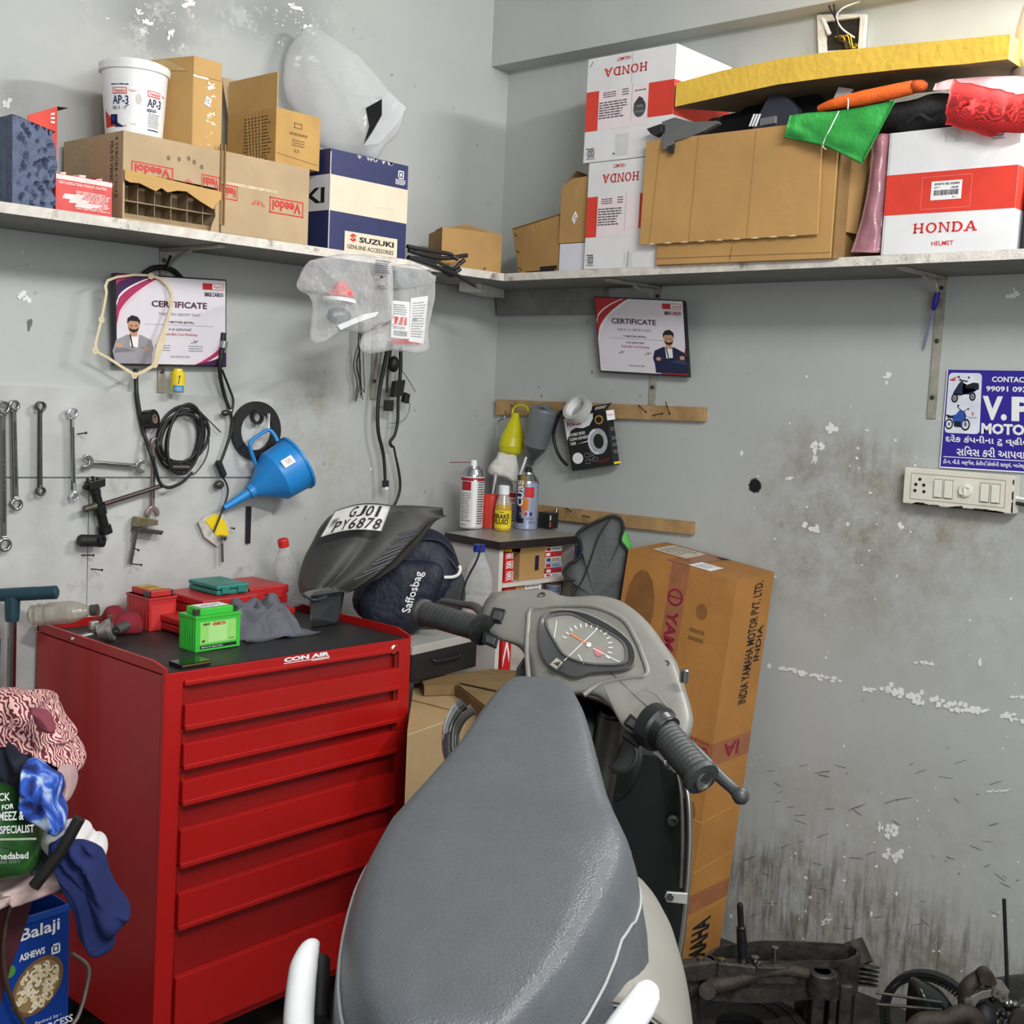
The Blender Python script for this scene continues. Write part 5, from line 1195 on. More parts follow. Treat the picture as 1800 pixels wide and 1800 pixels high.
# wires hanging behind the bags
bracket(664, 470, 702, 'L', 'steel shelf bracket behind the hanging clear bags')
rd = random.Random(21); mb = MB(); t = Thing('wire_bunch', 'bunch of thin dark loose wires hanging under the clear bags', 'wires')
for k in range(10):
    x = 634+rd.uniform(-4, 8); dx = rd.uniform(-12, 8); l = rd.uniform(688, 706)
    t.part('wire', MB().spline([L(x, 560, .035), L(x-2, 600, .035), L(x+dx*.8-2, 640, .03), L(x+dx*.4, 675, .028), L(x+dx+rd.uniform(-3, 5), l, .025)], .0013, [CAB, DSTEEL][k % 3 == 0], 5))
t.done()
t = Thing('wiring_harness', 'long black harness with a white-tipped plug hanging under the clear bags', 'wiring')
t.part('main_cable', MB().spline([L(x, y, .05) for x, y in ((684, 600), (676, 640), (668, 680), (664, 720), (665, 760), (674, 800), (677, 845))], [.007, .007, .0062, .0062, .006, .0055, .005], CAB, 9))
t.part('branch', MB().spline([L(x, y, .045) for x, y in ((690, 600), (682, 650), (680, 690))], .004, CAB, 7))
q = L(677, 850, .05); t.part('plug', MB().obox(q+V((-.008, -.008, -.012)), UX*.017, UY*.014, UZ*.022, PLAS), .001); t.part('plug_tip', MB().obox(q+V((-.007, -.009, -.018)), UX*.013, UY*.012, UZ*.008, WHITE))
t.part('relay', MB().obox(L(673, 722, .045), UX*.026, NL*.02, UZ*.034+UX*.002, PLAS), .0015); t.done()
t = Thing('wiring_harness', 'thin black harness with two relay blocks ending above the number plate', 'wiring')
t.part('main_cable', MB().spline([L(x, y, .045) for x, y in ((704, 610), (704, 650), (700, 700), (699, 740), (694, 764), (686, 776), (688, 784), (692, 786), (695, 800), (702, 835), (703, 860), (697, 880), (690, 893))], [.006, .006, .005, .005, .0045, .005, .005, .0035, .0035, .0045, .0045, .0042, .004], CAB, 8))
t.part('relay', MB().obox(L(684, 698, .055), UX*.04+UZ*.006, NL*.022, UZ*.05+UX*.008, PLAS), .002); t.part('relay', MB().obox(L(704, 706, .05), UX*.018-UZ*.006, NL*.02, UZ*.03+UX*.006, PLAS), .002); t.part('lump', MB().ball(L(692, 640, .055), .02, CAB, 10, (1, .8, 1.3)))
t.part('thin_wire', MB().spline([L(706, 650, .04), L(718, 668, .035), L(730, 688, .03)], .0012, DSTEEL, 5).spline([L(710, 690, .04), L(720, 710, .04), L(716, 730, .035), (L(704, 742, .035)), L(684, 744, .035)], .001, DSTEEL, 5)); t.done()

# ================================================================== hung on the right wall
NR = V((-1, 0, 0)); UYm = V((0, -1, 0))
def puff(outl, d, thick, m, seed=0, amp=.008, sub=3, back=1.0, nv=13, fl=.6, freq=16, fold=0.0, ang=.6):
    """soft closed shape: outline seen from the front at depth d, bulging towards and away from the viewer"""
    ring = catmull([dep(x, y, d) for x, y in outl]+[dep(*outl[0], d)], sub)[:-1]; n = len(ring); c = V((0, 0, 0))
    fw = V((FW.x, FW.y, 0)).normalized()
    for p in ring: c += p/n
    def fn(u, v):
        p = ring[int(round(u*n)) % n]; a = (v-.5)*math.pi; k = max(0, math.cos(a))**fl
        q = c+(p-c)*k; s = math.sin(a); q = q+fw*s*thick*.5*(back if s > 0 else 1)
        if fold:
            lat = q.dot(RT); X, Y = lat*math.cos(ang)+q.z*math.sin(ang), -lat*math.sin(ang)+q.z*math.cos(ang)
            w_ = noise.noise(V((lat*6+seed, q.z*6, 2)))*.9; e = 1-abs(noise.noise(V((X*30+w_*2.2, Y*6+w_, seed*1.7))))*2.6
            q = q-fw*fold*e*k+UZ*fold*.5*noise.noise(V((X*12, Y*12, seed+3)))
        return q+fw*amp*noise.noise(V((q.x*freq+seed, q.z*freq, q.y*freq)))*k
    return MB().grid(fn, n, nv, m, cu=True)

YP = M('yellow_plastic', (206, 198, 26), .35, var=.08, vs=20, dark=(170, 156, 30), dthr=.66)
t = Thing('funnel', 'yellow plastic funnel hanging at the corner end of the upper batten', 'funnel')
a, b = R(907, 726, .07), R(897, 798, .085); ax = b-a; ln = ax.length
t.part('cone', MB().lathe([(.010, 0), (.015, ln*.10), (.028, ln*.34), (.041, ln*.62), (.044, ln*.82), (.038, ln*.96), (.022, ln*1.03), (0, ln*1.04)], YP, a, ax, 26))
t.part('handle', MB().spline([R(900, 735, .07), R(903, 718, .06), R(915, 712, .055), R(926, 716, .055), R(930, 727, .06)], .004, YP, 8)); t.done()
GC = M('grey_cup', (118, 124, 126), .4, .25, var=.12, vs=16)
t = Thing('spray_cup', 'grey spray gun cup hanging upside down beside the yellow funnel', 'cup')
a, b = R(958, 716, .08), R(933, 812, .08); ax = b-a; ln = ax.length
t.part('cup', MB().lathe([(.014, -.008), (.016, 0), (.044, .004), (.0475, .01), (.0465, ln*.2), (.0405, ln*.66), (.040, ln*.7)], GC, a, ax, 28))
t.part('cone', MB().lathe([(.0405, ln*.7), (.034, ln*.78), (.013, ln*.97), (.010, ln*1.05)], M('dark_grey_cup', (82, 86, 88), .35, .25, var=.12), a, ax, 26)); 
t.part('clip', MB().obox(R(948, 716, .13), UYm*.02, UZ*.012, NR*-.02, GC), .002); t.done()
single('hose', MB().spline([R(987, 722, .06), R(978, 742, .06), R(973, 765, .055), R(978, 790, .05), (R(986, 806, .05)), R(997, 818, .05)], .0055, RUB, 9), 'short black hose curving down beside the grey spray gun cup', 'hose')
t = Thing('wire_holder', 'bent steel wire holder hanging in the corner behind the yellow funnel', 'wire holder')
t.part('wire', MB().spline([R(889, 722, .05), R(886, 735, .06), R(875, 745, .07), R(874, 800, .075), R(872, 850, .08), R(872, 868, .08), R(905, 870, .07)], .0022, STEEL, 6).spline([R(884, 760, .07), R(883, 800, .06), R(880, 850, .06)], .002, STEEL, 6)); 
t.part('box', MB().obox(R(872, 872, .07), UYm*.055, UI*.04, UZ*.055, M('clear_grey_box', (170, 172, 172), .2, alpha=.6))); t.done()
RAG = M('white_rag', (222, 220, 212), .85, var=.08, vs=30, bump=.4, bs=40)
t = Thing('rag', 'crumpled white rag stuffed on the wire holder under the yellow funnel', 'rag')
drag = (R(884, 815, .10)-CAM).dot(FW)
t.part('cloth', puff([(876, 795), (900, 790), (908, 800), (912, 842), (904, 846), (886, 838), (870, 836), (860, 832), (858, 824), (864, 814), (872, 806)], drag, .06, RAG, 4, .01, fold=.012))
t.part('tail', MB().spline([dep(872, 832, drag-.02), dep(869, 850, drag-.01), dep(866, 868, drag)], [.006, .004, .003], RAG, 6).spline([dep(896, 836, drag-.02), dep(904, 850, drag-.01), dep(904, 862, drag)], [.007, .006, .003], RAG, 6)); t.done()
# tape in a black box
t = Thing('tape_box', 'black box of clear adhesive tape hanging from the upper batten', 'box')
c = [R(1006, 828, .055), R(1078, 817, .055), R(1065, 722, .055), R(991, 736, .055)]
mb = MB().prism(c, UI, .034, PLAS); f = Face(mb, c[0], c[1], c[3], c[2]); f.rect(0, 0, 1, 1, BLACK, .6)
f.poly([(0, .58), (0, 1), (.70, 1), (.68, .9), (.58, .79), (.42, .76), (.25, .79), (.12, .75)], WHITE, 1); f.text('Riwos', .06, .83, .38, .93, M('maroon_print', (150, 30, 40), .5), 2, .02)
for i, s in enumerate(('DOUBLE SIDED', 'CLEAR ADHESIVE', 'TAPE')): f.text(s, .06, .645-.085*i, (.46, .56, .2)[i], .70-.085*i, WHITE, 2, .02)
f.poly([(.24, .485), (.55, .52), (.55, .5), (.4, .49)], WHITE, 2)
f.ell(.19, .22, .13, .105, WHITE, 2); f.lines(.1, .15, .28, .29, 4, INK, 4)
f.ring(.74, .47, .21, .24, .42, M('tape_print', (176, 178, 184), .4, var=.2, vs=60), 2); f.ring(.70, .47, .21, .24, .2, M('tape_print_light', (226, 226, 230), .4), 2.4, 24, .25, .75)
f.ell(.82, .86, .10, .085, M('gold_seal', (190, 150, 60), .5), 2, 14); f.ell(.82, .86, .07, .06, BLACK, 3, 12); f.lines(.77, .83, .87, .89, 2, YEL, 4)
for k, (x, y) in enumerate(((.42, .25), (.52, .19), (.42, .13), (.58, .28), (.6, .15))): f.frame(x-.06, y-.04, x+.06, y+.04, .012, .012, GREY, 2)
f.lines(.66, .07, .95, .14, 2, M('dark_red_print', (130, 24, 30), .5), 4)
s = Face(mb, c[1], R(1092, 815, .03), c[2], R(1079, 720, .03)); s.rect(0, .82, 1, 1, WHITE); s.text('Riwos', .1, .9, .9, .94, RED, 2); s.rect(.1, .01, .95, .05, YEL)
for y in (.62, .45, .33, .2): s.lines(.25, y, .8, y+.07, 2, GREY, 3)
t.part('box', mb)
k = [R(1028, 728, .05), R(1065, 720, .05), R(1075, 708, .05), R(1032, 716, .05)]; mb = MB().prism(k, UI, .003, PLAS); f = Face(mb, k[0], k[1], k[3], k[2]); f.lines(.4, .3, .9, .8, 2, WHITE, 3)
t.part('hang_tab', mb); t.done()
CT = M('clear_tape', (206, 206, 202), .3, var=.05, alpha=.85)
a = R(1020, 723, .075); ax = (UZ*.50+NR*.80+UYm*-.12).normalized()
t = Thing('tape_roll', 'roll of clear tape hung on a nail above the black tape box', 'tape roll')
t.part('tape', MB().lathe([(.036, 0), (.0475, .0), (.0475, .03), (.036, .03), (.036, 0)], CT, a, ax, 30)); 
t.part('core_liner', MB().lathe([(.0362, .001), (.0362, .029), (.0345, .029), (.0345, .001), (.0362, .001)], M('white_core', (232, 232, 230), .5), a, ax, 30)); t.done()
nail(1003, 715, 1018, 706, 'nail poking through the roll of clear tape', R, .03)
nail(898, 712, 906, 717, 'nail holding the yellow funnel', R, .018); nail(952, 710, 962, 716, 'nail holding the grey spray gun cup', R, .018)
# blue-handled brush
t = Thing('tube_brush', 'blue handled tube brush hanging from the shelf bracket by the shop sign', 'brush')
t.part('handle', MB().lathe([(.003, 0), (.008, .004), (.0085, .03), (.007, .045), (.003, .05)], M('blue_handle', (44, 38, 150), .4), R(1649, 512, .03), R(1640, 548, .025)-R(1649, 512, .03), 12))
t.part('rod', MB().tube([R(1641, 543, .025), R(1624, 612, .012)], [.004, .003], M('grey_blue_rod', (140, 146, 176), .4, .3), 8))
t.part('hook', MB().spline([R(1649, 512, .03), R(1646, 498, .035), R(1652, 490, .03)], .0015, STEEL, 6)); t.done()

# ------------------------------------------------------------------ shop sign
SB = M('sign_blue', (48, 36, 146), .35, var=.03); W = WHITE
t = Thing('shop_sign', 'blue shop sign with white lettering and two motorbikes on the right wall', 'sign')
tl, bl = R(1666, 650, .004), R(1652, 822, .004); tr, br = R(1800, 652, .004), R(1800, 831, .004); tr2 = tl+(tr-tl)*2.0; br2 = bl+(br-bl)*1.92
t.part('panel', MB().prism([bl, br2, tr2, tl], NR, .003, SB))
k = NR*.0032; mb = MB(); f = Face(mb, bl+k, br+k, tl+k, tr+k, lift=.0004)
f.rect(0, 0, .012, 1, W, 1); f.rect(0, 0, 1.9, .012, W, 1)
t.part('border', mb)
mb = MB(); f = Face(mb, bl+k, br+k, tl+k, tr+k, lift=.0004)
rr_ = [(.03+.035*(1-math.cos(q)) if 0 else .065-.035*math.cos(q), .94-.0+.03*math.sin(q)) for q in [math.pi/2*i/5 for i in range(6)]]
x0, x1, y0, y1, r_a, r_b = .03, .47, .36, .97, .05, .04
cor = []
for cx_, cy_, t0 in ((x1-r_a, y1-r_b, 0), (x0+r_a, y1-r_b, .25), (x0+r_a, y0+r_b, .5), (x1-r_a, y0+r_b, .75)):
    cor += [(cx_+r_a*math.cos(2*math.pi*(t0+.25*i/5)), cy_+r_b*math.sin(2*math.pi*(t0+.25*i/5))) for i in range(6)]
f.poly(cor, M('sign_white', (226, 230, 240), .4), 1.5)
NB = M('sign_navy', (22, 40, 72), .4); DKK = M('sign_dark', (24, 26, 32), .4); SBL = M('sign_bike_blue', (44, 84, 170), .4)
# scooter picture
for cx_, cy_, ra in ((.13, .715, .045), (.36, .735, .042)): f.ring(cx_, cy_, ra, ra*1.05, .42, DKK, 2.5); f.ell(cx_, cy_, ra*.5, ra*.5, GREY, 2.3, 12)
f.poly([(.10, .76), (.14, .80), (.17, .86), (.21, .895), (.235, .87), (.22, .80), (.24, .755), (.33, .755), (.41, .80), (.44, .81), (.43, .86), (.38, .845), (.28, .84), (.25, .86), (.25, .78), (.20, .74), (.16, .76)], NB, 3)
f.poly([(.26, .845), (.36, .875), (.43, .87), (.44, .83), (.36, .82), (.27, .82)], DKK, 3.4); f.line((.17, .90), (.29, .885), .012, .012, DKK, 3.4); f.ell(.165, .93, .014, .011, DKK, 3.4, 8); f.ell(.30, .925, .014, .011, DKK, 3.4, 8); f.line((.2, .9), (.17, .925), .006, .006, DKK, 3)
f.poly([(.04, .90), (.15, .935), (.11, .905), (.14, .895), (.08, .885)], M('sign_red_wing', (206, 70, 66), .4), 2.5)
# motorbike picture
for cx_, cy_, ra in ((.08, .45, .052), (.29, .45, .058)): f.ring(cx_, cy_, ra, ra*1.05, .3, DKK, 2.5); f.ell(cx_, cy_, ra*.35, ra*.35, GREY, 2.3, 10)
f.poly([(.04, .53), (.12, .54), (.16, .55), (.21, .60), (.27, .585), (.30, .53), (.26, .50), (.25, .43), (.17, .42), (.13, .47), (.12, .51)], SBL, 3); f.poly([(.14, .43), (.24, .42), (.23, .48), (.15, .48)], DKK, 3.3); f.poly([(.03, .55), (.13, .53), (.14, .51), (.06, .51)], DKK, 3.3)
f.line((.17, .63), (.24, .585), .008, .008, DKK, 3.4); f.ell(.185, .64, .014, .01, DKK, 3.5, 8); f.line((.25, .58), (.31, .61), .006, .006, DKK, 3.4); f.ell(.315, .61, .012, .009, DKK, 3.5, 8); f.line((.27, .57), (.29, .46), .012, .008, DKK, 3.2)
f.poly([(.36+.03*a, .545+.035*b) for a, b in S], M('sign_red_mark', (206, 50, 90), .4), 2.5); f.text('SUZUKI', .31, .515, .43, .532, M('sign_mark_blue', (60, 60, 140), .4), 2.5)
t.part('pictures', mb)
mb = MB(); f = Face(mb, bl+k, br+k, tl+k, tr+k, lift=.0004)
f.text('CONTACT', .60, .885, 1.07, .94, W, 2, .03); f.text('99091 093', .53, .79, 1.04, .845, W, 2, .03)
f.text('V.', .49, .505, .80, .745, W, 2, .045); f.text('P', .855, .505, 1.12, .745, W, 2, .045); f.text('MOTORS', .49, .365, 1.2, .475, W, 2, .045)
f.text('દરેક કંપનીના ટુ વ્હીલર', .05, .25, 1.14, .345, W, 2, .02); f.text('સિવસ કરી આપવામાં', .20, .135, 1.13, .235, W, 2, .02)
f.rect(.04, .112, 1.9, .120, W, 1); f.text('ડી-૫, વી.કે. લક્ષીલ, કેતીપિ કોલોની સામૂચં, ખાતેશ્વર', .04, .035, 1.06, .095, W, 2, .02)
t.part('lettering', mb); t.done()

# ------------------------------------------------------------------ switchboard
SWP = M('dirty_ivory_plastic', (226, 222, 206), .45, var=.07, vs=26, dark=(120, 104, 84), dthr=.70); IVO = M('ivory_switch', (232, 230, 214), .4, var=.04)
c = [R(1586, 884, .045), R(1780, 904, .045), R(1784, 836, .045), R(1590, 821, .045)]
t = Thing('switchboard', 'grubby ivory switchboard under the blue shop sign', 'switchboard')
t.part('box', MB().prism(c, UI, .043, SWP), .003)
mb = MB(); k = NR*.0006; f = Face(mb, c[0]+k, c[1]+k, c[3]+k, c[2]+k)
DIRT = M('black_grime', (48, 42, 34), .8, var=.3)
f.frame(.07, .14, .93, .86, .004, .012, M('plate_gap', (150, 140, 120), .6), 1)
rd = random.Random(9)
for i in range(16): x = rd.uniform(0, .9); f.poly([(x, .0), (x+.12, .0), (x+.10, rd.uniform(.03, .09)), (x+.03, rd.uniform(.02, .07))], DIRT, 1)
for i in range(9): y = rd.uniform(0, .8); f.poly([(1, y), (1, y+.18), (.985, y+.12), (.988, y+.05)], DIRT, 1)
t.part('cover_plate', mb)
def fp(a, b, h=0): return Face(MB(), c[0], c[1], c[3], c[2]).fn(a, b, h)
mb = MB()
for a, b in ((.155, .70), (.12, .55), (.195, .55), (.115, .38), (.20, .37)): mb.lathe([(.0042, 0), (.0042, .0012), (0, .0013)], BLACK, fp(a, b, .0005), NR, 10)
t.part('socket', mb)
for a in (.33, .425, .75, .845):
    j = t.part('switch', MB().obox(fp(a-.033, .26, .0005), fp(a+.033, .26)-fp(a-.033, .26), fp(a-.033, .72)-fp(a-.033, .26), NR*.006, IVO), .001)
    mb = MB(); g = Face(mb, fp(a-.04, .23), fp(a+.04, .23), fp(a-.04, .75), fp(a+.04, .75)); g.frame(0, 0, 1, 1, .05, .03, GREY, 1); t.part('switch_gap', mb, under=j)
j = t.part('regulator_knob', MB().lathe([(.017, 0), (.017, .006), (.015, .009), (0, .009)], IVO, fp(.58, .5), NR, 24))
g = MB(); u, v = (fp(.6, .5)-fp(.58, .5)).normalized(), UZ; t.part('knob_ridge', MB().spline([fp(.58, .5, .010)+u*.012+v*.009, fp(.58, .5, .011)+v*.010, fp(.58, .5, .011), fp(.58, .5, .011)-v*.009, fp(.58, .5, .010)-u*.012-v*.008], .003, IVO, 8), under=j)
t.part('cable', MB().tube([fp(1.0, .42, -.02), fp(1.2, .36, -.02)], .0045, WHITE, 8).tube([fp(1.0, .28, -.02), fp(1.2, .22, -.02)], .0045, BLACK, 8)); t.done()

# ================================================================== corner cabinet and what stands round it
CT0 = V((-.469, -.479, 0)); CA = V((.343, -.020, 0)); CB_ = V((.016, .236, 0)); CZ = 1.19
WHP = M('white_laminate', (214, 208, 200), .4, var=.05, vs=8, dark=(176, 160, 146), dthr=.66); WEN = M('dark_wenge', (42, 34, 32), .4, var=.15, vs=20); GRT = M('grey_laminate_top', (150, 146, 142), .35, var=.06)
t = Thing('corner_cabinet', 'small open white cabinet with a dark top in the corner', 'cabinet')
an, bn = CA.normalized(), CB_.normalized()
o = CT0-an*.012-bn*.012
mb = MB().obox(o+UZ*(CZ-.024), CA+an*.024, CB_+bn*.012, UZ*.023, WEN); f = Face(mb, o+UZ*(CZ-.001), o+CA+an*.024+UZ*(CZ-.001), o+CB_+bn*.012+UZ*(CZ-.001)); f.rect(0, 0, 1, 1, GRT, 1.6)
t.part('top', mb)
zc = CZ-.0245
t.part('side_panel', MB().obox(CT0, an*.016, CB_, UZ*zc, WHP), .001); t.part('side_panel', MB().obox(CT0+CA-an*.016, an*.016, CB_, UZ*zc, WHP), .001)
t.part('back_panel', MB().obox(CT0+CB_*.96+an*.016, CA-an*.032, bn*.008, UZ*zc, M('cabinet_inside', (196, 186, 176), .6)))
ZS = []
PF = lambda px, py, inset=0: PL(px, py, CT0+bn*inset, bn)
zsh = PF(940, 1020).z
for z in (zsh, zsh-.3, .05): t.part('shelf', MB().obox(CT0+an*.016+UZ*(z-.012), CA-an*.032, CB_*.95, UZ*.012, WHP))
t.part('dark_edge_strip', MB().obox(CT0+CB_-bn*.012-an*.006+UZ*.2, an*.005, bn*.014, UZ*(zc-.2), PLAS)); t.done()
# packs in the cabinet
def inpack(name, x0, y0, x1, y1, inset, d, m, label, cat='box', group=None, deco=None, zb=None):
    a, b = PF(x0, y1, inset), PF(x1, y1, inset); top = PF(x0, y0, inset).z; zb = a.z if zb is None else zb
    a.z = zb; w = (b-a); w.z = 0; mb = MB().obox(a, w, bn*d, UZ*(top-zb), m); f = Face(mb, a, a+w, a+UZ*(top-zb))
    if deco: deco(f)
    return single(name, mb, label, cat, group, .001)
zr = zsh+.001
for i, (y0, y1) in enumerate(((1003, 1019), (985, 1002), (972, 984))):
    inpack('part_box', 887, y0, 902, y1, .012, .09, RED, ('red part box with white lettering, lowest of its pile in the corner cabinet', 'red part box with white lettering, middle of its pile in the corner cabinet', 'red part box with white lettering, topmost of its pile in the corner cabinet')[i], 'box', None,
           lambda f: (f.text('NMX', .1, .12, .8, .88, WHITE, 2, .02, -90), f.rect(.88, .1, .95, .9, WHITE)), zb=PF(895, y1, .012).z if y1 < 1019 else zr)
inpack('part_box', 887, 1024, 903, 1046, .012, .09, RED, 'red part box with white lettering, on the lower cabinet shelf', 'box', None, lambda f: f.text('NK', .1, .12, .8, .88, WHITE, 2, .02, -90), zb=zsh-.30+.001)
inpack('part_box', 888, 960, 900, 970, .03, .07, YEL, 'small yellow box at the top of the red pile in the corner cabinet', zb=PF(895, 971, .03).z)
t = Thing('carton', 'small brown carton with torn flaps on the upper shelf of the corner cabinet', 'carton')
a, b = PF(912, 1018, .02), PF(956, 1018, .02); a.z = b.z = zr; tz = PF(912, 972, .02).z-zr
t.part('carton', MB().open_box(a, V((b.x-a.x, b.y-a.y, 0)), bn*.13, UZ*tz, CARD, .003))
t.part('flap', MB().prism([a+UZ*tz, b+UZ*tz, b+UZ*(tz+.02)-bn*.01, a+UZ*(tz+.035)+an*.01], bn, .002, CARD2)); m2 = MB(); f = Face(m2, a-bn*.001, b-bn*.001, a+UZ*tz-bn*.001); f.rect(.6, .3, .75, .85, M('dark_violet_label', (50, 34, 60), .5)); t.part('side_label', m2); t.done()
cols = [WHITE, RED, M('pale_blue_pack', (176, 196, 216), .5), M('cream_pack', (222, 206, 186), .5), RED, WHITE]
for i, (y0, y1) in enumerate(((1009, 1018), (1000, 1008), (990, 999), (980, 989), (971, 979), (962, 970))):
    zb = zr if i == 0 else zb2
    inpack('spare_part_pack', 958+(i % 2), y0, 986+(i % 3), y1, .02, .09, cols[i], '%s part pack in the corner cabinet, %s in the right-hand pile' % (('white', 'red', 'pale blue', 'cream', 'red and white', 'white striped')[i], ('lowest', 'second lowest', 'third from bottom', 'fourth from bottom', 'second from top', 'topmost')[i]), 'packet', None,
           lambda f, i=i: (f.rect(.05, .2, .3, .8, [RED, WHITE, RED, BLUE, WHITE, RED][i]), f.lines(.4, .2, .9, .8, 2, INK, i)), zb=zb); zb2 = PF(958, y0, .02).z+.0008
zl = zsh-.012-.055
inpack('carton', 906, 1024, 952, 1046, .012, .1, CARD, 'flat brown carton with a white sticker on the lower cabinet shelf', 'carton', None, lambda f: (f.rect(.35, .3, .95, .85, WHITE), f.lines(.4, .35, .9, .8, 3, INK, 3)), zb=zl)
a = PF(972, 1046, .05); a.z = zl
t = Thing('small_tub', 'small brown tub with a pale blue label on the lower cabinet shelf', 'tub'); mb = MB().lathe([(.026, 0), (.028, .003), (.028, .048), (.022, .055)], CARDD, a, UZ, 20); f = Face(mb, fn=cylface(a, .0282, a.z, a.z+.045, facing(a), 2.2)); f.rect(.05, .15, .95, .85, cols[2], 1, 8); f.lines(.1, .3, .9, .7, 3, INK, 3, .4, 2)
t.part('tub', mb); t.done()

# bottles and cans on the cabinet top
def ctop(px, py): p = Z(px, py, CZ+.0012); return p
def can(px, base, r, h, prof, mats, name, label, cat, deco=None, nozzle=None):
    c = ctop(px, base); t = Thing(name, label, cat); mb = MB().lathe(prof(r, h), mats[0], c, UZ, 28, True, mats)
    if deco: deco(Face(mb, fn=cylface(c, r+.0002, c.z, c.z+h, facing(c), 2.9), lift=.0005))
    t.part('body', mb); return t, c
PW_ = M('can_white', (232, 230, 226), .3, .2, var=.03); SIL = M('can_silver', (186, 188, 190), .25, .9, var=.05); PBL = M('can_pale_blue', (168, 180, 206), .3, .35, var=.04)
pc = lambda r, h: [(r*.96, 0), (r, .004), (r, h*.74), (r, h*.76), (r*.98, h*.79), (r*.78, h*.87), (r*.62, h*.88), (r*.60, h*.91), (r*.2, h*.915)]
hpx = lambda px, y0, y1: dep(px, y0, (ctop(px, y1)-CAM).dot(FW)).z-CZ
h = hpx(826, 808, 927)
def deco1(f):
    f.rect(.0, .70, 1, .745, M('dark_red', (160, 30, 40), .4), 1, 14); f.rect(.12, .56, .45, .69, M('dark_red', (160, 30, 40), .4), 1, 8); f.text('zR', .2, .59, .38, .66, RED, 2)
    f.lines(.12, .10, .48, .53, 14, GREY, 3, .4); f.lines(.66, .06, .92, .70, 18, INK, 4, .5); f.rect(.52, .02, .62, .72, WHITE, 1, 4); f.text('400 ml', .16, .04, .34, .07, INK, 2)
t, c = can(828, 927, .0375, h, pc, [PW_]*3+[SIL]*6, 'spray_can', 'white spray can with a red band and straw nozzle on the cabinet', 'spray can', deco1)
t.part('nozzle', MB().lathe([(.011, 0), (.011, h*.05), (.0085, h*.085), (0, h*.085)], M('white_nozzle', (238, 238, 234), .4), c+UZ*h*.915, UZ, 14)); t.part('straw', MB().tube([c+UZ*h*.965, dep(790, 813, (c-CAM).dot(FW)-.02)], .0013, M('red_straw', (120, 40, 40), .4), 6)); t.done()
h = hpx(926, 816, 929)
def deco2(f):
    f.rect(.10, .12, .34, .84, NAVY, .8, 5); f.rect(.14, .66, .44, .83, M('olive_gold', (150, 120, 40), .4), 1.2, 6); f.rect(.14, .74, .26, .83, M('dark_teal', (36, 60, 60), .4), 1.6, 3); f.rect(.42, .50, .72, .66, RED, 1.2, 6); f.rect(.32, .30, .56, .48, M('orange_square', (206, 118, 40), .4), 1.2, 5)
    f.text('CUBE', .17, .36, .38, .76, WHITE, 3, .03, 90)
    for k, m in enumerate((M('olive_gold', (150, 120, 40), .4), RED, NAVY)): f.rect(.28+.16*k, .22, .36+.16*k, .27, m, 1.5, 2)
    f.rect(.16, .10, .42, .18, BLACK, 1.5, 5); f.text('400 ml', .56, .10, .82, .13, INK, 2); f.lines(.50, .15, .8, .2, 2, GREY, 2); f.lines(.9, .5, .98, .75, 4, INK, 3)
t, c = can(924, 929, .0365, h, lambda r, h: [(r*.96, 0), (r, .004), (r, h*.70), (r, h*.72), (r*.97, h*.75), (r*.62, h*.84), (r*.55, h*.85), (r*.5, h*.88)], [PBL]*3+[SIL]*5, 'spray_can', 'pale blue spray can with upright white lettering on the cabinet', 'spray can', deco2)
t.part('nozzle', MB().lathe([(.013, 0), (.013, h*.05), (.009, h*.06), (.009, h*.09), (0, h*.09)], PLAS, c+UZ*h*.88, UZ, 14)); t.part('white_stick', MB().tube([dep(913, 838, (c-CAM).dot(FW)+.03), dep(925, 804, (c-CAM).dot(FW)+.06)], .004, WHITE, 8)); t.done()
h = hpx(862, 872, 930); t, c = can(862, 927, .030, h, lambda r, h: [(r, 0), (r, h*.97), (r*.95, h), (r*.9, h*.98), (0, h*.97)], [M('red_tin', (214, 66, 54), .35, .1)]*5, 'tin', 'plain red tin between the white spray can and the brake fluid bottle', 'tin'); t.done()
h = hpx(904, 866, 922); t, c = can(903, 921, .030, h, lambda r, h: [(r, 0), (r, h*.97), (r*.95, h)], [PW_]*3, 'tin', 'white tin with a red band behind the brake fluid bottle', 'tin', lambda f: (f.rect(0, .86, 1, 1, M('dark_red', (160, 30, 40), .4), 1, 12), f.text('GREASE', .3, .72, .95, .82, CRI, 2, .02), f.lines(.4, .1, .95, .66, 8, INK, 5))); t.done()
h = hpx(884, 853, 932); c = ctop(883, 932); r = .0265
t = Thing('brake_fluid_bottle', 'small clear bottle of yellow fluid with a white cap on the cabinet', 'bottle')
mb = MB().lathe([(r*.95, 0), (r, .003), (r, h*.50), (r*.93, h*.58), (r*.62, h*.78), (r*.58, h*.80)], M('amber_fluid', (206, 168, 60), .15, var=.08, alpha=.9), c, UZ, 24, True, [M('amber_fluid', (206, 168, 60), .15, var=.08, alpha=.9)]*3+[M('clear_bottle', (216, 206, 190), .1, alpha=.55)]*2)
f = Face(mb, fn=cylface(c, r+.0004, c.z, c.z+h, facing(c), 2.8)); f.rect(.02, .06, .98, .46, YEL, 1, 12); f.text('BRAKE', .1, .27, .78, .38, BLACK, 2, .03); f.text('FLUID', .1, .15, .74, .26, BLACK, 2, .03); f.lines(.35, .40, .6, .44, 1, BLACK, 2)
t.part('bottle', mb); t.part('cap', MB().lathe([(r*.62, h*.80), (r*.66, h*.805), (r*.66, h*.98), (r*.55, h), (0, h)], M('white_cap', (240, 240, 240), .4), c, UZ, 22)); t.done()
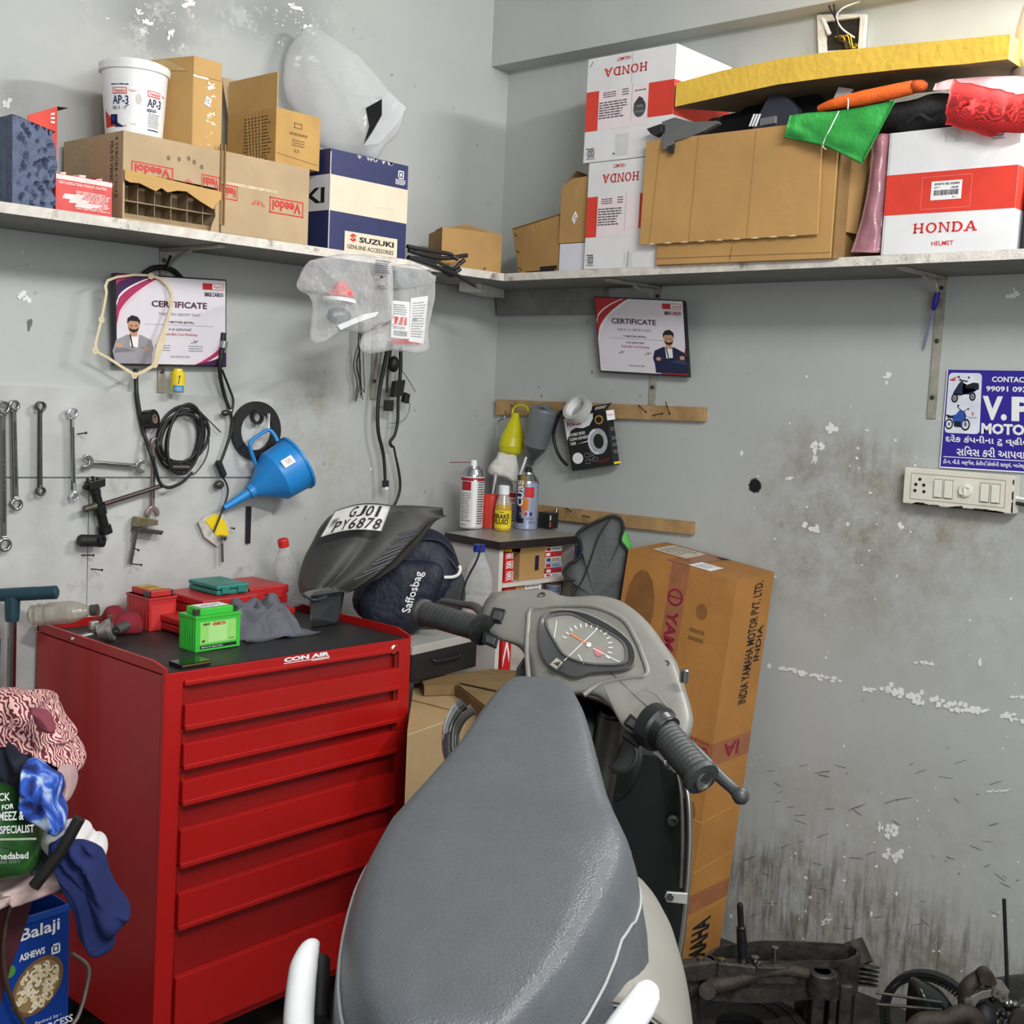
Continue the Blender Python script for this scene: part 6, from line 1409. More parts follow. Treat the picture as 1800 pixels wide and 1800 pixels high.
a = Z(964, 930, CZ+.0012); t = Thing('relay_box', 'small black box with a two-colour label at the far end of the cabinet top', 'box'); mb = MB().obox(a, an*.045, bn*.05, UZ*.052, PLAS); f = Face(mb, a, a+an*.045, a+UZ*.052); f.rect(.1, .55, .22, .85, WHITE); f.rect(.1, .1, .22, .45, M('pink_red', (214, 90, 80), .5)); t.part('box', mb, .002)
t.part('metal_lug', MB().obox(a+an*.054+bn*.02, an*.014, bn*.012, UZ*.05, STEEL).tube([a+an*.06+bn*.025+UZ*.05, a+an*.062+bn*.025+UZ*.062], .006, STEEL, 10)); t.done()

# big clear bottle with blue cap beside the cabinet
PETM = film('clear_pet', (226, 230, 232), .16, .8, .06, .9, 40)
A = dep(725, 1137, 3.28); zst = A.z; c = dep(837, 1085, 3.505); h = dep(837, 955, 3.505).z; c.z = zst+.001; h -= c.z
t = Thing('water_bottle', 'big clear plastic bottle with a blue cap standing before the white cabinet side', 'bottle')
t.part('bottle', MB().lathe([(.036, 0), (.043, .006), (.043, h*.18), (.040, h*.2), (.043, h*.23), (.043, h*.42), (.0405, h*.44), (.043, h*.47), (.043, h*.60), (.034, h*.74), (.016, h*.88), (.0145, h*.93)], PETM, c, UZ, 26))
t.part('cap', MB().lathe([(.017, h*.92), (.0175, h*.93), (.0175, h*.995), (.015, h), (0, h)], M('blue_cap', (30, 50, 150), .4), c, UZ, 20)); t.done()
# case the bottle and the rucksack stand on
GRL = M('grey_edge', (176, 174, 168), .5, var=.06)
t = Thing('equipment_case', 'black case with a grey top edge on the cartons behind the scooter handlebar', 'case')
A, B = Z(725, 1137, zst), Z(843, 1111, zst); zt_ = zst-.0005; A.z = B.z = zt_
w = (B-A); bk = V((-w.y, w.x, 0)).normalized()*.075; bk2 = bk.normalized()*.26
t.part('lid', MB().hexa([p-UZ*.024 for p in (A, B, B+bk, A+bk2)]+[A, B, B+bk, A+bk2], GRL), .002)
t.part('body', MB().hexa([V((p.x, p.y, dep(720, 1284, 2.97).z+.0345)) for p in (A+w*.01+bk*.05, A+w*.985+bk*.05, A+w*.985+bk*.95, A+w*.01+bk2*.97)]+[V((p.x, p.y, zt_-.0245)) for p in (A+w*.01+bk*.05, A+w*.985+bk*.05, A+w*.985+bk*.95, A+w*.01+bk2*.97)], PLAS), .003)
t.part('handle', MB().spline([A+w*.3+bk*.04-UZ*.05, A+w*.35-bk*.1-UZ*.055, A+w*.65-bk*.1-UZ*.055, A+w*.7+bk*.04-UZ*.05], .004, PLAS, 8)); t.done()
# navy rucksack
NVB = M('navy_nylon', (22, 28, 46), .6, var=.2, vs=16, bump=.35, bs=70); NVD = M('dark_mesh_strap', (52, 54, 58), .75, var=.15, vs=60, bump=.3)
t = Thing('rucksack', 'navy rucksack with white script lettering squeezed behind the tool chest', 'bag')
bagd = 3.46
t.part('body', puff([(632, 1080), (620, 1050), (640, 985), (680, 942), (720, 926), (760, 930), (790, 950), (806, 985), (812, 1015), (800, 1045), (770, 1070), (745, 1100), (720, 1112), (670, 1106)], bagd, .20, NVB, 2, .008, fold=.012, fl=.45))
t.part('front_pocket', puff([(640, 1096), (632, 1050), (650, 1010), (690, 985), (735, 982), (775, 992), (780, 1020), (762, 1060), (735, 1096), (690, 1106)], bagd-.085, .07, NVB, 5, .004, fold=.008, fl=.4))
for q in (((700, 975), (740, 966), (780, 974), (803, 1000)), ((695, 958), (738, 948), (775, 952), (800, 975))): t.part('zip', MB().spline([dep(x, y, bagd-.085+.02*(x > 770)) for x, y in q], .004, NVB, 6))
t.part('strap', puff([(786, 1022), (812, 1010), (818, 1040), (812, 1072), (790, 1076), (764, 1064), (748, 1062)], bagd-.07, .03, NVD, 3, .004))
t.part('strap_edge', MB().spline([dep(x, y, bagd-.10) for x, y in ((781, 1015), (797, 1014), (806, 1009), (809, 999), (806, 995))], .0048, WHITE, 8)); 
m2 = MB(); f = Face(m2, dep(704, 1076, bagd-.16), dep(726, 1078, bagd-.16), dep(728, 1004, bagd-.16), dep(750, 1006, bagd-.16)); f.text('Saffosbag', 0.05, 0, .95, 1, WHITE, 1, .012, 90); t.part('lettering', m2)
t.part('cord', MB().spline([dep(x, y, bagd-.15) for x, y in ((846, 958), (838, 985), (820, 1020), (812, 1050), (806, 1075))], .003, BLACK, 6)); t.done()

# grey saddle cover leaning on the wall with a green one behind
t = Thing('saddle_cover', 'grey scooter saddle cover with black piping leaning in the corner', 'saddle cover')
sc = [(996, 1060), (1012, 1020), (997, 1018), (991, 1004), (1002, 990), (1014, 984), (1022, 970), (1020, 950), (1014, 940), (1026, 928), (1052, 915), (1075, 907), (1091, 912), (1096, 930), (1091, 950), (1104, 970), (1106, 1005), (1098, 1080), (1086, 1630), (1020, 1634), (1006, 1200)]
t.part('cover', puff(sc, 3.66, .06, M('charcoal_vinyl', (70, 72, 72), .6, var=.1, vs=14, bump=.2), 3, .01))
t.part('piping', MB().spline([dep(x, y, 3.635) for x, y in sc[1:17]], .0045, RUB, 6)); 
t.part('seam', MB().spline([dep(x, y, 3.625) for x, y in ((1072, 912), (1052, 945), (1038, 985), (1024, 1020), (1005, 1050))], .0022, RUB, 6)); t.done()
single('cloth', puff([(1085, 915), (1102, 938), (1110, 960), (1106, 985), (1090, 980), (1080, 950)], 3.70, .05, M('bright_green_cloth', (92, 190, 84), .7, var=.08), 8), 'bright green cloth peeking out behind the grey saddle cover', 'cloth')
single('cloth', puff([(1010, 960), (1022, 956), (1024, 985), (1012, 990), (1010, 1640), (998, 1640)], 3.74, .03, M('denim_blue', (70, 96, 134), .8), 8), 'scrap of blue cloth between the cabinet and the grey saddle cover', 'cloth')

# ------------------------------------------------------------------ tall motorcycle-parts carton leaning at the wall
YC = M('amber_cardboard', (168, 116, 56), .6, var=.12, vs=7, bump=.15, bs=50, dark=(122, 82, 44), dthr=.62)
br_, fr_ = V((-.012, -1.143, 1.150)), V((-.182, -1.122, 1.138)); fl_ = V((-.182, -.742, 1.180)); bl_ = fl_+(br_-fr_)
dn = Z(1257, 1716, .004)-br_
low = [p+dn for p in (fl_, fr_, br_, bl_)]; dz = min(p.z for p in low)
low = [p-UZ*(dz-.002) if 0 else p for p in low]
t = Thing('long_carton', 'tall amber carton with purple-red tape leaning on the right wall', 'carton')
TP = M('brown_red_tape', (150, 96, 62), .2, var=.12, vs=30); PR = M('purple_red_print', (136, 22, 54), .45, var=.05)
lowz = min((p+dn).z for p in (fl_, fr_, br_, bl_)); dn = dn*((br_.z-.003)/(br_.z-lowz+.0)) if lowz < .003 else dn
mb = MB().hexa([fl_+dn, fr_+dn, br_+dn, bl_+dn, fl_, fr_, br_, bl_], YC)
f = Face(mb, fl_+dn, fr_+dn, fl_, fr_)
f.rect(.42, .60, .58, 1, TP, 1); f.text('YAMAHA', .445, .68, .545, .88, PR, 2, .03, -90, .0); f.ring(.495, .915, .07, .022, .25, PR, 2); f.line((.44, .915), (.55, .915), .012, .004, PR, 2)
f.rect(0, .545, 1, .60, TP, 1); f.text('GENUINE', .60, .56, .97, .585, PR, 2, .02, 180); f.text('PARTS & ACCESSORIES', .62, .592, .97, .598, PR, 2, 0, 180); f.line((.52, .97), (.525, .6), .004, .002, CARDD, 2)
f.lines(.66, .82, .8, .86, 2, M('stain_ink', (120, 84, 40), .6), 3)
for a, b, ra, rb in ((.18, .86, .14, .10), (.22, .78, .1, .06), (.74, .9, .05, .02), (.72, .48, .04, .03), (.9, .42, .04, .03), (.75, .3, .05, .03)): f.ell(a, b, ra, rb, M('oil_stain', (128, 84, 42), .6, var=.12), .8, 14)
for b in (.40, .28, .18): f.line((0, b), (1, b+.01), .002, .003, M('string_line', (190, 140, 70), .6), 1.5)
f.rect(0, .19, 1, .235, TP, 1); f.text('IA G', .72, .20, .98, .225, PR, 2, .02, 180)
s = Face(mb, fr_+dn, br_+dn, fr_, br_); s.text('INDIA YAMAHA MOTOR PVT. LTD.', .50, .68, .72, .985, BLACK, 2, .015, 90); s.text('INDIA', .76, .78, .9, .87, BLACK, 2, .015, 90); s.rect(0, .545, 1, .60, TP, 1); s.text('IA', .3, .555, .7, .59, PR, 2, .02, 180); s.rect(0, .19, 1, .235, TP, 1)
s.text('YAMAHA', .18, .015, .62, .16, BLACK, 2, .04, 90)
for b in (.41, .29, .175): s.line((0, b), (1, b+.012), .004, .003, M('string_line', (190, 140, 70), .6), 1.5)
t.part('carton', mb, .002)
m2 = MB(); k = UZ*.001; f = Face(m2, fl_+k, fr_+k, bl_+k, br_+k); f.rect(.1, .35, .42, .9, M('pale_label', (206, 196, 178), .5)); f.lines(.14, .4, .38, .85, 4, GREY, 4); f.rect(.55, .05, .75, .4, WHITE); f.lines(.58, .1, .72, .36, 3, GREY, 4); f.rect(.36, 0, .58, 1, TP, .8); f.poly([(.5, .9), (.62, .98), (.58, .84)], DIRT, 2)
t.part('top_labels', m2); t.done()

# ================================================================== red tool chest and what lies on it
TR_ = M('red_enamel', (172, 24, 22), .34, var=.06, vs=5, coat=.12, spec=.35); TRD = M('red_recess_shade', (140, 18, 18), .4, var=.06, vs=6); MAT = M('black_rubber_mat', (34, 33, 34), .5, var=.12, vs=40, bump=.1)  # recess red is the enamel darkened, shade put into its colour
YF_ = .600; XL, XR = L(290, 1185, YF_).x, L(722, 1125, YF_).x
ztl, ztr = L(292, 1186, YF_).z, L(722, 1122, YF_).z; XB = L(268, 1790, YF_).x; zb = .12
def front(a, z, y=0.0):
    """point on the chest front: a 0..1 left to right, z height measured at the left edge"""
    k = (z-zb)/(ztl-zb); x = lerp(lerp(XB, XL, k), lerp(XR+.004, XR, k), a)
    return V((x, -YF_+y, lerp(z, zb+(ztr-zb)*k, a)))
zpx = lambda y: L(312, y, YF_).z-(0)
t = Thing('tool_chest', 'red steel tool chest of drawers with a black top mat', 'tool chest')
D = YF_-.03
mb = MB()
bL = [front(0, zb), front(1, zb)]; 
A0, A1, B0, B1 = front(0, zb, .012), front(1, zb, .012), front(0, ztl, .012), front(1, ztl-.0, .012)
Y_ = UY*(D-.012)
mb.hexa([A0, A1, A1+Y_, A0+Y_, B0-UZ*.004, B1-UZ*.004, B1+Y_-UZ*.004, B0+Y_-UZ*.004], TR_)
t.part('body', mb)
# face frame: stiles, header
fr = MB(); aL, aR = .062, .945
fr.obox(front(0, zb), front(aL, zb)-front(0, zb), UY*.012, front(0, ztl)-front(0, zb), TR_); fr.obox(front(aR, zb), front(1, zb)-front(aR, zb), UY*.012, front(aR, ztl)-front(aR, zb), TR_)
zh = zpx(1201); fr.hexa([front(aL, zh), front(aR, zh), front(aR, zh, .012), front(aL, zh, .012), front(aL, ztl), front(aR, ztl), front(aR, ztl, .012), front(aL, ztl, .012)], TR_)
t.part('face_frame', fr, .0015)
rim = MB(); rh = .022
for a, s in ((0, 1), (1, -1)):
    p = front(a, ztl, .05 if a == 0 else .0); w = UX*.007*s; q = front(a, ztl, 0)
    rim.add([q, q+UY*D, q+UY*D+UZ*rh, q+UY*.05+UZ*rh*(1 if a == 0 else 1), q+UZ*(rh*.55 if a == 0 else rh*.4), q+w, q+UY*D+w, q+UY*D+UZ*rh+w, q+UY*.05+UZ*rh+w, q+UZ*(rh*.55 if a == 0 else rh*.4)+w],
            [(0, 1, 2, 3, 4), (9, 8, 7, 6, 5), (0, 4, 9, 5), (4, 3, 8, 9), (3, 2, 7, 8), (2, 1, 6, 7)], TR_)
rim.obox(front(0, ztl)+UY*(D-.006), front(1, ztl)-front(0, ztl), UY*.006, UZ*rh, TR_)
t.part('rim', rim)
m_ = MB(); q0, q1 = front(.012, ztl, .006), front(.988, ztl, .006); m_.obox(q0-UZ*.004, q1-q0, UY*(D-.016), UZ*.006, MAT); t.part('top_mat', m_)
# logo and lock
lg = MB(); z0, z1 = zpx(1201), ztl; f = Face(lg, front(0, z0, -.0004), front(1, z0, -.0004), front(0, z1, -.0004), front(1, z1, -.0004), lift=.0004)
f.text('CON AIR', .435, .46, .625, .92, WHITE, 2, .06); f.rect(.435, .30, .625, .38, WHITE, 2); f.rect(.55, .18, .625, .26, WHITE, 2); t.part('logo', lg, label='white maker lettering')
c = L(692, 1141, YF_); t.part('lock', MB().lathe([(.012, 0), (.012, .003), (.008, .006), (.0075, .003), (0, .003)], M('lock_metal', (176, 168, 146), .35, .9), c, NL, 20).obox(c+NL*.0035+V((-.001, 0, -.005)), UX*.002, NL*.001, UZ*.01, BLACK))
# drawers: recess with pull lip, raised front
cuts = [(1213, 1240, 1283), (1283, 1308, 1352), (1352, 1373, 1415), (1415, 1459, 1524), (1524, 1570, 1632), (1632, 1716, 1822)]
al, ar = aL+.004, aR-.004
lip = MB(); z = zpx(1207); lip.obox(front(al, z, -.006), front(ar, z, -.006)-front(al, z, -.006), UY*.012, UZ*.012, TR_); t.part('top_lip', lip, .003)
for i, (r0, f0, f1) in enumerate(cuts):
    zr0, zf0, zf1 = zpx(r0), zpx(f0), zpx(f1); zf1 = max(zf1, zb)
    mb = MB(); mb.hexa([front(al, zf1+.004, -.009), front(ar, zf1+.004, -.009), front(ar, zf1+.004, .010), front(al, zf1+.004, .010), front(al, zf0, -.009), front(ar, zf0, -.009), front(ar, zf0, .010), front(al, zf0, .010)], TR_)
    j = t.part('drawer', mb, .0015)
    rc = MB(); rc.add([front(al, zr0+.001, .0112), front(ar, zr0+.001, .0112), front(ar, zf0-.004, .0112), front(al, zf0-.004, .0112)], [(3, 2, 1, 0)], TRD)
    for a in (al, ar-.014): rc.obox(front(a, zf0, .002), front(a+.014, zf0, .002)-front(a, zf0, .002), UY*.009, UZ*(zr0-zf0), TRD if a == al else M('red_stop_shade', (110, 14, 16), .5))  # far stop coloured darker still, its shade put into the red
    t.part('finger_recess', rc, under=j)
    hd = MB(); hd.hexa([front(al, zf1-.002, -.013), front(ar, zf1-.002, -.013), front(ar, zf1-.002, -.004), front(al, zf1-.002, -.004), front(al, zf1+.010, -.013), front(ar, zf1+.010, -.013), front(ar, zf1+.010, -.004), front(al, zf1+.010, -.004)], TR_)
    if i < 5: t.part('pull_lip', hd, .002, under=j)
for a in (.08, .92):
    for y in (.08, D-.08): p = front(a, zb, y); t.part('caster', MB().lathe([(.02, -.012), (.048, -.011), (.048, .011), (.02, .012)], RUB, V((p.x, p.y, .049)), UX, 20).box(p.x-.02, p.y-.02, .06, p.x+.02, p.y+.02, zb, DSTEEL))
t.done()

def ztop_at(x): return lerp(ztl, ztr, (x-XL)/(XR-XL))+.0025
def TZ(px, py):
    p = Z(px, py, ztl)
    for _ in range(3): p = Z(px, py, ztop_at(p.x))
    return p
def boxT(cx, cyt, cyb, rx, lx, z=None):
    p = TZ(cx, cyb) if z is None else Z(cx, cyb, z); d = (p-CAM).dot(FW); h = dep(cx, cyt, d).z-p.z; off = -p.y
    w = L(rx, cyb, off).x-p.x; r = ray(lx, cyt); k = (p.x-CAM.x)/r.x; return p, w, max(.03, CAM.y+r.y*k-p.y), h
# batteries
def battery(o, w, d, h, m, mt, name_label, front_art):
    t = Thing('battery', name_label, 'battery'); hb = h*.80
    mb = MB().obox(o, UX*w, UY*d, UZ*hb, m).obox(o+V((-.002, -.002, hb*.93)), UX*(w+.004), UY*(d+.004), UZ*hb*.07, m)
    for k in range(6): mb.obox(o+V((-.0012, d*(.1+.15*k), .004)), UX*.0013, UY*d*.05, UZ*hb*.86, m)
    f = Face(mb, o, o+UX*w, o+UZ*hb); front_art(f); t.part('case', mb, .0015)
    t.part('lid', MB().obox(o+V((w*.12, d*.06, hb)), UX*w*.74, UY*d*.88, UZ*h*.15, m), .002)
    lb = MB(); f = Face(lb, o+V((w*.2, d*.2, h*.9505)), o+V((w*.8, d*.2, h*.9505)), o+V((w*.2, d*.85, h*.9505))); f.rect(0, 0, 1, 1, mt, 1); f.lines(.1, .2, .9, .8, 4, GREY, 3); t.part('top_label', lb)
    for x in (.03, .88): t.part('terminal', MB().obox(o+V((w*x, d*.1, hb)), UX*w*.09, UY*d*.2, UZ*h*.14, DSTEEL), .001)
    t.done()
BGR = M('green_battery_case', (62, 190, 62), .35, var=.08, vs=20); BRD = M('red_battery_case', (190, 46, 48), .4, var=.1, vs=16)
o, w, d, h = boxT(343, 1067, 1147, 421, 316)
def art_green(f):
    LG = M('light_green_label', (150, 214, 110), .4, var=.06); f.rect(.10, .20, .90, .82, LG); f.rect(.28, .24, .70, .78, M('pale_green_label', (170, 226, 140), .4, var=.04), 1.5)
    f.rect(.10, .06, .92, .15, BLACK); f.text('BREAK BY REACTION', .13, .085, .6, .125, WHITE, 2); f.text('ARMRON', .36, .69, .66, .79, RED, 2.5, .03); f.text('AMAR', .15, .72, .32, .79, BLACK, 2, .02); f.poly([(.14, .25), (.2, .25), (.2, .32), (.14, .29)], BLACK, 2); f.text('ETZ-9R', .74, .25, .86, .30, BLACK, 2)
    f.lines(.40, .4, .6, .6, 4, GREY, 3); f.frame(.0, .93, 1, .95, .0, .01, M('dark_green_line', (40, 120, 44), .4), 1)
battery(o, w, d, h, BGR, WHITE, 'bright green battery at the front of the tool chest top', art_green)
o, w, d, h = boxT(262, 1036, 1110, 309, 223)
def art_red(f): f.rect(.08, .1, .92, .78, M('red_label', (206, 58, 58), .45, var=.08), 1); f.frame(0, .93, 1, .95, 0, .01, M('faded_red', (222, 120, 116), .5), 1)
battery(o, w, d, h, BRD, M('faded_yellow_label', (206, 160, 60), .5, var=.2, vs=40), 'faded red battery near the wall side of the tool chest top', art_red)

# bottle lying on its side
p = Z(108, 1109, ztl+.025); c = p+UZ*.026; d0 = (p-CAM).dot(FW); a, b = dep(52, 1089, d0+.02), dep(172, 1079, d0+.02); ax = b-a; ln = ax.length; r = .0275
DUSTY = M('dusty_pet', (176, 168, 152), .15, var=.15, vs=30, alpha=.6, bump=.6, bs=30)
t = Thing('pet_bottle', 'dusty clear plastic bottle lying on its side at the end of the tool chest', 'bottle')
a.z = b.z = p.z+r*1.06; 
t.part('bottle', MB().lathe([(.006, .0), (r*.7, .001), (r*.94, .008), (r*.86, .014), (r, .024), (r*.9, ln*.24), (r, ln*.28), (r, ln*.6), (r*.9, ln*.68), (r*.45, ln*.86), (r*.4, ln*.9)], DUSTY, a, ax, 24))
t.part('cap', MB().lathe([(r*.5, ln*.9), (r*.52, ln), (0, ln)], M('smoky_cap', (70, 66, 62), .4), a, ax, 18)); t.done()
# red rag and carburettor
MAR = M('maroon_rag', (124, 24, 38), .85, var=.2, vs=20, bump=.4, bs=30)
c0 = TZ(215, 1112); d0 = (c0-CAM).dot(FW)
def rest(mb, z):
    for v in mb.v:
        if v.z < z: v.z = z+.0003*((v.x*97) % 1)
    return mb
single('rag', rest(puff([(158, 1092), (178, 1082), (190, 1066), (204, 1066), (212, 1076), (226, 1074), (243, 1080), (250, 1100), (246, 1116), (225, 1118), (200, 1112), (175, 1100)], d0, .09, MAR, 6, .03, 3, freq=26), ztop_at(c0.x)+.001), 'dark red rag beside the faded red battery', 'rag')
c1 = TZ(192, 1128); d1 = (c1-CAM).dot(FW); ALU = M('cast_aluminium', (186, 184, 176), .35, .8, var=.2, vs=40)
t = Thing('carburettor', 'small metal carburettor at the front edge of the tool chest end', 'engine part')
q = dep(194, 1116, d1); axc = V((.75, -.55, .25)).normalized(); zc_ = ztop_at(c1.x)+.001; q.z = max(q.z, zc_+.028)
t.part('bowl', MB().lathe([(.016, -.03), (.02, -.02), (.027, -.004), (.0275, .004), (.024, .006), (.022, .003), (0, .003)], ALU, q, axc, 24))
t.part('bore', MB().ball(q+axc*.004+V((.008, 0, -.006)), .011, BLACK, 10, (1, 1, .6)).ball(q+axc*.004+V((-.008, 0, .008)), .004, DSTEEL, 8)); t.part('spring', MB().lathe([(.008, 0), (.008, .03)], DSTEEL, q-axc*.05+UZ*.004, axc, 12).obox(q-axc*.045+V((0, .0, .01)), UX*.02, UY*.014, UZ*.02, ALU), .001)
t.part('inlet', MB().tube([q-axc*.03+UZ*.002, q-axc*.055+UX*-.01, q-axc*.06+V((-.03, .01, -.005))], .006, ALU, 10)); t.part('rubber_boot', MB().tube([q+axc*.004+V((.012, 0, -.003)), q+axc*.01+V((.04, .01, .002))], .012, M('grey_boot', (70, 68, 66), .6), 12)); t.part('brass_nut', MB().lathe([(.006, 0), (.006, .008), (0, .009)], BRS, q+V((.004, .01, .026)), UZ, 6, False)); t.done()
# small dark tray at the corner
o, w, d, h = boxT(296, 1160, 1169, 344, 285); GLB = M('gloss_black', (20, 18, 18), .1)
t = Thing('dark_tray', 'small glossy dark tray on the front corner of the tool chest', 'tray'); o.x = max(o.x, XL+.012); o.y = -YF_+.016
t.part('tray', MB().obox(o, UX*.078, UY*.05, UZ*.010, GLB), .001); t.part('gold_edge', MB().obox(o+V((.002, -.0012, .005)), UX*.074, UY*.001, UZ*.003, M('dull_gold', (150, 120, 60), .3, .6))); t.done()
# red cases, teal case
RCS = M('red_case_plastic', (178, 36, 36), .4, var=.08, vs=12); TEAL = M('teal_case', (44, 128, 116), .4, var=.12, vs=18)
def case(label, px4, z0, z1, m, name='tool_case'):
    t = Thing(name, label, 'tool case'); q = [Z(x, y, z0) for x, y in px4]; zm = (z0+z1)/2
    t.part('base', MB().hexa(q+[V((p.x, p.y, zm-.0015)) for p in q], m), .003); t.part('lid', MB().hexa([V((p.x, p.y, zm+.0005)) for p in q]+[V((p.x, p.y, z1)) for p in q], m), .003); cc = (q[0]+q[1])/2
    e = (q[1]-q[0]).normalized(); t.part('latch', MB().obox(V((cc.x, cc.y, zm-.008))-e*.012+NL*.002, e*.024, UY*.004, UZ*.016, m), .001); t.done()
zt0 = ztop_at(-1.55)+.001
y1 = -.045
def caseX(x0, x1, ya, yb, z0, h, m, label): 
    t = Thing('tool_case', label, 'tool case'); zm = z0+h*.52
    t.part('base', MB().box(x0, ya, z0, x1, yb, zm-.0012, m), .003); t.part('lid', MB().box(x0-.002, ya-.002, zm+.0006, x1+.002, yb, z0+h, m), .004)
    for k in (.25, .75): t.part('latch', MB().box(lerp(x0, x1, k)-.012, ya-.005, zm-.009, lerp(x0, x1, k)+.012, ya-.002, zm+.009, m), .001)
    t.done()
p = TZ(335, 1082); xa = L(327, 1065, .30).x; xb = xa+.34
caseX(xa, xb, -.30, -.06, zt0, .038, RCS, 'flat red tool case lowest of the pile behind the grey rag')
x2 = L(357, 1040, .28).x; z2 = zt0+.039; caseX(x2, x2+.17, -.28, -.10, z2, .042, RCS, 'red tool case right under the teal one')
x3 = L(446, 1020, .20).x; caseX(x2+.175, x2+.30, -.24, -.08, z2, .05, RCS, 'red tool case beside the clear bottle with a red cap')
x4 = L(382, 1024, .25).x; z4 = z2+.043; caseX(x4, L(437, 1024, .25).x, -.25, -.12, z4, .026, TEAL, 'small teal case on top of the red tool cases')
# grey rag heap
GRG = M('grey_towel', (96, 98, 106), .9, var=.14, vs=30, bump=.45, bs=60)
c0 = TZ(480, 1122); d0 = (c0-CAM).dot(FW)
def heap(u, v):
    a = u*2*math.pi; base = [(415, 1095), (440, 1115), (478, 1124), (505, 1118), (528, 1106), (549, 1105), (545, 1080), (520, 1068), (480, 1060), (450, 1060), (425, 1070)]
    return None
def towel(u, v):
    x, y = (u-.5), (v-.5); r = math.hypot(x, y)*2
    gx = c0.x+.02+x*.235+.0*y; gy = c0.y+.085+y*.21
    wv_ = noise.noise(V((x*3, y*3, 7)))*.8; dm = max(0, 1-(min(1, r*1.02))**2)**.75
    z = .088*dm*(.85+.35*noise.noise(V((x*3+1, y*3, 4)))) + .012*math.sin((x*.8+y*.6)*17+4*wv_)*(dm*.8+.2) + .010*math.sin((y*.9-x*.5)*26+7*noise.noise(V((x*4, y*4, 2))))*(dm*.7+.2)
    gx += .022*noise.noise(V((x*4, y*4, 11))); gy += .022*noise.noise(V((x*4, y*4, 15)))
    return V((gx, gy, ztop_at(gx)+.003+max(0, z)))
single('towel', MB().grid(towel, 46, 40, GRG, th=.002), 'crumpled grey towel heaped on the tool chest beside the green battery', 'towel')
# upright clear bottle with red cap, behind
c = V((L(517, 1000, .16).x, -.16, z2+.001-.039)); 
t = Thing('pet_bottle', 'clear round bottle with a red cap tilted behind the red tool cases', 'bottle')
axb = V((-.22, 0, 1)).normalized(); top = L(497, 957, .16); hb = (top.z-zt0)/axb.z; cb = top-axb*hb
t.part('bottle', MB().lathe([(.03, .0), (.038, .006), (.038, hb*.52), (.036, hb*.62), (.022, hb*.8), (.012, hb*.9), (.0115, hb*.94)], PETM, cb+UZ*.012, axb, 24)); t.part('cap', MB().lathe([(.0145, hb*.90), (.0155, hb*.91), (.0155, hb*1.0), (.013, hb*1.02), (0, hb*1.02)], M('red_cap', (206, 40, 40), .4), cb+UZ*.012, axb, 18)); t.done()

# rear mudguard with number plate standing on the chest
BLP = M('dusty_black_plastic', (66, 66, 62), .6, var=.2, vs=10, bump=.12, bs=60, dark=(98, 94, 84), dthr=.6); BLG = M('smooth_dark_plastic', (62, 64, 66), .3, var=.1)
t = Thing('mudguard', 'dusty black rear mudguard with a white number plate standing on the tool chest', 'mudguard')
base = TZ(570, 1099); db = (base-CAM).dot(FW)
Lc = [(529, 1043), (526, 1020), (535, 985), (549, 957), (570, 920), (602, 900), (690, 894), (778, 905)]; Rc = [(609, 1040), (650, 1016), (690, 984), (712, 960), (733, 939), (748, 922), (762, 912), (779, 907)]
dl = [db, db+.01, db+.03, db+.05, db+.08, db+.10, db+.12, db+.10]; dr = [db-.02, db-.02, db-.01, db, db+.02, db+.04, db+.07, db+.095]
LL = catmull([dep(x, y, d) for (x, y), d in zip(Lc, dl)], 5); RR = catmull([dep(x, y, d) for (x, y), d in zip(Rc, dr)], 5); nn_ = len(LL)
fwd = V((FW.x, FW.y, 0)).normalized()
def mg(u, v):
    i = int(round(u*(nn_-1))); p = LL[i].lerp(RR[i], v); k = math.sin(math.pi*v)
    bulge = .055*k*(1-.6*u)*(1-.55*max(0, math.exp(-((v-.62)/.10)**2))*(u < .75)); return p-fwd*bulge+UZ*.02*k
t.part('shell', MB().grid(mg, nn_, 22, BLP, th=.004))
t.part('skirt', MB().grid(lambda u, v: RR[int(round(u*(nn_-1)))]-fwd*.004+V((.012*math.sin(v*3), 0, -.028*v*math.sin(math.pi*min(1, u*1.1))))+fwd*.02*v, nn_, 5, BLP, th=.003))
rb = MB()
for k in range(9):
    u = .12+.05*k; p = mg(u, .86); q = mg(u+.10, .99); rb.tube([p-fwd*.003, q-fwd*.003], .004, BLG, 6)
t.part('ribs', rb)
ft = [Z(x, y, ztop_at(base.x)+.001) for x, y in ((546, 1104), (592, 1097))]; tpp = [dep(543, 1048, db), dep(601, 1040, db-.02)]
t.part('foot', MB().hexa([ft[0], ft[1], ft[1]+fwd*.07, ft[0]+fwd*.07, tpp[0], tpp[1], tpp[1]+fwd*.07, tpp[0]+fwd*.07], BLG), .006)
t.part('rubber_shoe', MB().hexa([ft[0]-fwd*.003, ft[1]-fwd*.003, ft[1]+fwd*.075, ft[0]+fwd*.075]+[p+UZ*.022 for p in (ft[0]-fwd*.003, ft[1]-fwd*.003, ft[1]+fwd*.075, ft[0]+fwd*.075)], RUB), .003)
t.part('lip', MB().spline([dep(x, y, db-.045+.02*k) for k, (x, y) in enumerate(((530, 1044), (553, 1055), (580, 1046), (608, 1036)))], .0035, BLG, 8))
t.part('hole', MB().ball(mg(.34, .30), .010, BLACK, 10, (.6, .4, 1)))
PLT = M('plate_white', (232, 230, 224), .4, var=.04)
dpn = db-.045
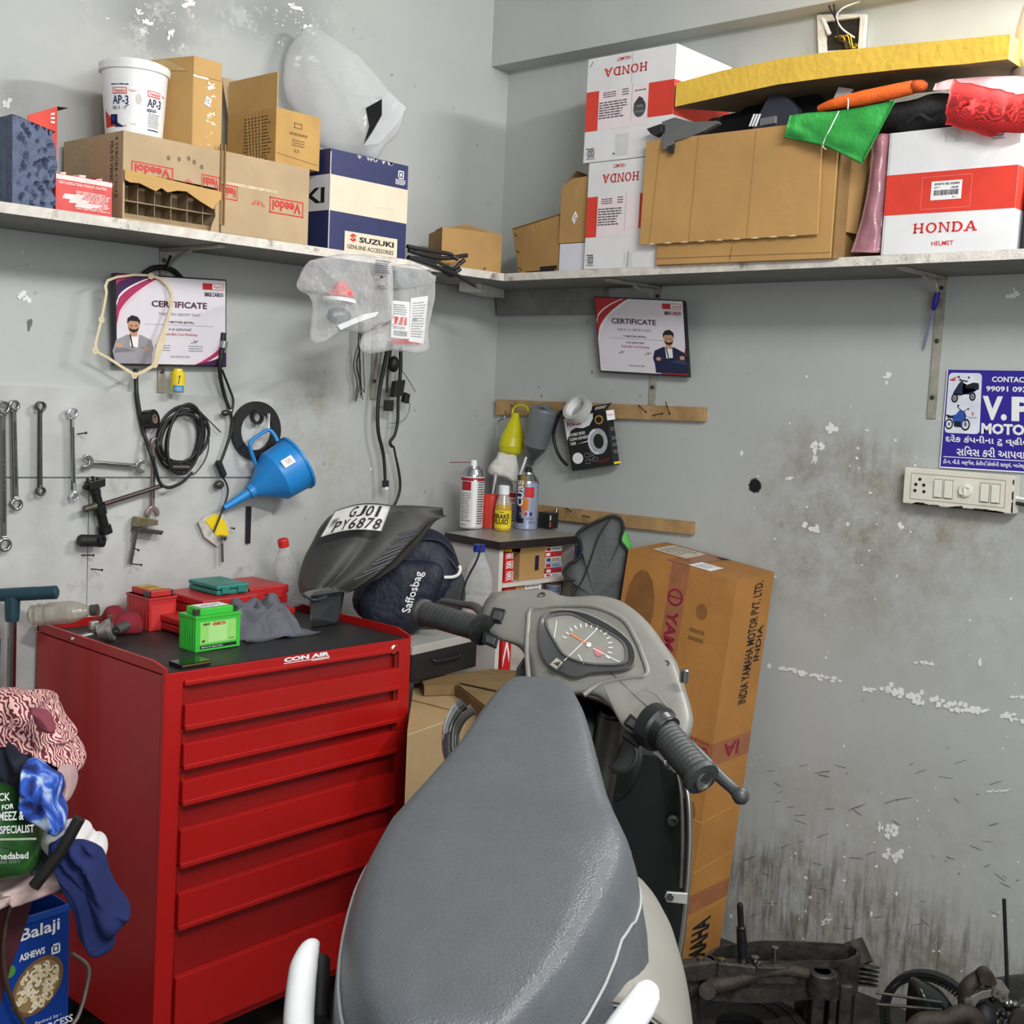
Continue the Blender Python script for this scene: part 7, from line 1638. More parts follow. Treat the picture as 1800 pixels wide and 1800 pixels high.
def pl(a, b, h=0):
    bl_, br_2, tl_, tr_2 = dep(562, 946, dpn+.02), dep(672, 935, dpn), dep(590, 897, dpn+.04), dep(690, 888, dpn+.01)
    p = (bl_*(1-a)+br_2*a)*(1-b)+(tl_*(1-a)+tr_2*a)*b; return p+UP*(.013*math.sin(math.pi*a)*1.0)-fwd*(.010*math.sin(math.pi*a)+h)
mb = MB().grid(lambda u, v: pl(u, v), 14, 6, PLT, th=-.0010)
f = Face(mb, fn=pl, lift=.0022)
for a0, b0, a1, b1 in ((0, 0, 1, .035), (0, .965, 1, 1), (0, 0, .018, 1), (.982, 0, 1, 1)): f.rect(a0, b0, a1, b1, BLACK, 1.6, 10)
for i, ch in enumerate('GJ01'): f.text(ch, .34+.14*i+(.03 if ch == '1' else 0), .53, .34+.14*i+(.115 if ch != '1' else .08), .92, BLACK, 2, .012, 0, .12)
for i, ch in enumerate('PY6878'): f.text(ch, .17+.132*i, .08, .17+.132*i+.108, .47, BLACK, 2, .012, 0, .12)
f.frame(.06, .44, .18, .62, .01, .02, GREY, 2); f.rect(.08, .48, .16, .58, GREY, 2); f.text('IND', .07, .34, .17, .42, GREY, 2)
t.part('number_plate', mb, label='white plate with black characters'); t.done()

# ================================================================== scooter
def PROJ(p):
    d = V(p)-CAM; z = d.dot(FW); return 900+FPX*d.dot(RT)/z, 900-FPX*d.dot(UP)/z, z
def interp(tab, y):
    for a, b in zip(tab, tab[1:]):
        if y <= b[0]: k = max(0, (y-a[0])/(b[0]-a[0])); return [lerp(p, q, k) for p, q in zip(a[1:], b[1:])]
    return list(tab[-1][1:])
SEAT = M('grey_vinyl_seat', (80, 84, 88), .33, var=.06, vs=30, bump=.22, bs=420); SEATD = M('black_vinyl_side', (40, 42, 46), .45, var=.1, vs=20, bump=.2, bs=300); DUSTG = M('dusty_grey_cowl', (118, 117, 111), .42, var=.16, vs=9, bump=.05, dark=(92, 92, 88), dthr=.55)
DARKC = M('dark_cowl', (58, 60, 60), .38, var=.14, vs=14); BLKC = M('black_cowl', (24, 27, 27), .35, var=.2, vs=10); BODY = M('silver_beige_body', (134, 131, 123), .4, .05, var=.07, vs=8); WPL = M('white_grab_rail', (226, 228, 228), .25, var=.04)
P0, P1 = dep(940, 1207, 1.62), dep(872, 1800, .95)
ROWS = [(1205, 936, 946), (1208, 912, 978), (1214, 893, 997), (1225, 877, 1010), (1245, 859, 1022), (1275, 838, 1037), (1300, 820, 1047), (1350, 784, 1062), (1400, 738, 1077), (1450, 692, 1100), (1500, 655, 1127), (1540, 633, 1143), (1580, 615, 1149), (1620, 603, 1150), (1660, 594, 1147), (1700, 588, 1136), (1750, 586, 1108), (1800, 592, 1062), (1850, 606, 1010), (1900, 640, 950), (1940, 720, 860)]
PROFILE = [(-.80, -.125), (-.90, -.10), (-.965, -.06), (-1, -.022), (-.985, .006), (-.93, .026), (-.85, .043), (-.72, .049), (-.42, .050), (0, .050), (.42, .050), (.72, .049), (.85, .043), (.93, .026), (.985, .006), (1, -.022), (.965, -.06), (.90, -.10), (.80, -.125)]
TMAX = 1.13
def seat_pt(t, a, b):
    p = P0.lerp(P1, t); x, y, d = PROJ(p); y = max(1205.5, min(1940, y)); l, r = interp(ROWS, y); xc = (l+r)/2
    A_, B_ = dep(l, y-(xc-l)*.0465, d), dep(r, y+(r-xc)*.0465, d); m = (A_+B_)/2; hw = (B_-A_)/2
    k = min(1, hw.length/.075); bump = .012/(1+math.exp(-(t-.60)/.03))
    if a > .5 and b > -.05:
        kk = max(0, min(1, (t-.56)/.40)); kk = kk*kk*(3-2*kk); a *= 1-(.30 if b > .01 else (.20 if b > 0 else .02))*kk; b -= (.0 if b > .02 else .05)*kk
    return m+hw*a+UZ*((b*(.45+.55*k) if b > 0 else b*(.35+.65*k))+(bump if abs(a) < .9 else bump*.5) - .018)
np_ = len(PROFILE); nt_ = 64
tvals = [TMAX*(1-math.cos(math.pi*i/(nt_-1)*.5)**1.0)**.8 if 0 else TMAX*(i/(nt_-1)) for i in range(nt_)]
tvals = [0, .004, .010, .02, .035]+[lerp(.055, TMAX-.05, i/48) for i in range(49)]+[TMAX-.03, TMAX-.015, TMAX-.005, TMAX]
t = Thing('scooter', 'scooter with a grey vinyl seat parked in front of the red tool chest', 'scooter')
mb = MB(); vs = [seat_pt(u, a, b) for u in tvals for a, b in PROFILE]; nT = len(tvals)
for i in range(nT-1):
    for j in range(np_-1):
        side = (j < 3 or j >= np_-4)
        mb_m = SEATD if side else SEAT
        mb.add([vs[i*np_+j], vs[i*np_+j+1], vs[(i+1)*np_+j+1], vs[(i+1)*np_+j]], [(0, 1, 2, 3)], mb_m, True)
# weld shared corners so the cover shades as one skin
def weld(mb, eps=1e-5):
    key = {}; remap = []; nv = []
    for v in mb.v:
        k = (round(v.x/eps), round(v.y/eps), round(v.z/eps))
        if k not in key: key[k] = len(nv); nv.append(v)
        remap.append(key[k])
    nf, nm, ns = [], [], []
    for f, m, s in zip(mb.f, mb.m, mb.sm):
        g = []
        for i in f:
            if remap[i] not in g: g.append(remap[i])
        if len(g) >= 3: nf.append(tuple(g)); nm.append(m); ns.append(s)
    mb.v, mb.f, mb.m, mb.sm = nv, nf, nm, ns; return mb
weld(mb); js = t.part('seat', mb)
PIPE = M('seat_piping', (150, 152, 152), .45, var=.05)
outw = lambda p: p+(CAM-p).normalized()*.0035
def pj(t_, j):
    k = next((i for i in range(nT-1) if tvals[i] <= t_ <= tvals[i+1]), nT-2); s = (t_-tvals[k])/(tvals[k+1]-tvals[k]); i = int(j); q = j-i
    f_ = lambda kk: vs[kk*np_+i].lerp(vs[kk*np_+i+1], q)
    return outw(f_(k).lerp(f_(k+1), s))
t.part('piping', MB().tube([pj(lerp(.585, 1.10, k/60), lerp(14.9, 13.5, min(1, k/26)**.7)) for k in range(61)], .0017, PIPE, 6), under=js)
t.part('piping', MB().tube([pj(lerp(.50, 1.10, k/60), lerp(3.0, 4.3, min(1, k/20))) for k in range(61)], .0016, PIPE, 6), under=js)
# tail body under the seat
def body(u, v):
    tt = lerp(.42, 1.06, u); s = v*2-1; side = 1 if s > 0 else -1; q = abs(s)
    p = P0.lerp(P1, tt); x, y, d = PROJ(p); y = max(1206, min(1800, y)); l, r = interp(ROWS[:18], y); xc = (l+r)/2
    A_, B_ = dep(l, y-(xc-l)*.0465, d), dep(r, y+(r-xc)*.0465, d); m = (A_+B_)/2; hw = (B_-A_)/2
    grow = (1.0+.16*max(0, min(1, (tt-.5)/.25))) if side > 0 else 1.0-.06
    a = [1, 1.0, .97, .9, .6][int(round(q*4))] if 0 else lerp(1.0, .72, (1-q)**1)
    ang = q*math.pi/2
    return m+hw*side*grow*math.sin(ang)**.5-UZ*(.075+.36*math.cos(ang)**.8)
t.part('tail_body', MB().grid(body, 20, 25, BODY))
# beige side panel flaring out below the seat on the right
outer = [(1140, 1566, 1.38), (1160, 1594, 1.34), (1181, 1632, 1.30), (1193, 1668, 1.26), (1203, 1712, 1.21), (1210, 1760, 1.16), (1214, 1805, 1.11), (1216, 1880, 1.04)]
oc_ = catmull([dep(*q) for q in outer], 4); ic_ = catmull([dep(x-lerp(20, 150, i/7), y+lerp(0, 14, i/7), d-lerp(.03, .085, i/7)) for i, (x, y, d) in enumerate(outer)], 4)
rt_ = V((FW.y, -FW.x, 0)).normalized()
def sidep(u, v):
    i = int(round(u*(len(oc_)-1))); th_ = math.radians(lerp(115, -70, v)); t0_ = math.radians(24); k = min(1, .35+u*2)
    return oc_[i]+rt_*.085*k*(math.cos(th_)-math.cos(t0_))+UZ*(.10*k*(math.sin(th_)-math.sin(t0_)) if th_ > 0 else -.10*k*math.sin(t0_)+.30*th_/1.22*k)
t.part('side_panel', MB().grid(sidep, len(oc_), 16, BODY, th=.004))
# grab rails
def rail(pts, r): return MB().spline([dep(x, y, d) for x, y, d in pts], r, WPL, 14)
t.part('grab_rail', rail(((556, 1658, 1.09), (545, 1668, 1.08), (534, 1700, 1.06), (528, 1750, 1.03), (525, 1800, 1.0), (526, 1880, .96)), [.004, .009, .0125, .013, .013, .013]))
t.part('grab_rail', rail(((1146, 1733, 1.0), (1138, 1745, 1.0), (1122, 1772, .985), (1098, 1805, .97), (1060, 1860, .95)), [.006, .012, .0135, .014, .014]))
t.part('rail_bracket', MB().tube([dep(562, 1690, 1.10), dep(560, 1800, 1.03)], .010, PLAS, 10))

# handlebar cowl: a domed cover with raised edges
GL_, GR_ = dep(740, 1076, 2.10), dep(1237, 1372, 1.60); AX = (GR_-GL_).normalized(); C0 = dep(1035, 1158, 1.85)
vdir = (CAM-C0).normalized(); NN = vdir*.80+UZ*.5; NN = (NN-AX*NN.dot(AX)).normalized()
def cw(px, py, h=0.0): return PL(px, py, C0+NN*h, NN)
OUT = [(864, 1042), (900, 1037), (958, 1036), (984, 1046), (1010, 1049), (1050, 1047), (1088, 1055), (1120, 1076), (1146, 1102), (1166, 1130), (1182, 1152), (1192, 1170), (1204, 1208), (1214, 1240), (1219, 1268), (1212, 1296), (1200, 1300), (1180, 1275), (1150, 1290), (1126, 1300), (1098, 1284), (1078, 1250), (1052, 1226), (1022, 1222), (990, 1222), (952, 1212), (934, 1196), (926, 1160), (912, 1138), (888, 1128), (862, 1118), (846, 1096), (848, 1066)]
CC = (1032, 1146)
outp = [(p.x, p.y) for p in (V((x, y, 0)) for x, y in OUT)]
outp = [(v.x, v.y) for v in catmull([V((x, y, 0)) for x, y in OUT+[OUT[0]]], 3)[:-1]]
rings = [(.25, -.17), (.62, -.165), (.86, -.13), (.97, -.07), (1.0, -.03), (.995, -.014), (.975, -.004), (.94, .001), (.86, .004), (.70, .006), (.45, .007), (.2, .007)]
mb = MB(); n = len(outp); vs2 = []
for s, h in rings: vs2 += [cw(CC[0]+(x-CC[0])*s, CC[1]+(y-CC[1])*s, h) for x, y in outp]
for i in range(len(rings)-1): mb.add(vs2, [(i*n+k, i*n+(k+1) % n, (i+1)*n+(k+1) % n, (i+1)*n+k) for k in range(n)], DUSTG if i >= 4 else BLKC, True)
mb.add(vs2[:n], [tuple(range(n))], BLKC); mb.add(vs2[-n:], [tuple(range(n))], DUSTG); weld(mb)
jc = t.part('handlebar_cowl', mb)
LENS = [(960, 1090), (966, 1085), (977, 1082), (1006, 1081), (1040, 1098), (1078, 1117), (1097, 1132), (1102, 1145), (1102, 1162), (1092, 1168), (1074, 1170), (1036, 1168), (1010, 1161), (991, 1151), (977, 1130), (964, 1107)]
lens = [(v.x, v.y) for v in catmull([V((x, y, 0)) for x, y in LENS+[LENS[0]]], 3)[:-1]]; lc = (1032, 1128)
sc = lambda k, h, dx=0, dy=0: [cw(lc[0]+(x-lc[0])*k+dx, lc[1]+(y-lc[1])*k+dy, h) for x, y in lens]
HOOD = [(950, 1082), (965, 1072), (1000, 1070), (1040, 1080), (1084, 1104), (1112, 1130), (1120, 1155), (1112, 1174), (1085, 1181), (1040, 1184), (1012, 1192), (990, 1186), (962, 1170), (948, 1148), (944, 1110)]
hood = [(v.x, v.y) for v in catmull([V((x, y, 0)) for x, y in HOOD+[HOOD[0]]], 3)[:-1]]
m2 = MB(); k = len(hood); a_ = [cw(x, y, .008) for x, y in hood]; b_ = [cw(lerp(x, lc[0], .05), lerp(y, lc[1], .05), .016) for x, y in hood]
hi = [min(range(len(lens)), key=lambda q: (lens[q][0]-x)**2+(lens[q][1]-y)**2) for x, y in hood]; c_ = [cw(lens[q][0], lens[q][1], .010) for q in hi]
for p_, q_, mm in ((a_, b_, DUSTG), (b_, c_, DARKC)): m2.add(p_+q_, [(i, (i+1) % k, (i+1) % k+k, i+k) for i in range(k)], mm, True)
t.part('instrument_hood', m2, under=jc)
DIAL = M('dusty_dial', (134, 133, 126), .25, var=.14, vs=18, coat=.4)
m3 = MB(); m3.add(sc(1.02, .0105), [tuple(range(len(lens)))], DIAL)
gl = [PL(x, y, C0+NN*.011, NN) for x, y in ((955, 1178), (1107, 1178), (955, 1078))]; f = Face(m3, gl[0], gl[1], gl[2], lift=.0003)
for i in range(15):
    a = lerp(2.7, -.55, i/14); x, y = .52+.26*math.cos(a), .40+.33*math.sin(a); x2, y2 = .52+.31*math.cos(a), .40+.40*math.sin(a); f.line((x, y), (x2, y2), .012, .014, WHITE, 2)
f.line((.33, .62), (.55, .42), .022, .022, M('orange_needle', (226, 130, 70), .5), 3); f.line((.24, .14), (.68, .72), .009, .009, WHITE, 2.5); f.line((.13, .48), (.17, .86), .008, .01, WHITE, 2.5); f.line((.42, .26), (.48, .10), .01, .01, WHITE, 2.5); f.line((.60, .36), (.90, .12), .008, .01, WHITE, 2.5); f.line((.62, .08), (.9, .10), .01, .01, WHITE, 2.5)
f.ell(.66, .30, .05, .08, M('faded_red_dial', (176, 110, 108), .5), 2, 12); f.ell(.55, .42, .03, .04, WHITE, 3, 10)
t.part('speedometer', m3, under=jc)
m4 = MB(); m4.band(sc(1.03, .010), sc(.96, .010), NN, .003, M('bezel_ring', (108, 108, 104), .3, .3)); t.part('lens_ring', m4, under=jc)
def ridge(pts, r=.004, h=.006, m=DUSTG): return MB().spline([cw(x, y, h) for x, y in pts], r, m, 8)
t.part('ridge', ridge(((930, 1200), (926, 1147), (928, 1100), (932, 1073), (955, 1068), (977, 1066), (1040, 1066), (1093, 1088), (1116, 1121), (1131, 1157), (1137, 1186), (1110, 1192), (1082, 1196), (1050, 1205), (1026, 1222)), .0042), under=jc)
t.part('ridge', ridge(((1126, 1215), (1150, 1220), (1165, 1235), (1180, 1255)), .004, .003), under=jc)
em = MB(); f = Face(em, cw(964, 1180, .019), cw(994, 1180, .019), cw(964, 1154, .019)); f.poly([(0, .4), (.5, 0), (1, .55), (.5, 1)], DARKC); f.poly([(.1, .42), (.5, .12), (.88, .55), (.5, .88)], M('emblem_silver', (206, 196, 176), .3, .5), 2); f.poly([(.3, .5), (.6, .25), (.75, .6)], DARKC, 3); t.part('emblem', em, under=jc)
for x, y in ((952, 1047), (1169, 1168)): t.part('screw_hole', MB().lathe([(.0075, -.001), (.0075, .0015), (.005, .002), (.0045, -.001), (0, -.001)], DARKC, cw(x, y, .002), NN, 14), under=jc)
def button(px4, m=PLAS, h=.007, th=.006):
    q = [cw(x, y, h) for x, y in px4]; return MB().prism(q, NN, th, m)
for q in (((860, 1094), (882, 1098), (890, 1074), (868, 1070)), ((848, 1132), (873, 1142), (878, 1122), (851, 1112))): 
    t.part('switch', button(q, BLKC, .004, .005), .0015); c = V((sum(x for x, y in q)/4, sum(y for x, y in q)/4, 0)); q2 = [(c.x+(x-c.x)*.6, c.y+(y-c.y)*.6) for x, y in q]; t.part('switch_button', button(q2, DARKC, .009, .004), .001)
q = ((1097, 1275), (1124, 1294), (1136, 1280), (1110, 1258)); t.part('switch', button(q, BLKC, .004, .006), .0015); t.part('switch_button', button(((1102, 1275), (1122, 1288), (1130, 1280), (1110, 1265)), DARKC, .010, .004), .001)
q = ((1094, 1298), (1122, 1318), (1128, 1308), (1100, 1288)); t.part('switch', button(q, BLKC, -.01, .008), .0015)
# grips, throttle drum, levers
def grip(a, b, r, label=None):
    ax = b-a; l = ax.length; prof = [(r*.7, 0), (r*1.12, .002), (r*1.15, .010)]
    for i in range(13): z = lerp(.014, l*.98, i/12); prof += [(r*1.0, z), (r*.955, z+.003)]
    return MB().lathe(prof+[(r*1.2, l*.985), (r*1.2, l), (r*.5, l)], M('worn_black_grip', (52, 54, 54), .5, var=.2, vs=40, bump=.15), a, ax, 22)
gi, go = dep(846, 1106, 1.985), GL_; t.part('grip', grip(go, gi, .0215))
gi2 = dep(1166, 1286, 1.675); t.part('grip', grip(GR_, gi2, .0225))
t.part('bar_end', MB().lathe([(.0150, 0), (.0150, .004), (.012, .005), (.011, .001), (0, .001)], M('worn_steel_ring', (120, 118, 112), .4, .7), GR_+AX*-.002, AX, 20))
t.part('throttle_drum', MB().lathe([(.026, 0), (.033, .004), (.033, .024), (.029, .028), (.024, .04)], BLKC, gi2-AX*.03, AX, 22))
t.part('switch_housing', MB().lathe([(.018, 0), (.026, .004), (.026, .014), (.02, .016)], BLKC, gi-AX*.006, AX, 18))
lv = [dep(x, y, d) for x, y, d in ((1182, 1292, 1.70), (1205, 1305, 1.705), (1232, 1330, 1.69), (1265, 1365, 1.665), (1288, 1386, 1.65), (1302, 1399, 1.64))]
t.part('brake_lever', MB().spline(lv, [.009, .0085, .0085, .0085, .008, .0105], M('grey_black_lever', (62, 64, 66), .4, var=.15), 12).ball(lv[-1], .0125, M('grey_black_lever', (62, 64, 66), .4, var=.15), 12))
lv = [dep(x, y, d) for x, y, d in ((852, 1092, 2.04), (838, 1068, 2.08), (812, 1062, 2.12), (776, 1056, 2.16))]; t.part('brake_lever', MB().spline(lv, [.008, .008, .006, .005], DARKC, 10))
t.part('lever_perch', MB().obox(dep(1176, 1304, 1.70), AX*.03, UZ*.03, V((.0, .02, 0)), BLKC).ball(dep(1178, 1341, 1.665), .010, CHROME, 10), .002)
t.part('mirror_stub', MB().lathe([(.005, 0), (.007, .002), (.007, .018), (.004, .02)], STEEL, dep(1202, 1200, 1.72), UZ, 10))
# steering shroud and leg shield
t.part('steering_shroud', puff([(926, 1150), (960, 1205), (1020, 1222), (1070, 1240), (1112, 1290), (1130, 1330), (1100, 1400), (1000, 1420), (950, 1340), (905, 1200)], 1.98, .10, BLKC, 2, .002))
ds = 2.02
sh = [(1000, 1230), (1060, 1240), (1120, 1290), (1160, 1325), (1196, 1360), (1206, 1410), (1210, 1500), (1204, 1600), (1194, 1690), (1176, 1790), (1150, 1850), (930, 1850), (880, 1700), (866, 1500), (868, 1400), (900, 1300), (950, 1240)]
def dsh(y): return ds+.10*max(0, (y-1400)/400)
pts = [dep(x, y, dsh(y)) for x, y in sh]; hdir = (P0-P1); hdir.z = 0; hdir.normalize()
t.part('leg_shield', MB().prism(pts, hdir, .03, BLKC), .006)
t.part('leg_shield_bolt', MB().lathe([(.010, 0), (.009, .004), (.005, .005), (.005, .001), (0, .001)], DARKC, dep(1182, 1442, dsh(1442)-.003), -hdir, 14))
LOCK = M('lock_plastic', (66, 68, 68), .45, var=.1)
kc = dep(1088, 1326, 1.93); kax = (CAM-kc).normalized()*.7+UZ*.2; j = t.part('ignition_lock', MB().lathe([(.030, -.01), (.030, .004), (.027, .008), (.026, .006), (0, .006)], LOCK, kc, kax, 26))
t.part('key_slot', MB().lathe([(.006, 0), (.006, .002), (0, .002)], BLACK, kc+kax.normalized()*.0065+V((-.003, 0, .010)), kax, 12), under=j); t.part('seat_release', MB().lathe([(.008, 0), (.008, .003), (.005, .003), (.005, .001), (0, .001)], DARKC, kc+kax.normalized()*.0065+V((.001, 0, -.012)), kax, 14), under=j)
RL = M('dull_chrome', (150, 148, 142), .25, .9, var=.12, vs=20)
def guard(pts, r, m): return MB().spline([dep(x, y, d) for x, y, d in pts], r, m, 12)
t.part('leg_guard', guard(((1199, 1362, 2.0), (1209, 1400, 1.995), (1212, 1470, 1.99), (1209, 1540, 1.985), (1203, 1610, 1.98), (1194, 1680, 1.975), (1180, 1760, 1.97), (1160, 1840, 1.96)), .0055, RL))
t.part('leg_guard', guard(((1190, 1358, 1.99), (1197, 1400, 1.985), (1199, 1480, 1.98), (1196, 1560, 1.975)), .004, DSTEEL))
t.part('guard_clamp', MB().prism([dep(x, y, 1.965) for x, y in ((1172, 1568), (1209, 1571), (1208, 1590), (1172, 1586), (1168, 1577))], hdir, .006, M('clamp_silver', (186, 186, 182), .35, .7)).lathe([(.006, 0), (.006, .003), (0, .003)], STEEL, dep(1178, 1577, 1.962), -hdir, 10), .001)
t.part('leg_guard', guard(((812, 1238, 2.02), (801, 1250, 2.02), (792, 1268, 2.02), (787, 1290, 2.02), (790, 1330, 2.03), (815, 1400, 2.03), (880, 1450, 2.04)), .010, CHROME)); t.part('leg_guard', guard(((832, 1246, 2.06), (815, 1258, 2.06), (803, 1276, 2.06), (798, 1300, 2.06), (806, 1350, 2.06), (880, 1420, 2.04)), .010, RL)); t.part('guard_clamp', MB().lathe([(.0115, 0), (.0115, .010)], STEEL, dep(815, 1236, 2.02), dep(806, 1244, 2.02)-dep(815, 1236, 2.02), 14))
# floor board, wheels and stand carry it
fb = dep(1020, 1500, 1.9); axw = UZ.cross(hdir)
ctr_f = V((dep(1030, 1200, 2.10).x, dep(1030, 1200, 2.10).y, .25)); ctr_r = V((P1.x, P1.y, .25))+hdir*.02
wd = (ctr_f-ctr_r); wd.z = 0; wd.normalize(); axw = UZ.cross(wd)
for c in (ctr_f, ctr_r): t.part('wheel', MB().lathe([(.11, -.02), (.15, -.03), (.21, -.045), (.245, -.03), (.25, 0), (.245, .03), (.21, .045), (.15, .03), (.11, .02)], RUB, c, axw, 36).lathe([(.02, -.04), (.14, -.028), (.14, .028), (.02, .04)], ALU, c, axw, 24))
mid = (ctr_f+ctr_r)/2
t.part('floor_board', MB().obox(mid-wd*.12-axw*.15+UZ*.10, wd*.52, axw*.30, UZ*.05, BLKC), .01)
t.part('front_fork', MB().tube([ctr_f+axw*.06, ctr_f+axw*.04+UZ*.4-wd*.08, C0-NN*.12], .018, DSTEEL, 10).tube([ctr_f-axw*.06, ctr_f-axw*.04+UZ*.4-wd*.08, C0-NN*.12], .018, DSTEEL, 10))
t.part('frame_tube', MB().tube([ctr_r+UZ*.2, mid+UZ*.13, ctr_f+UZ*.35-wd*.12, C0-NN*.13], .025, DSTEEL, 10).tube([mid-wd*.1+UZ*.13, P0.lerp(P1, .35)-UZ*.15], .03, DSTEEL, 10).tube([ctr_r+UZ*.2, P0.lerp(P1, .8)-UZ*.16], .03, DSTEEL, 10))
t.part('center_stand', MB().tube([mid-wd*.12+UZ*.12+axw*.08, V((mid.x, mid.y, .012))-wd*.2+axw*.16], .012, DSTEEL, 8).tube([mid-wd*.12+UZ*.12-axw*.08, V((mid.x, mid.y, .012))-wd*.2-axw*.16], .012, DSTEEL, 8)); t.done()

# ================================================================== left front: tin of rags on a wire stand
TB = M('tin_blue', (24, 66, 156), .35, .2, var=.08, vs=8)
toff = .80
o = L(121, 1640, toff); w = .235; x1 = o.x; ztin = L(124, 1588, toff).z; tdp = .20
t = Thing('oil_tin', 'blue printed square tin full of rags at the side of the tool chest', 'tin')
O = V((x1-w, -toff, .02)); Hh = ztin-.02
mb = MB().open_box(O, UX*w, UY*tdp, UZ*Hh, TB, .003); f = Face(mb, O, O+UX*w, O+UZ*Hh)
def px2ab(px, py): p = L(px, py, toff+.0005); return (p.x-O.x)/w, (p.z-O.z)/Hh
def rc(x0, y0, x1_, y1_): a, b = px2ab(x0, y1_); c, d = px2ab(x1_, y0); return a, min(b, d), c, max(b, d)
a0, b0 = px2ab(36, 1662); a1, b1 = px2ab(105, 1612)
f.text('Balaji', a0, b0-.0, a1, b1, WHITE, 2, .02); bs = b0-.028
f.text('ASHEWS', a0-.01, bs-.022, a0+.62*(a1-a0), bs, WHITE, 2, .03); f.frame(a1-.07, bs-.034, a1+.005, bs-.002, .014, .006, WHITE, 2); f.rect(a1-.045, bs-.024, a1-.02, bs-.012, WHITE, 2)
ca, cb = px2ab(66, 1733); ra, rb = .21, .088
BR = M('bowl_brown', (120, 88, 60), .5, var=.1); f.poly([(ca+ra*math.cos(q)*1+.05*math.sin(q), cb+rb*math.sin(q)) for q in [2*math.pi*i/28 for i in range(28)]], BR, 1.2); f.poly([(ca+.86*(ra*math.cos(q)+.05*math.sin(q)), cb+.86*rb*math.sin(q)) for q in [2*math.pi*i/28 for i in range(28)]], M('bowl_inside', (150, 124, 84), .5), 1.6)  # printed bowl: brown rim, lighter brown inside
rd = random.Random(17); N1, N2 = M('cashew_print', (226, 208, 170), .5, var=.06), M('cashew_print_light', (238, 226, 198), .5)
for i in range(95):
    q, r = rd.uniform(0, 6.28), math.sqrt(rd.random())*.76; x, y = ca+r*(ra*math.cos(q)+.05*math.sin(q)), cb+r*rb*math.sin(q); h = rd.uniform(0, 6.28)
    arc = [(x+.030*math.cos(h+k*.5), y+.0125*math.sin(h+k*.5)) for k in range(7)]+[(x+.012*math.cos(h+k*.5), y+.005*math.sin(h+k*.5)) for k in range(6, -1, -1)]
    f.poly(arc, [N1, N2][i % 2], 2+i*.02)
f.ell(ca-.23, cb+.075, .05, .02, M('leaf_print', (70, 140, 60), .5), 2, 10); f.text('Packed by :', ca-.02, cb-.125, ca+.2, cb-.112, WHITE, 2); f.text('PROCESS', ca-.02, cb-.155, ca+.30, cb-.130, WHITE, 2, .02)
f.lines(.75, .02, .95, .2, 5, WHITE, 3, .4)
s = Face(mb, O+UX*w, O+UX*w+UY*tdp, O+UX*w+UZ*Hh); s.rect(.2, .3, .8, .6, M('side_print_blue', (40, 92, 170), .4), 1)
t.part('can', mb)
t.part('rim', MB().obox(O+V((-.002, -.003, Hh-.012)), UX*(w+.004), UY*.003, UZ*.012, M('tin_rim_blue', (40, 88, 180), .3, .3)))
t.part('maroon_panel', MB().prism([L(x, y, toff+.004) for x, y in ((-70, 1585), (56, 1585), (40, 1640), (18, 1700), (0, 1765), (-70, 1800))], NL, .002, M('maroon_band', (74, 34, 40), .5, var=.1)), label='dark maroon wedge on the tin front'); t.done()
dt = ((O+V((w/2, 0, Hh)))-CAM).dot(FW)
# bent wire stand
BRN = M('rusty_brown_tube', (96, 76, 60), .5, .5, var=.25, vs=40)
wy = toff+.02
t = Thing('wire_stand', 'brown bent wire stand clasping the blue printed tin', 'stand')
t.part('hoop', MB().spline([L(x, y, wy) for x, y in ((-40, 1590), (0, 1581), (30, 1578), (60, 1570), (95, 1560), (122, 1554), (130, 1553))], .0065, BRN, 10).spline([L(130, 1553, wy), L(133, 1553, wy)+UY*.05, V((x1+.012, -toff+tdp*.6, L(130, 1553, wy).z)), V((x1+.012, -toff+tdp, L(130, 1553, wy).z))], .006, BRN, 10))
t.part('leg', MB().spline([L(x, y, wy) for x, y in ((22, 1584), (10, 1630), (6, 1680), (12, 1730), (28, 1775), (44, 1805), (50, 1870))]+[V((L(50, 1870, wy).x, -wy, .006))], .0042, BRN, 8))
q = V((x1+.022, -toff+.03, 0)); t.part('leg', MB().spline([V((q.x, q.y, L(158, 1660, .76).z)), L(155, 1700, .765), L(150, 1745, .77), L(138, 1785, .78), L(122, 1815, .79), V((L(112, 1850, .79).x, -.79, .30)), V((L(112, 1850, .79).x, -.79, .006))], .0042, M('grey_tube', (140, 130, 118), .4, .6, var=.2), 8)); t.done()
# rags and clothes heaped in the tin
def cloth(outl, off, m, label, th=.10, seed=1, amp=.02, freq=14, cat='cloth', name='cloth', fo=.030, an_=.6):
    return single(name, puff(outl, dt+off, th, m, seed, amp*.4, 5, freq=freq, nv=25, fl=.42, fold=fo, ang=an_), label, cat)
NVC = M('navy_cotton', (22, 30, 66), .85, var=.2, vs=14, bump=.7, bs=20); NVB2 = M('royal_navy', (22, 38, 94), .85, var=.2, vs=10, bump=.7, bs=16); DKN = M('near_black_navy', (20, 24, 40), .85, var=.25, vs=14, bump=.4, bs=24)
SCF = wavemat('pink_printed_scarf', (112, 34, 46), (232, 190, 184), 44, 16.0)
cloth([(-60, 1216), (-20, 1208), (20, 1210), (55, 1216), (88, 1222), (86, 1238), (92, 1250), (104, 1272), (118, 1290), (126, 1305), (118, 1314), (132, 1336), (142, 1352), (136, 1364), (120, 1350), (95, 1325), (60, 1308), (20, 1290), (-20, 1300), (-70, 1290)], .05, SCF, 'pink and maroon printed scarf on top of the rag heap', .12, 2, .05, 15)
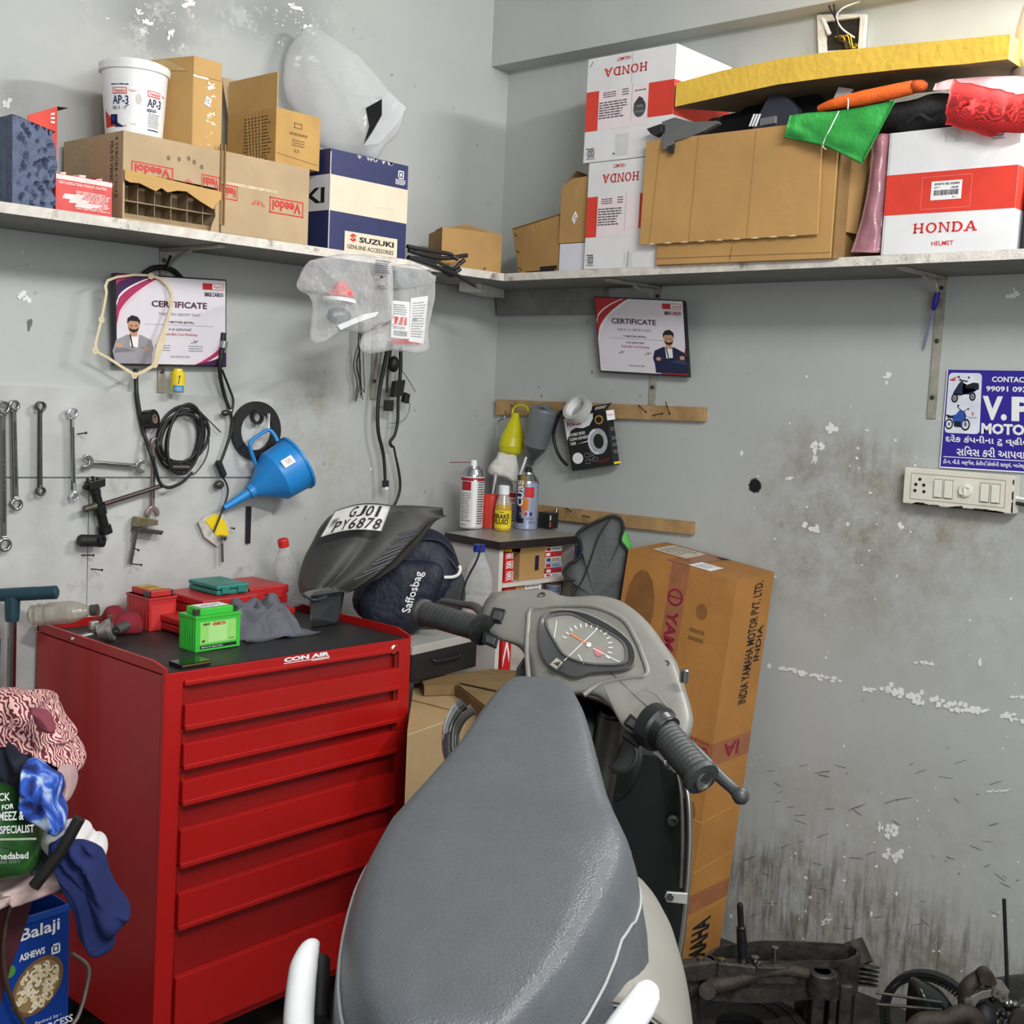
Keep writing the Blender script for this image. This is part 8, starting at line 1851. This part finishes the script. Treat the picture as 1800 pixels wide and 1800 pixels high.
cloth([(58, 1244), (80, 1250), (92, 1268), (96, 1284), (82, 1286), (64, 1270)], -.045, M('plum_cloth', (132, 60, 76), .85, var=.15, vs=16), 'plain plum patch of cloth among the printed scarf folds', .04, 4, .01, fo=.005)
cloth([(-60, 1290), (-10, 1282), (30, 1290), (70, 1308), (100, 1330), (116, 1350), (120, 1390), (112, 1420), (80, 1430), (30, 1440), (-40, 1440), (-70, 1360)], .03, DKN, 'dark navy cloth under the printed scarf', .14, 5, .03)
TDY = bpy.data.materials.new('tie_dye'); TDY.use_nodes = True
def _tiedye():
    N = TDY.node_tree.nodes; K = TDY.node_tree.links; tc = N.new('ShaderNodeTexCoord'); n = N.new('ShaderNodeTexNoise'); n.inputs['Scale'].default_value = 17; n.inputs['Detail'].default_value = 3; n.inputs['Distortion'].default_value = 1.2
    r = N.new('ShaderNodeValToRGB'); e = r.color_ramp.elements; e[0].position = .36; e[0].color = lin((18, 34, 96))+(1,); e[1].position = .62; e[1].color = lin((206, 226, 236))+(1,); m = e.new(.48); m.color = lin((44, 92, 198))+(1,)
    K.new(tc.outputs['Object'], n.inputs['Vector']); K.new(n.outputs['Fac'], r.inputs['Fac']); K.new(r.outputs['Color'], N['Principled BSDF'].inputs['Base Color']); N['Principled BSDF'].inputs['Roughness'].default_value = .85
_tiedye()
cloth([(44, 1342), (60, 1340), (84, 1350), (104, 1356), (108, 1380), (106, 1400), (116, 1420), (120, 1444), (104, 1458), (80, 1452), (62, 1440), (54, 1416), (48, 1390), (52, 1370)], -.06, TDY, 'blue and white tie-dyed cloth hanging from the rag heap', .09, 7, .025)
cloth([(110, 1344), (128, 1350), (133, 1372), (130, 1396), (118, 1402), (112, 1380)], .02, M('dusty_pink_cloth', (180, 150, 150), .85, var=.08), 'dusty pink cloth between the tie-dyed cloth and the red chest', .05, 8, .008)
GBG = M('green_printed_bag', (44, 92, 40), .35, var=.25, vs=8, bump=.3, bs=16)
t = Thing('shop_bag', 'green plastic shop bag with white lettering stuffed in the rag heap', 'bag')
t.part('bag', puff([(-80, 1380), (-20, 1376), (20, 1384), (44, 1420), (60, 1460), (66, 1500), (60, 1528), (20, 1540), (-40, 1548), (-90, 1500)], dt-.05, .16, GBG, 9, .012))
m2 = MB(); dq = dt-.05-.098; 
def bagtxt(s, x0, y0, x1_, y1_, m=WHITE): g = Face(m2, dep(x0, y1_, dq), dep(x1_, y1_-3, dq+.012), dep(x0, y0, dq), dep(x1_, y0-3, dq+.012)); g.text(s, 0, 0, 1, 1, m, 1, .02)
bagtxt('CHICK', -28, 1396, 18, 1410); bagtxt('FOR', 3, 1415, 24, 1424); bagtxt('KAMEEZ &', -20, 1428, 42, 1444); bagtxt('SPECIALIST', 0, 1452, 60, 1466); bagtxt('ahmedabad', -22, 1500, 50, 1512); bagtxt('9-380 001', -20, 1514, 34, 1520, GREY)
g = Face(m2, dep(-40, 1478, dq), dep(64, 1476, dq+.02), dep(-40, 1472, dq), dep(64, 1470, dq+.02)); g.rect(0, 0, 1, .6, M('pale_green_line', (176, 196, 160), .5))
t.part('lettering', m2); t.done()
WHC = M('white_cotton', (224, 222, 222), .85, var=.06, vs=14, bump=.35, bs=24)
cloth([(72, 1466), (100, 1446), (126, 1440), (148, 1444), (162, 1458), (164, 1474), (180, 1480), (188, 1500), (180, 1512), (164, 1496), (130, 1490), (96, 1486)], .01, WHC, 'white cotton cloth behind the hanging navy one', .08, 10, .02)
cloth([(96, 1478), (118, 1470), (140, 1474), (168, 1482), (178, 1504), (190, 1540), (206, 1572), (226, 1600), (229, 1612), (205, 1638), (200, 1660), (175, 1662), (152, 1640), (142, 1600), (126, 1560), (112, 1520), (100, 1500)], -.04, NVB2, 'royal navy cloth hanging out over the edge of the tin', .07, 11, .015)
cloth([(60, 1500), (100, 1492), (122, 1510), (130, 1540), (110, 1552), (70, 1548)], .02, M('slate_cloth', (70, 78, 92), .85, var=.12), 'slate grey cloth behind the black pipe in the tin', .08, 12, .012)
FLW = M('floral_cloth', (222, 196, 190), .85, var=.25, vs=22, dark=(206, 110, 120), dthr=.56)
cloth([(-60, 1556), (-20, 1540), (20, 1546), (50, 1536), (80, 1532), (100, 1528), (122, 1538), (120, 1552), (90, 1562), (50, 1572), (0, 1580), (-60, 1586)], -.02, FLW, 'pink floral cloth at the mouth of the tin', .10, 13, .012)
single('pipe', MB().tube([dep(140, 1438, dt-.10), dep(108, 1496, dt-.105), dep(60, 1558, dt-.11)], .0105, M('black_hose_pipe', (34, 32, 30), .5, var=.2), 12), 'black pipe stuck slantwise into the tin of rags', 'pipe')
# T-handled pump against the board
TG = M('dark_teal_enamel', (30, 62, 74), .45, var=.1)
t = Thing('tyre_pump', 'steel tyre pump with a dark teal T handle standing by the wall', 'pump')
pd = 2.84; t.part('handle', MB().lathe([(.010, 0), (.0165, .004), (.016, .05), (.0165, .052), (.0155, .19), (.014, .20), (.008, .202)], TG, dep(102, 1041, pd), dep(-20, 1047, pd)-dep(102, 1041, pd), 14))
a = dep(22, 1048, pd); b = V((a.x-.02, a.y-.01, 0)); ax = (b-a).normalized()
t.part('stem', MB().lathe([(.018, 0), (.0165, .05), (.015, .06)], TG, a, ax, 16)); t.part('barrel', MB().tube([a+ax*.055, a+ax*.5], .0105, STEEL, 16).tube([a+ax*.5, b+UZ*.02], .018, STEEL, 16)); t.part('foot', MB().box(b.x-.09, b.y-.03, 0, b.x+.09, min(b.y+.03, -.02), .02, TG), .004)
t.part('rod', MB().tube([a+V((-.03, .008, -.1)), a+V((-.045, .0, -.6))], .005, DSTEEL, 8)); t.done()

# ================================================================== cartons between chest and scooter
PALEC = M('pale_carton', (172, 146, 106), .8, var=.08, vs=8, bump=.1, bs=50)
zt_ = dep(720, 1284, 2.97).z
t = Thing('carton', 'tall pale brown carton standing between the tool chest and the scooter', 'carton')
q = [Z(716, 1284, zt_), Z(786, 1266, zt_), Z(851, 1246, zt_), Z(798, 1197, zt_), Z(728, 1201, zt_)]
mb = MB().prism([V((p.x, p.y, .001)) for p in q], UZ, zt_-.001, PALEC); f = Face(mb, V((q[0].x, q[0].y, 0)), V((q[1].x, q[1].y, 0)), q[0], q[1]); f.line((0, .985), (1, .998), .02, .004, M('torn_edge', (206, 184, 146), .8), 1)
t.part('carton', mb); e = MB(); k = UZ*.0015; e.tube([q[0].lerp(q[4], .6)+k, q[1].lerp(q[2], .5)+k], .0016, CARDD, 6); t.part('fold_line', e); t.done()
DKC = M('dark_folded_carton', (126, 102, 66), .85, var=.2, vs=12, bump=.15)
zf = zt_+.03
t = Thing('folded_carton', 'dark folded carton lying on the pale one under the handlebar', 'carton')
q3 = [Z(x, y, zf) for x, y in ((740, 1192), (746, 1206), (800, 1204), (852, 1244), (936, 1232), (934, 1180), (866, 1176))]
t.part('stack', MB().prism([V((p.x, p.y, zt_+.002)) for p in q3], UZ, .028, DKC))
for i, (pp, dz) in enumerate((((q3[2], q3[3], q3[4]), .002), ((q3[2], q3[4], q3[5]), .004))): c = (pp[0]+pp[1]+pp[2])/3; t.part('flap', MB().prism([p.lerp(c, .06)+UZ*(.001+dz*.6*(j == 0)+i*.003) for j, p in enumerate(pp)], UZ, .003, DKC))
t.done()

# ================================================================== engine parts along the right wall
GRS = M('greasy_casting', (64, 60, 54), .5, .4, var=.35, vs=24, bump=.4, bs=40, dark=(34, 32, 30), dthr=.52); GRD = M('black_grease', (26, 26, 26), .4, .2, var=.3, vs=24, bump=.4, bs=50); RST = M('rusty_casting', (58, 50, 43), .65, .4, var=.35, vs=24, bump=.4, bs=40, dark=(60, 46, 38), dthr=.5); TYR = M('tyre_black', (34, 34, 34), .7, var=.2, vs=30)
ze = .30
def G3(x, y, z): return Z(x, y, z)
t = Thing('crankcase', 'greasy scooter crankcase with an open trough and an upright shaft by the wall', 'engine part')
rim = [(1239, 1680), (1250, 1669), (1270, 1662), (1300, 1657), (1340, 1653), (1400, 1654), (1460, 1657), (1500, 1660), (1514, 1668), (1512, 1678), (1498, 1686), (1470, 1690), (1430, 1688), (1390, 1692), (1340, 1694), (1290, 1692), (1258, 1690)]
ro = [G3(x, y, ze) for x, y in rim]; ro = [(p if p.x < -.02 else V((-.02, p.y, p.z))) for p in ro]; cc = sum(ro, V((0, 0, 0)))/len(ro); ri = [p.lerp(cc, .06) for p in ro]
mb = MB().band(ro, ri, -UZ, .10, GRS); mb.add([p-UZ*.095 for p in ri], [tuple(range(len(ri)))], GRD); t.part('trough', mb)
fe = [G3(x, y, ze) for x, y in ((1200, 1704), (1262, 1686), (1330, 1698), (1410, 1700))]
mb = MB()
for a, b in ((G3(1188, 1700, ze), G3(1262, 1690, ze)), (G3(1262, 1692, ze), G3(1330, 1700, ze)), (G3(1330, 1700, ze), G3(1405, 1700, ze))): mb.obox(a-UZ*.045, b-a, V((.02, .03, 0)), UZ*.045, GRS)
for x, y in ((1268, 1689), (1331, 1696), (1231, 1687)): mb.lathe([(.009, 0), (.009, .006), (0, .007)], STEEL, G3(x, y, ze), UZ, 10)
t.part('front_flange', mb, .004)
p = G3(1306, 1690, ze); t.part('shaft', MB().lathe([(.014, -.06), (.014, .0), (.011, .01), (.0125, .04), (.0115, .085), (.008, .088), (.0075, .14), (.006, .145)], GRD, p, V((-.06, .1, 1)), 14)); t.part('stud', MB().lathe([(.005, -.03), (.005, .03), (.009, .031), (.009, .036), (0, .037)], STEEL, G3(1361, 1690, ze), UZ, 10)); t.part('stud', MB().lathe([(.006, -.03), (.006, .01), (.01, .011), (.01, .016), (0, .017)], STEEL, G3(1310, 1690, ze)+V((.01, -.02, 0)), UZ, 10))
g = G3(1446, 1706, ze-.02); d_g = (g-CAM).dot(FW)
t.part('gearbox_ring', MB().lathe([(.020, 0), (.032, .0), (.036, -.004), (.036, -.05), (.02, -.05), (.02, 0)], GRS, g, UZ, 24))
mb = MB(); wv = V((FW.y, -FW.x, 0)).normalized()
for k, (x, w_) in enumerate(((1432, .03), (1446, .012), (1462, .02), (1480, .03))): a = dep(x, 1712, d_g+.01); mb.obox(a-UZ*.22, wv*w_, V((FW.x, FW.y, 0))*.05, UZ*(.22-.01*k), GRS)
mb.obox(dep(1418, 1712, d_g+.05)-UZ*.26, wv*.125, V((FW.x, FW.y, 0))*.10, UZ*.26, GRD); t.part('gearbox', mb, .004)
t.part('cylinder_fins', (lambda m_: [m_.lathe([(.02, 0), (.036, .001), (.036, .005), (.02, .006)], GRS, dep(1520, 1700, d_g+.10)-UZ*.012*k, V((.3, .2, 1)), 18) for k in range(5)] and m_)(MB()))
mb = MB().spline([dep(x, y, d_g-.02) for x, y in ((1235, 1748), (1250, 1735), (1290, 1726), (1330, 1712), (1380, 1706), (1420, 1712))], [.018, .022, .02, .018, .016, .014], RST, 10); t.part('bracket_arm', mb); t.part('bracket_bush', MB().lathe([(.008, -.012), (.02, -.012), (.02, .012), (.008, .012)], RST, dep(1244, 1742, d_g-.04), (CAM-g).normalized(), 16))
mb = MB()
rd = random.Random(31)
for k in range(9): c = dep(1340+k*8, 1716+rd.uniform(-6, 6), d_g-.0); mb.ball(c, rd.uniform(.007, .012), [GRS, GRD, RST][k % 3], 8)
t.part('linkage', mb, kind='stuff')
t.part('mount_lug', MB().lathe([(.012, -.03), (.03, -.03), (.03, .03), (.012, .03), (.012, -.03)], RST, dep(1506, 1676, d_g+.16), V((.2, .6, .7)), 18)); t.done()
# tyre in front of the crankcase
tc_ = dep(1318, 1842, d_g-.10); rt = (tc_.z+.0) if 0 else .20; tc_ = V((tc_.x, tc_.y, .012))
t = Thing('tyre', 'scooter tyre with blocky tread lying under the crankcase', 'tyre')
ctr = V((G3(1300, 1826, .08).x, G3(1300, 1826, .08).y, .065)); Rr_ = .20
t.part('casing', MB().lathe([(.06, -.05), (.12, -.062), (.17, -.055), (Rr_, -.03), (Rr_, .03), (.17, .055), (.12, .062), (.06, .05), (.07, 0), (.06, -.05)], TYR, ctr, UZ, 48))
mb = MB()
for k in range(72):
    a = 2*math.pi*k/72; c = ctr+V((math.cos(a), math.sin(a), 0))*.165; tgv = V((-math.sin(a), math.cos(a), 0)); rv = V((math.cos(a), math.sin(a), 0))
    mb.obox(c+UZ*.044-tgv*.005, tgv*.009+rv*.012, rv*.014-UZ*.012, UZ*.008, TYR); mb.obox(c-rv*.03+UZ*.055-tgv*.006, tgv*.010, rv*.022, UZ*.009, TYR); mb.obox(c-rv*.065+UZ*.055-tgv*.004, tgv*.007+rv*.008, rv*.022, UZ*.009, TYR); mb.obox(c+rv*.03-UZ*.03-tgv*.006, tgv*.011, UZ*.05, rv*.01, TYR)
t.part('tread', mb); t.part('wheel_rim', MB().lathe([(.02, -.03), (.058, -.035), (.062, .0), (.058, .03), (.04, .02), (.03, .035), (.02, .035)], GRD, ctr, UZ, 30)); t.done()
t = Thing('swing_arm', 'greasy black swing arm casting lying at the foot of the tall amber carton', 'engine part')
a = G3(1205, 1735, .22); b = G3(1330, 1738, .20)
t.part('arm', MB().spline([a, a.lerp(b, .4)+UZ*.015, b], [.03, .022, .026], GRS, 10)); t.part('bush', MB().lathe([(.010, -.03), (.026, -.03), (.026, .03), (.010, .03)], RST, a, (FW.y, -FW.x, .2), 16)); t.part('leg', MB().tube([a.lerp(b, .1), V((a.x+.04, a.y, .004))], .018, GRS, 8)); t.done()
# drive belt, scoop and second engine
t = Thing('drive_belt', 'toothed black drive belt standing in an arch by the wall', 'belt')
dB = 2.82; bc = dep(1640, 1795, dB); rb_ = 92*dB/2100; bu = V((.10, -.99, 0)).normalized()
mb = MB(); nb = 40
oA = [bc+bu*math.cos(q)*rb_*.98+UZ*math.sin(q)*rb_ for q in [math.pi*2*i/nb for i in range(nb)]]; iA = [p.lerp(bc, .085) for p in oA]
lowz = min(p.z for p in oA); sh_ = max(0, .003-lowz); mb.band([p+UZ*sh_ for p in oA], [p+UZ*sh_ for p in iA], V((-1, -.1, 0)), .022, RUB)
for i in range(nb*2): q = math.pi*2*i/(nb*2); p = bc+UZ*sh_+(bu*math.cos(q)*.98+UZ*math.sin(q))*rb_*.90; mb.obox(p+V((-.022, 0, -.002)), V((.022, 0, 0)), (bu*-math.sin(q)+UZ*math.cos(q))*.006, (bu*math.cos(q)+UZ*math.sin(q))*-.008, RUB)
t.part('belt', mb); t.done()
single('cover_scoop', puff([(1600, 1735), (1606, 1722), (1625, 1728), (1655, 1742), (1672, 1762), (1680, 1780), (1676, 1830), (1600, 1850), (1596, 1780)], dB-.06, .10, M('gloss_black_scoop', (20, 24, 24), .2, var=.1), 3, .002), 'glossy black cover standing inside the drive belt arch', 'engine part')
t = Thing('engine', 'black oily engine half with an open face and an upright rod at the wall end', 'engine part')
dE = 2.62
oc = [(1697, 1800), (1699, 1768), (1707, 1752), (1728, 1742), (1760, 1739), (1775, 1742), (1772, 1752), (1745, 1752), (1722, 1758), (1712, 1772), (1710, 1800), (1712, 1880), (1700, 1880)]
LGE = M('machined_face', (128, 124, 116), .4, .6, var=.2, vs=30)
t.part('machined_face', MB().prism([dep(x, y, dE) for x, y in oc], hdir, .05, LGE), .001)
fz = lambda x, y, d: dep(x, y, d)
t.part('case', puff([(1700, 1790), (1708, 1758), (1740, 1744), (1790, 1728), (1850, 1732), (1870, 1790), (1850, 1900), (1705, 1900)], dE+.12, .20, GRD, 2, .012)); 
for x, y in ((1752, 1745), (1763, 1753), (1704, 1764)): t.part('bolt_boss', MB().lathe([(.004, -.004), (.0105, -.004), (.0105, .01), (.004, .01), (.004, -.004)], LGE, dep(x, y, dE-.004), hdir, 14))
mb = MB(); rd = random.Random(6)
for k in range(16): mb.ball(dep(rd.uniform(1725, 1800), rd.uniform(1755, 1800), dE+.02), rd.uniform(.004, .012), [DSTEEL, GRD, STEEL][k % 3], 8)
t.part('gear_cluster', mb, kind='stuff'); t.part('shaft_end', MB().lathe([(.016, 0), (.034, .002), (.036, .02), (.01, .021), (.009, .03), (0, .03)], DSTEEL, dep(1798, 1795, dE-.02), -hdir, 24))
t.part('rod', MB().tube([dep(1765, 1580, dE+.06), dep(1771, 1740, dE+.06)], .0042, BLKC, 10))
t.part('mount', MB().spline([dep(x, y, dE+.02) for x, y in ((1697, 1770), (1700, 1738), (1715, 1722), (1732, 1712), (1742, 1730))], [.016, .018, .016, .014, .014], RST, 10).lathe([(.006, -.014), (.016, -.014), (.016, .014), (.006, .014)], RST, dep(1731, 1715, dE), -hdir, 14))
for y0, y1 in ((1745, 1762), (1765, 1775)): t.part('push_rod', MB().tube([dep(1540, y0, dE+.02), dep(1655, y1, dE)], .0035, GRS, 8))
t.part('bore', MB().ball(dep(1730, 1790, dE+.03), .03, BLACK, 12, (1, 1, 1.3))); t.done()
single('exhaust_pipe', MB().spline([dep(x, y, dE-.05) for x, y in ((1604, 1812), (1622, 1796), (1660, 1794), (1690, 1782), (1712, 1790), (1716, 1830))], .020, RST, 14), 'rusty exhaust pipe in front of the oily engine half', 'pipe')
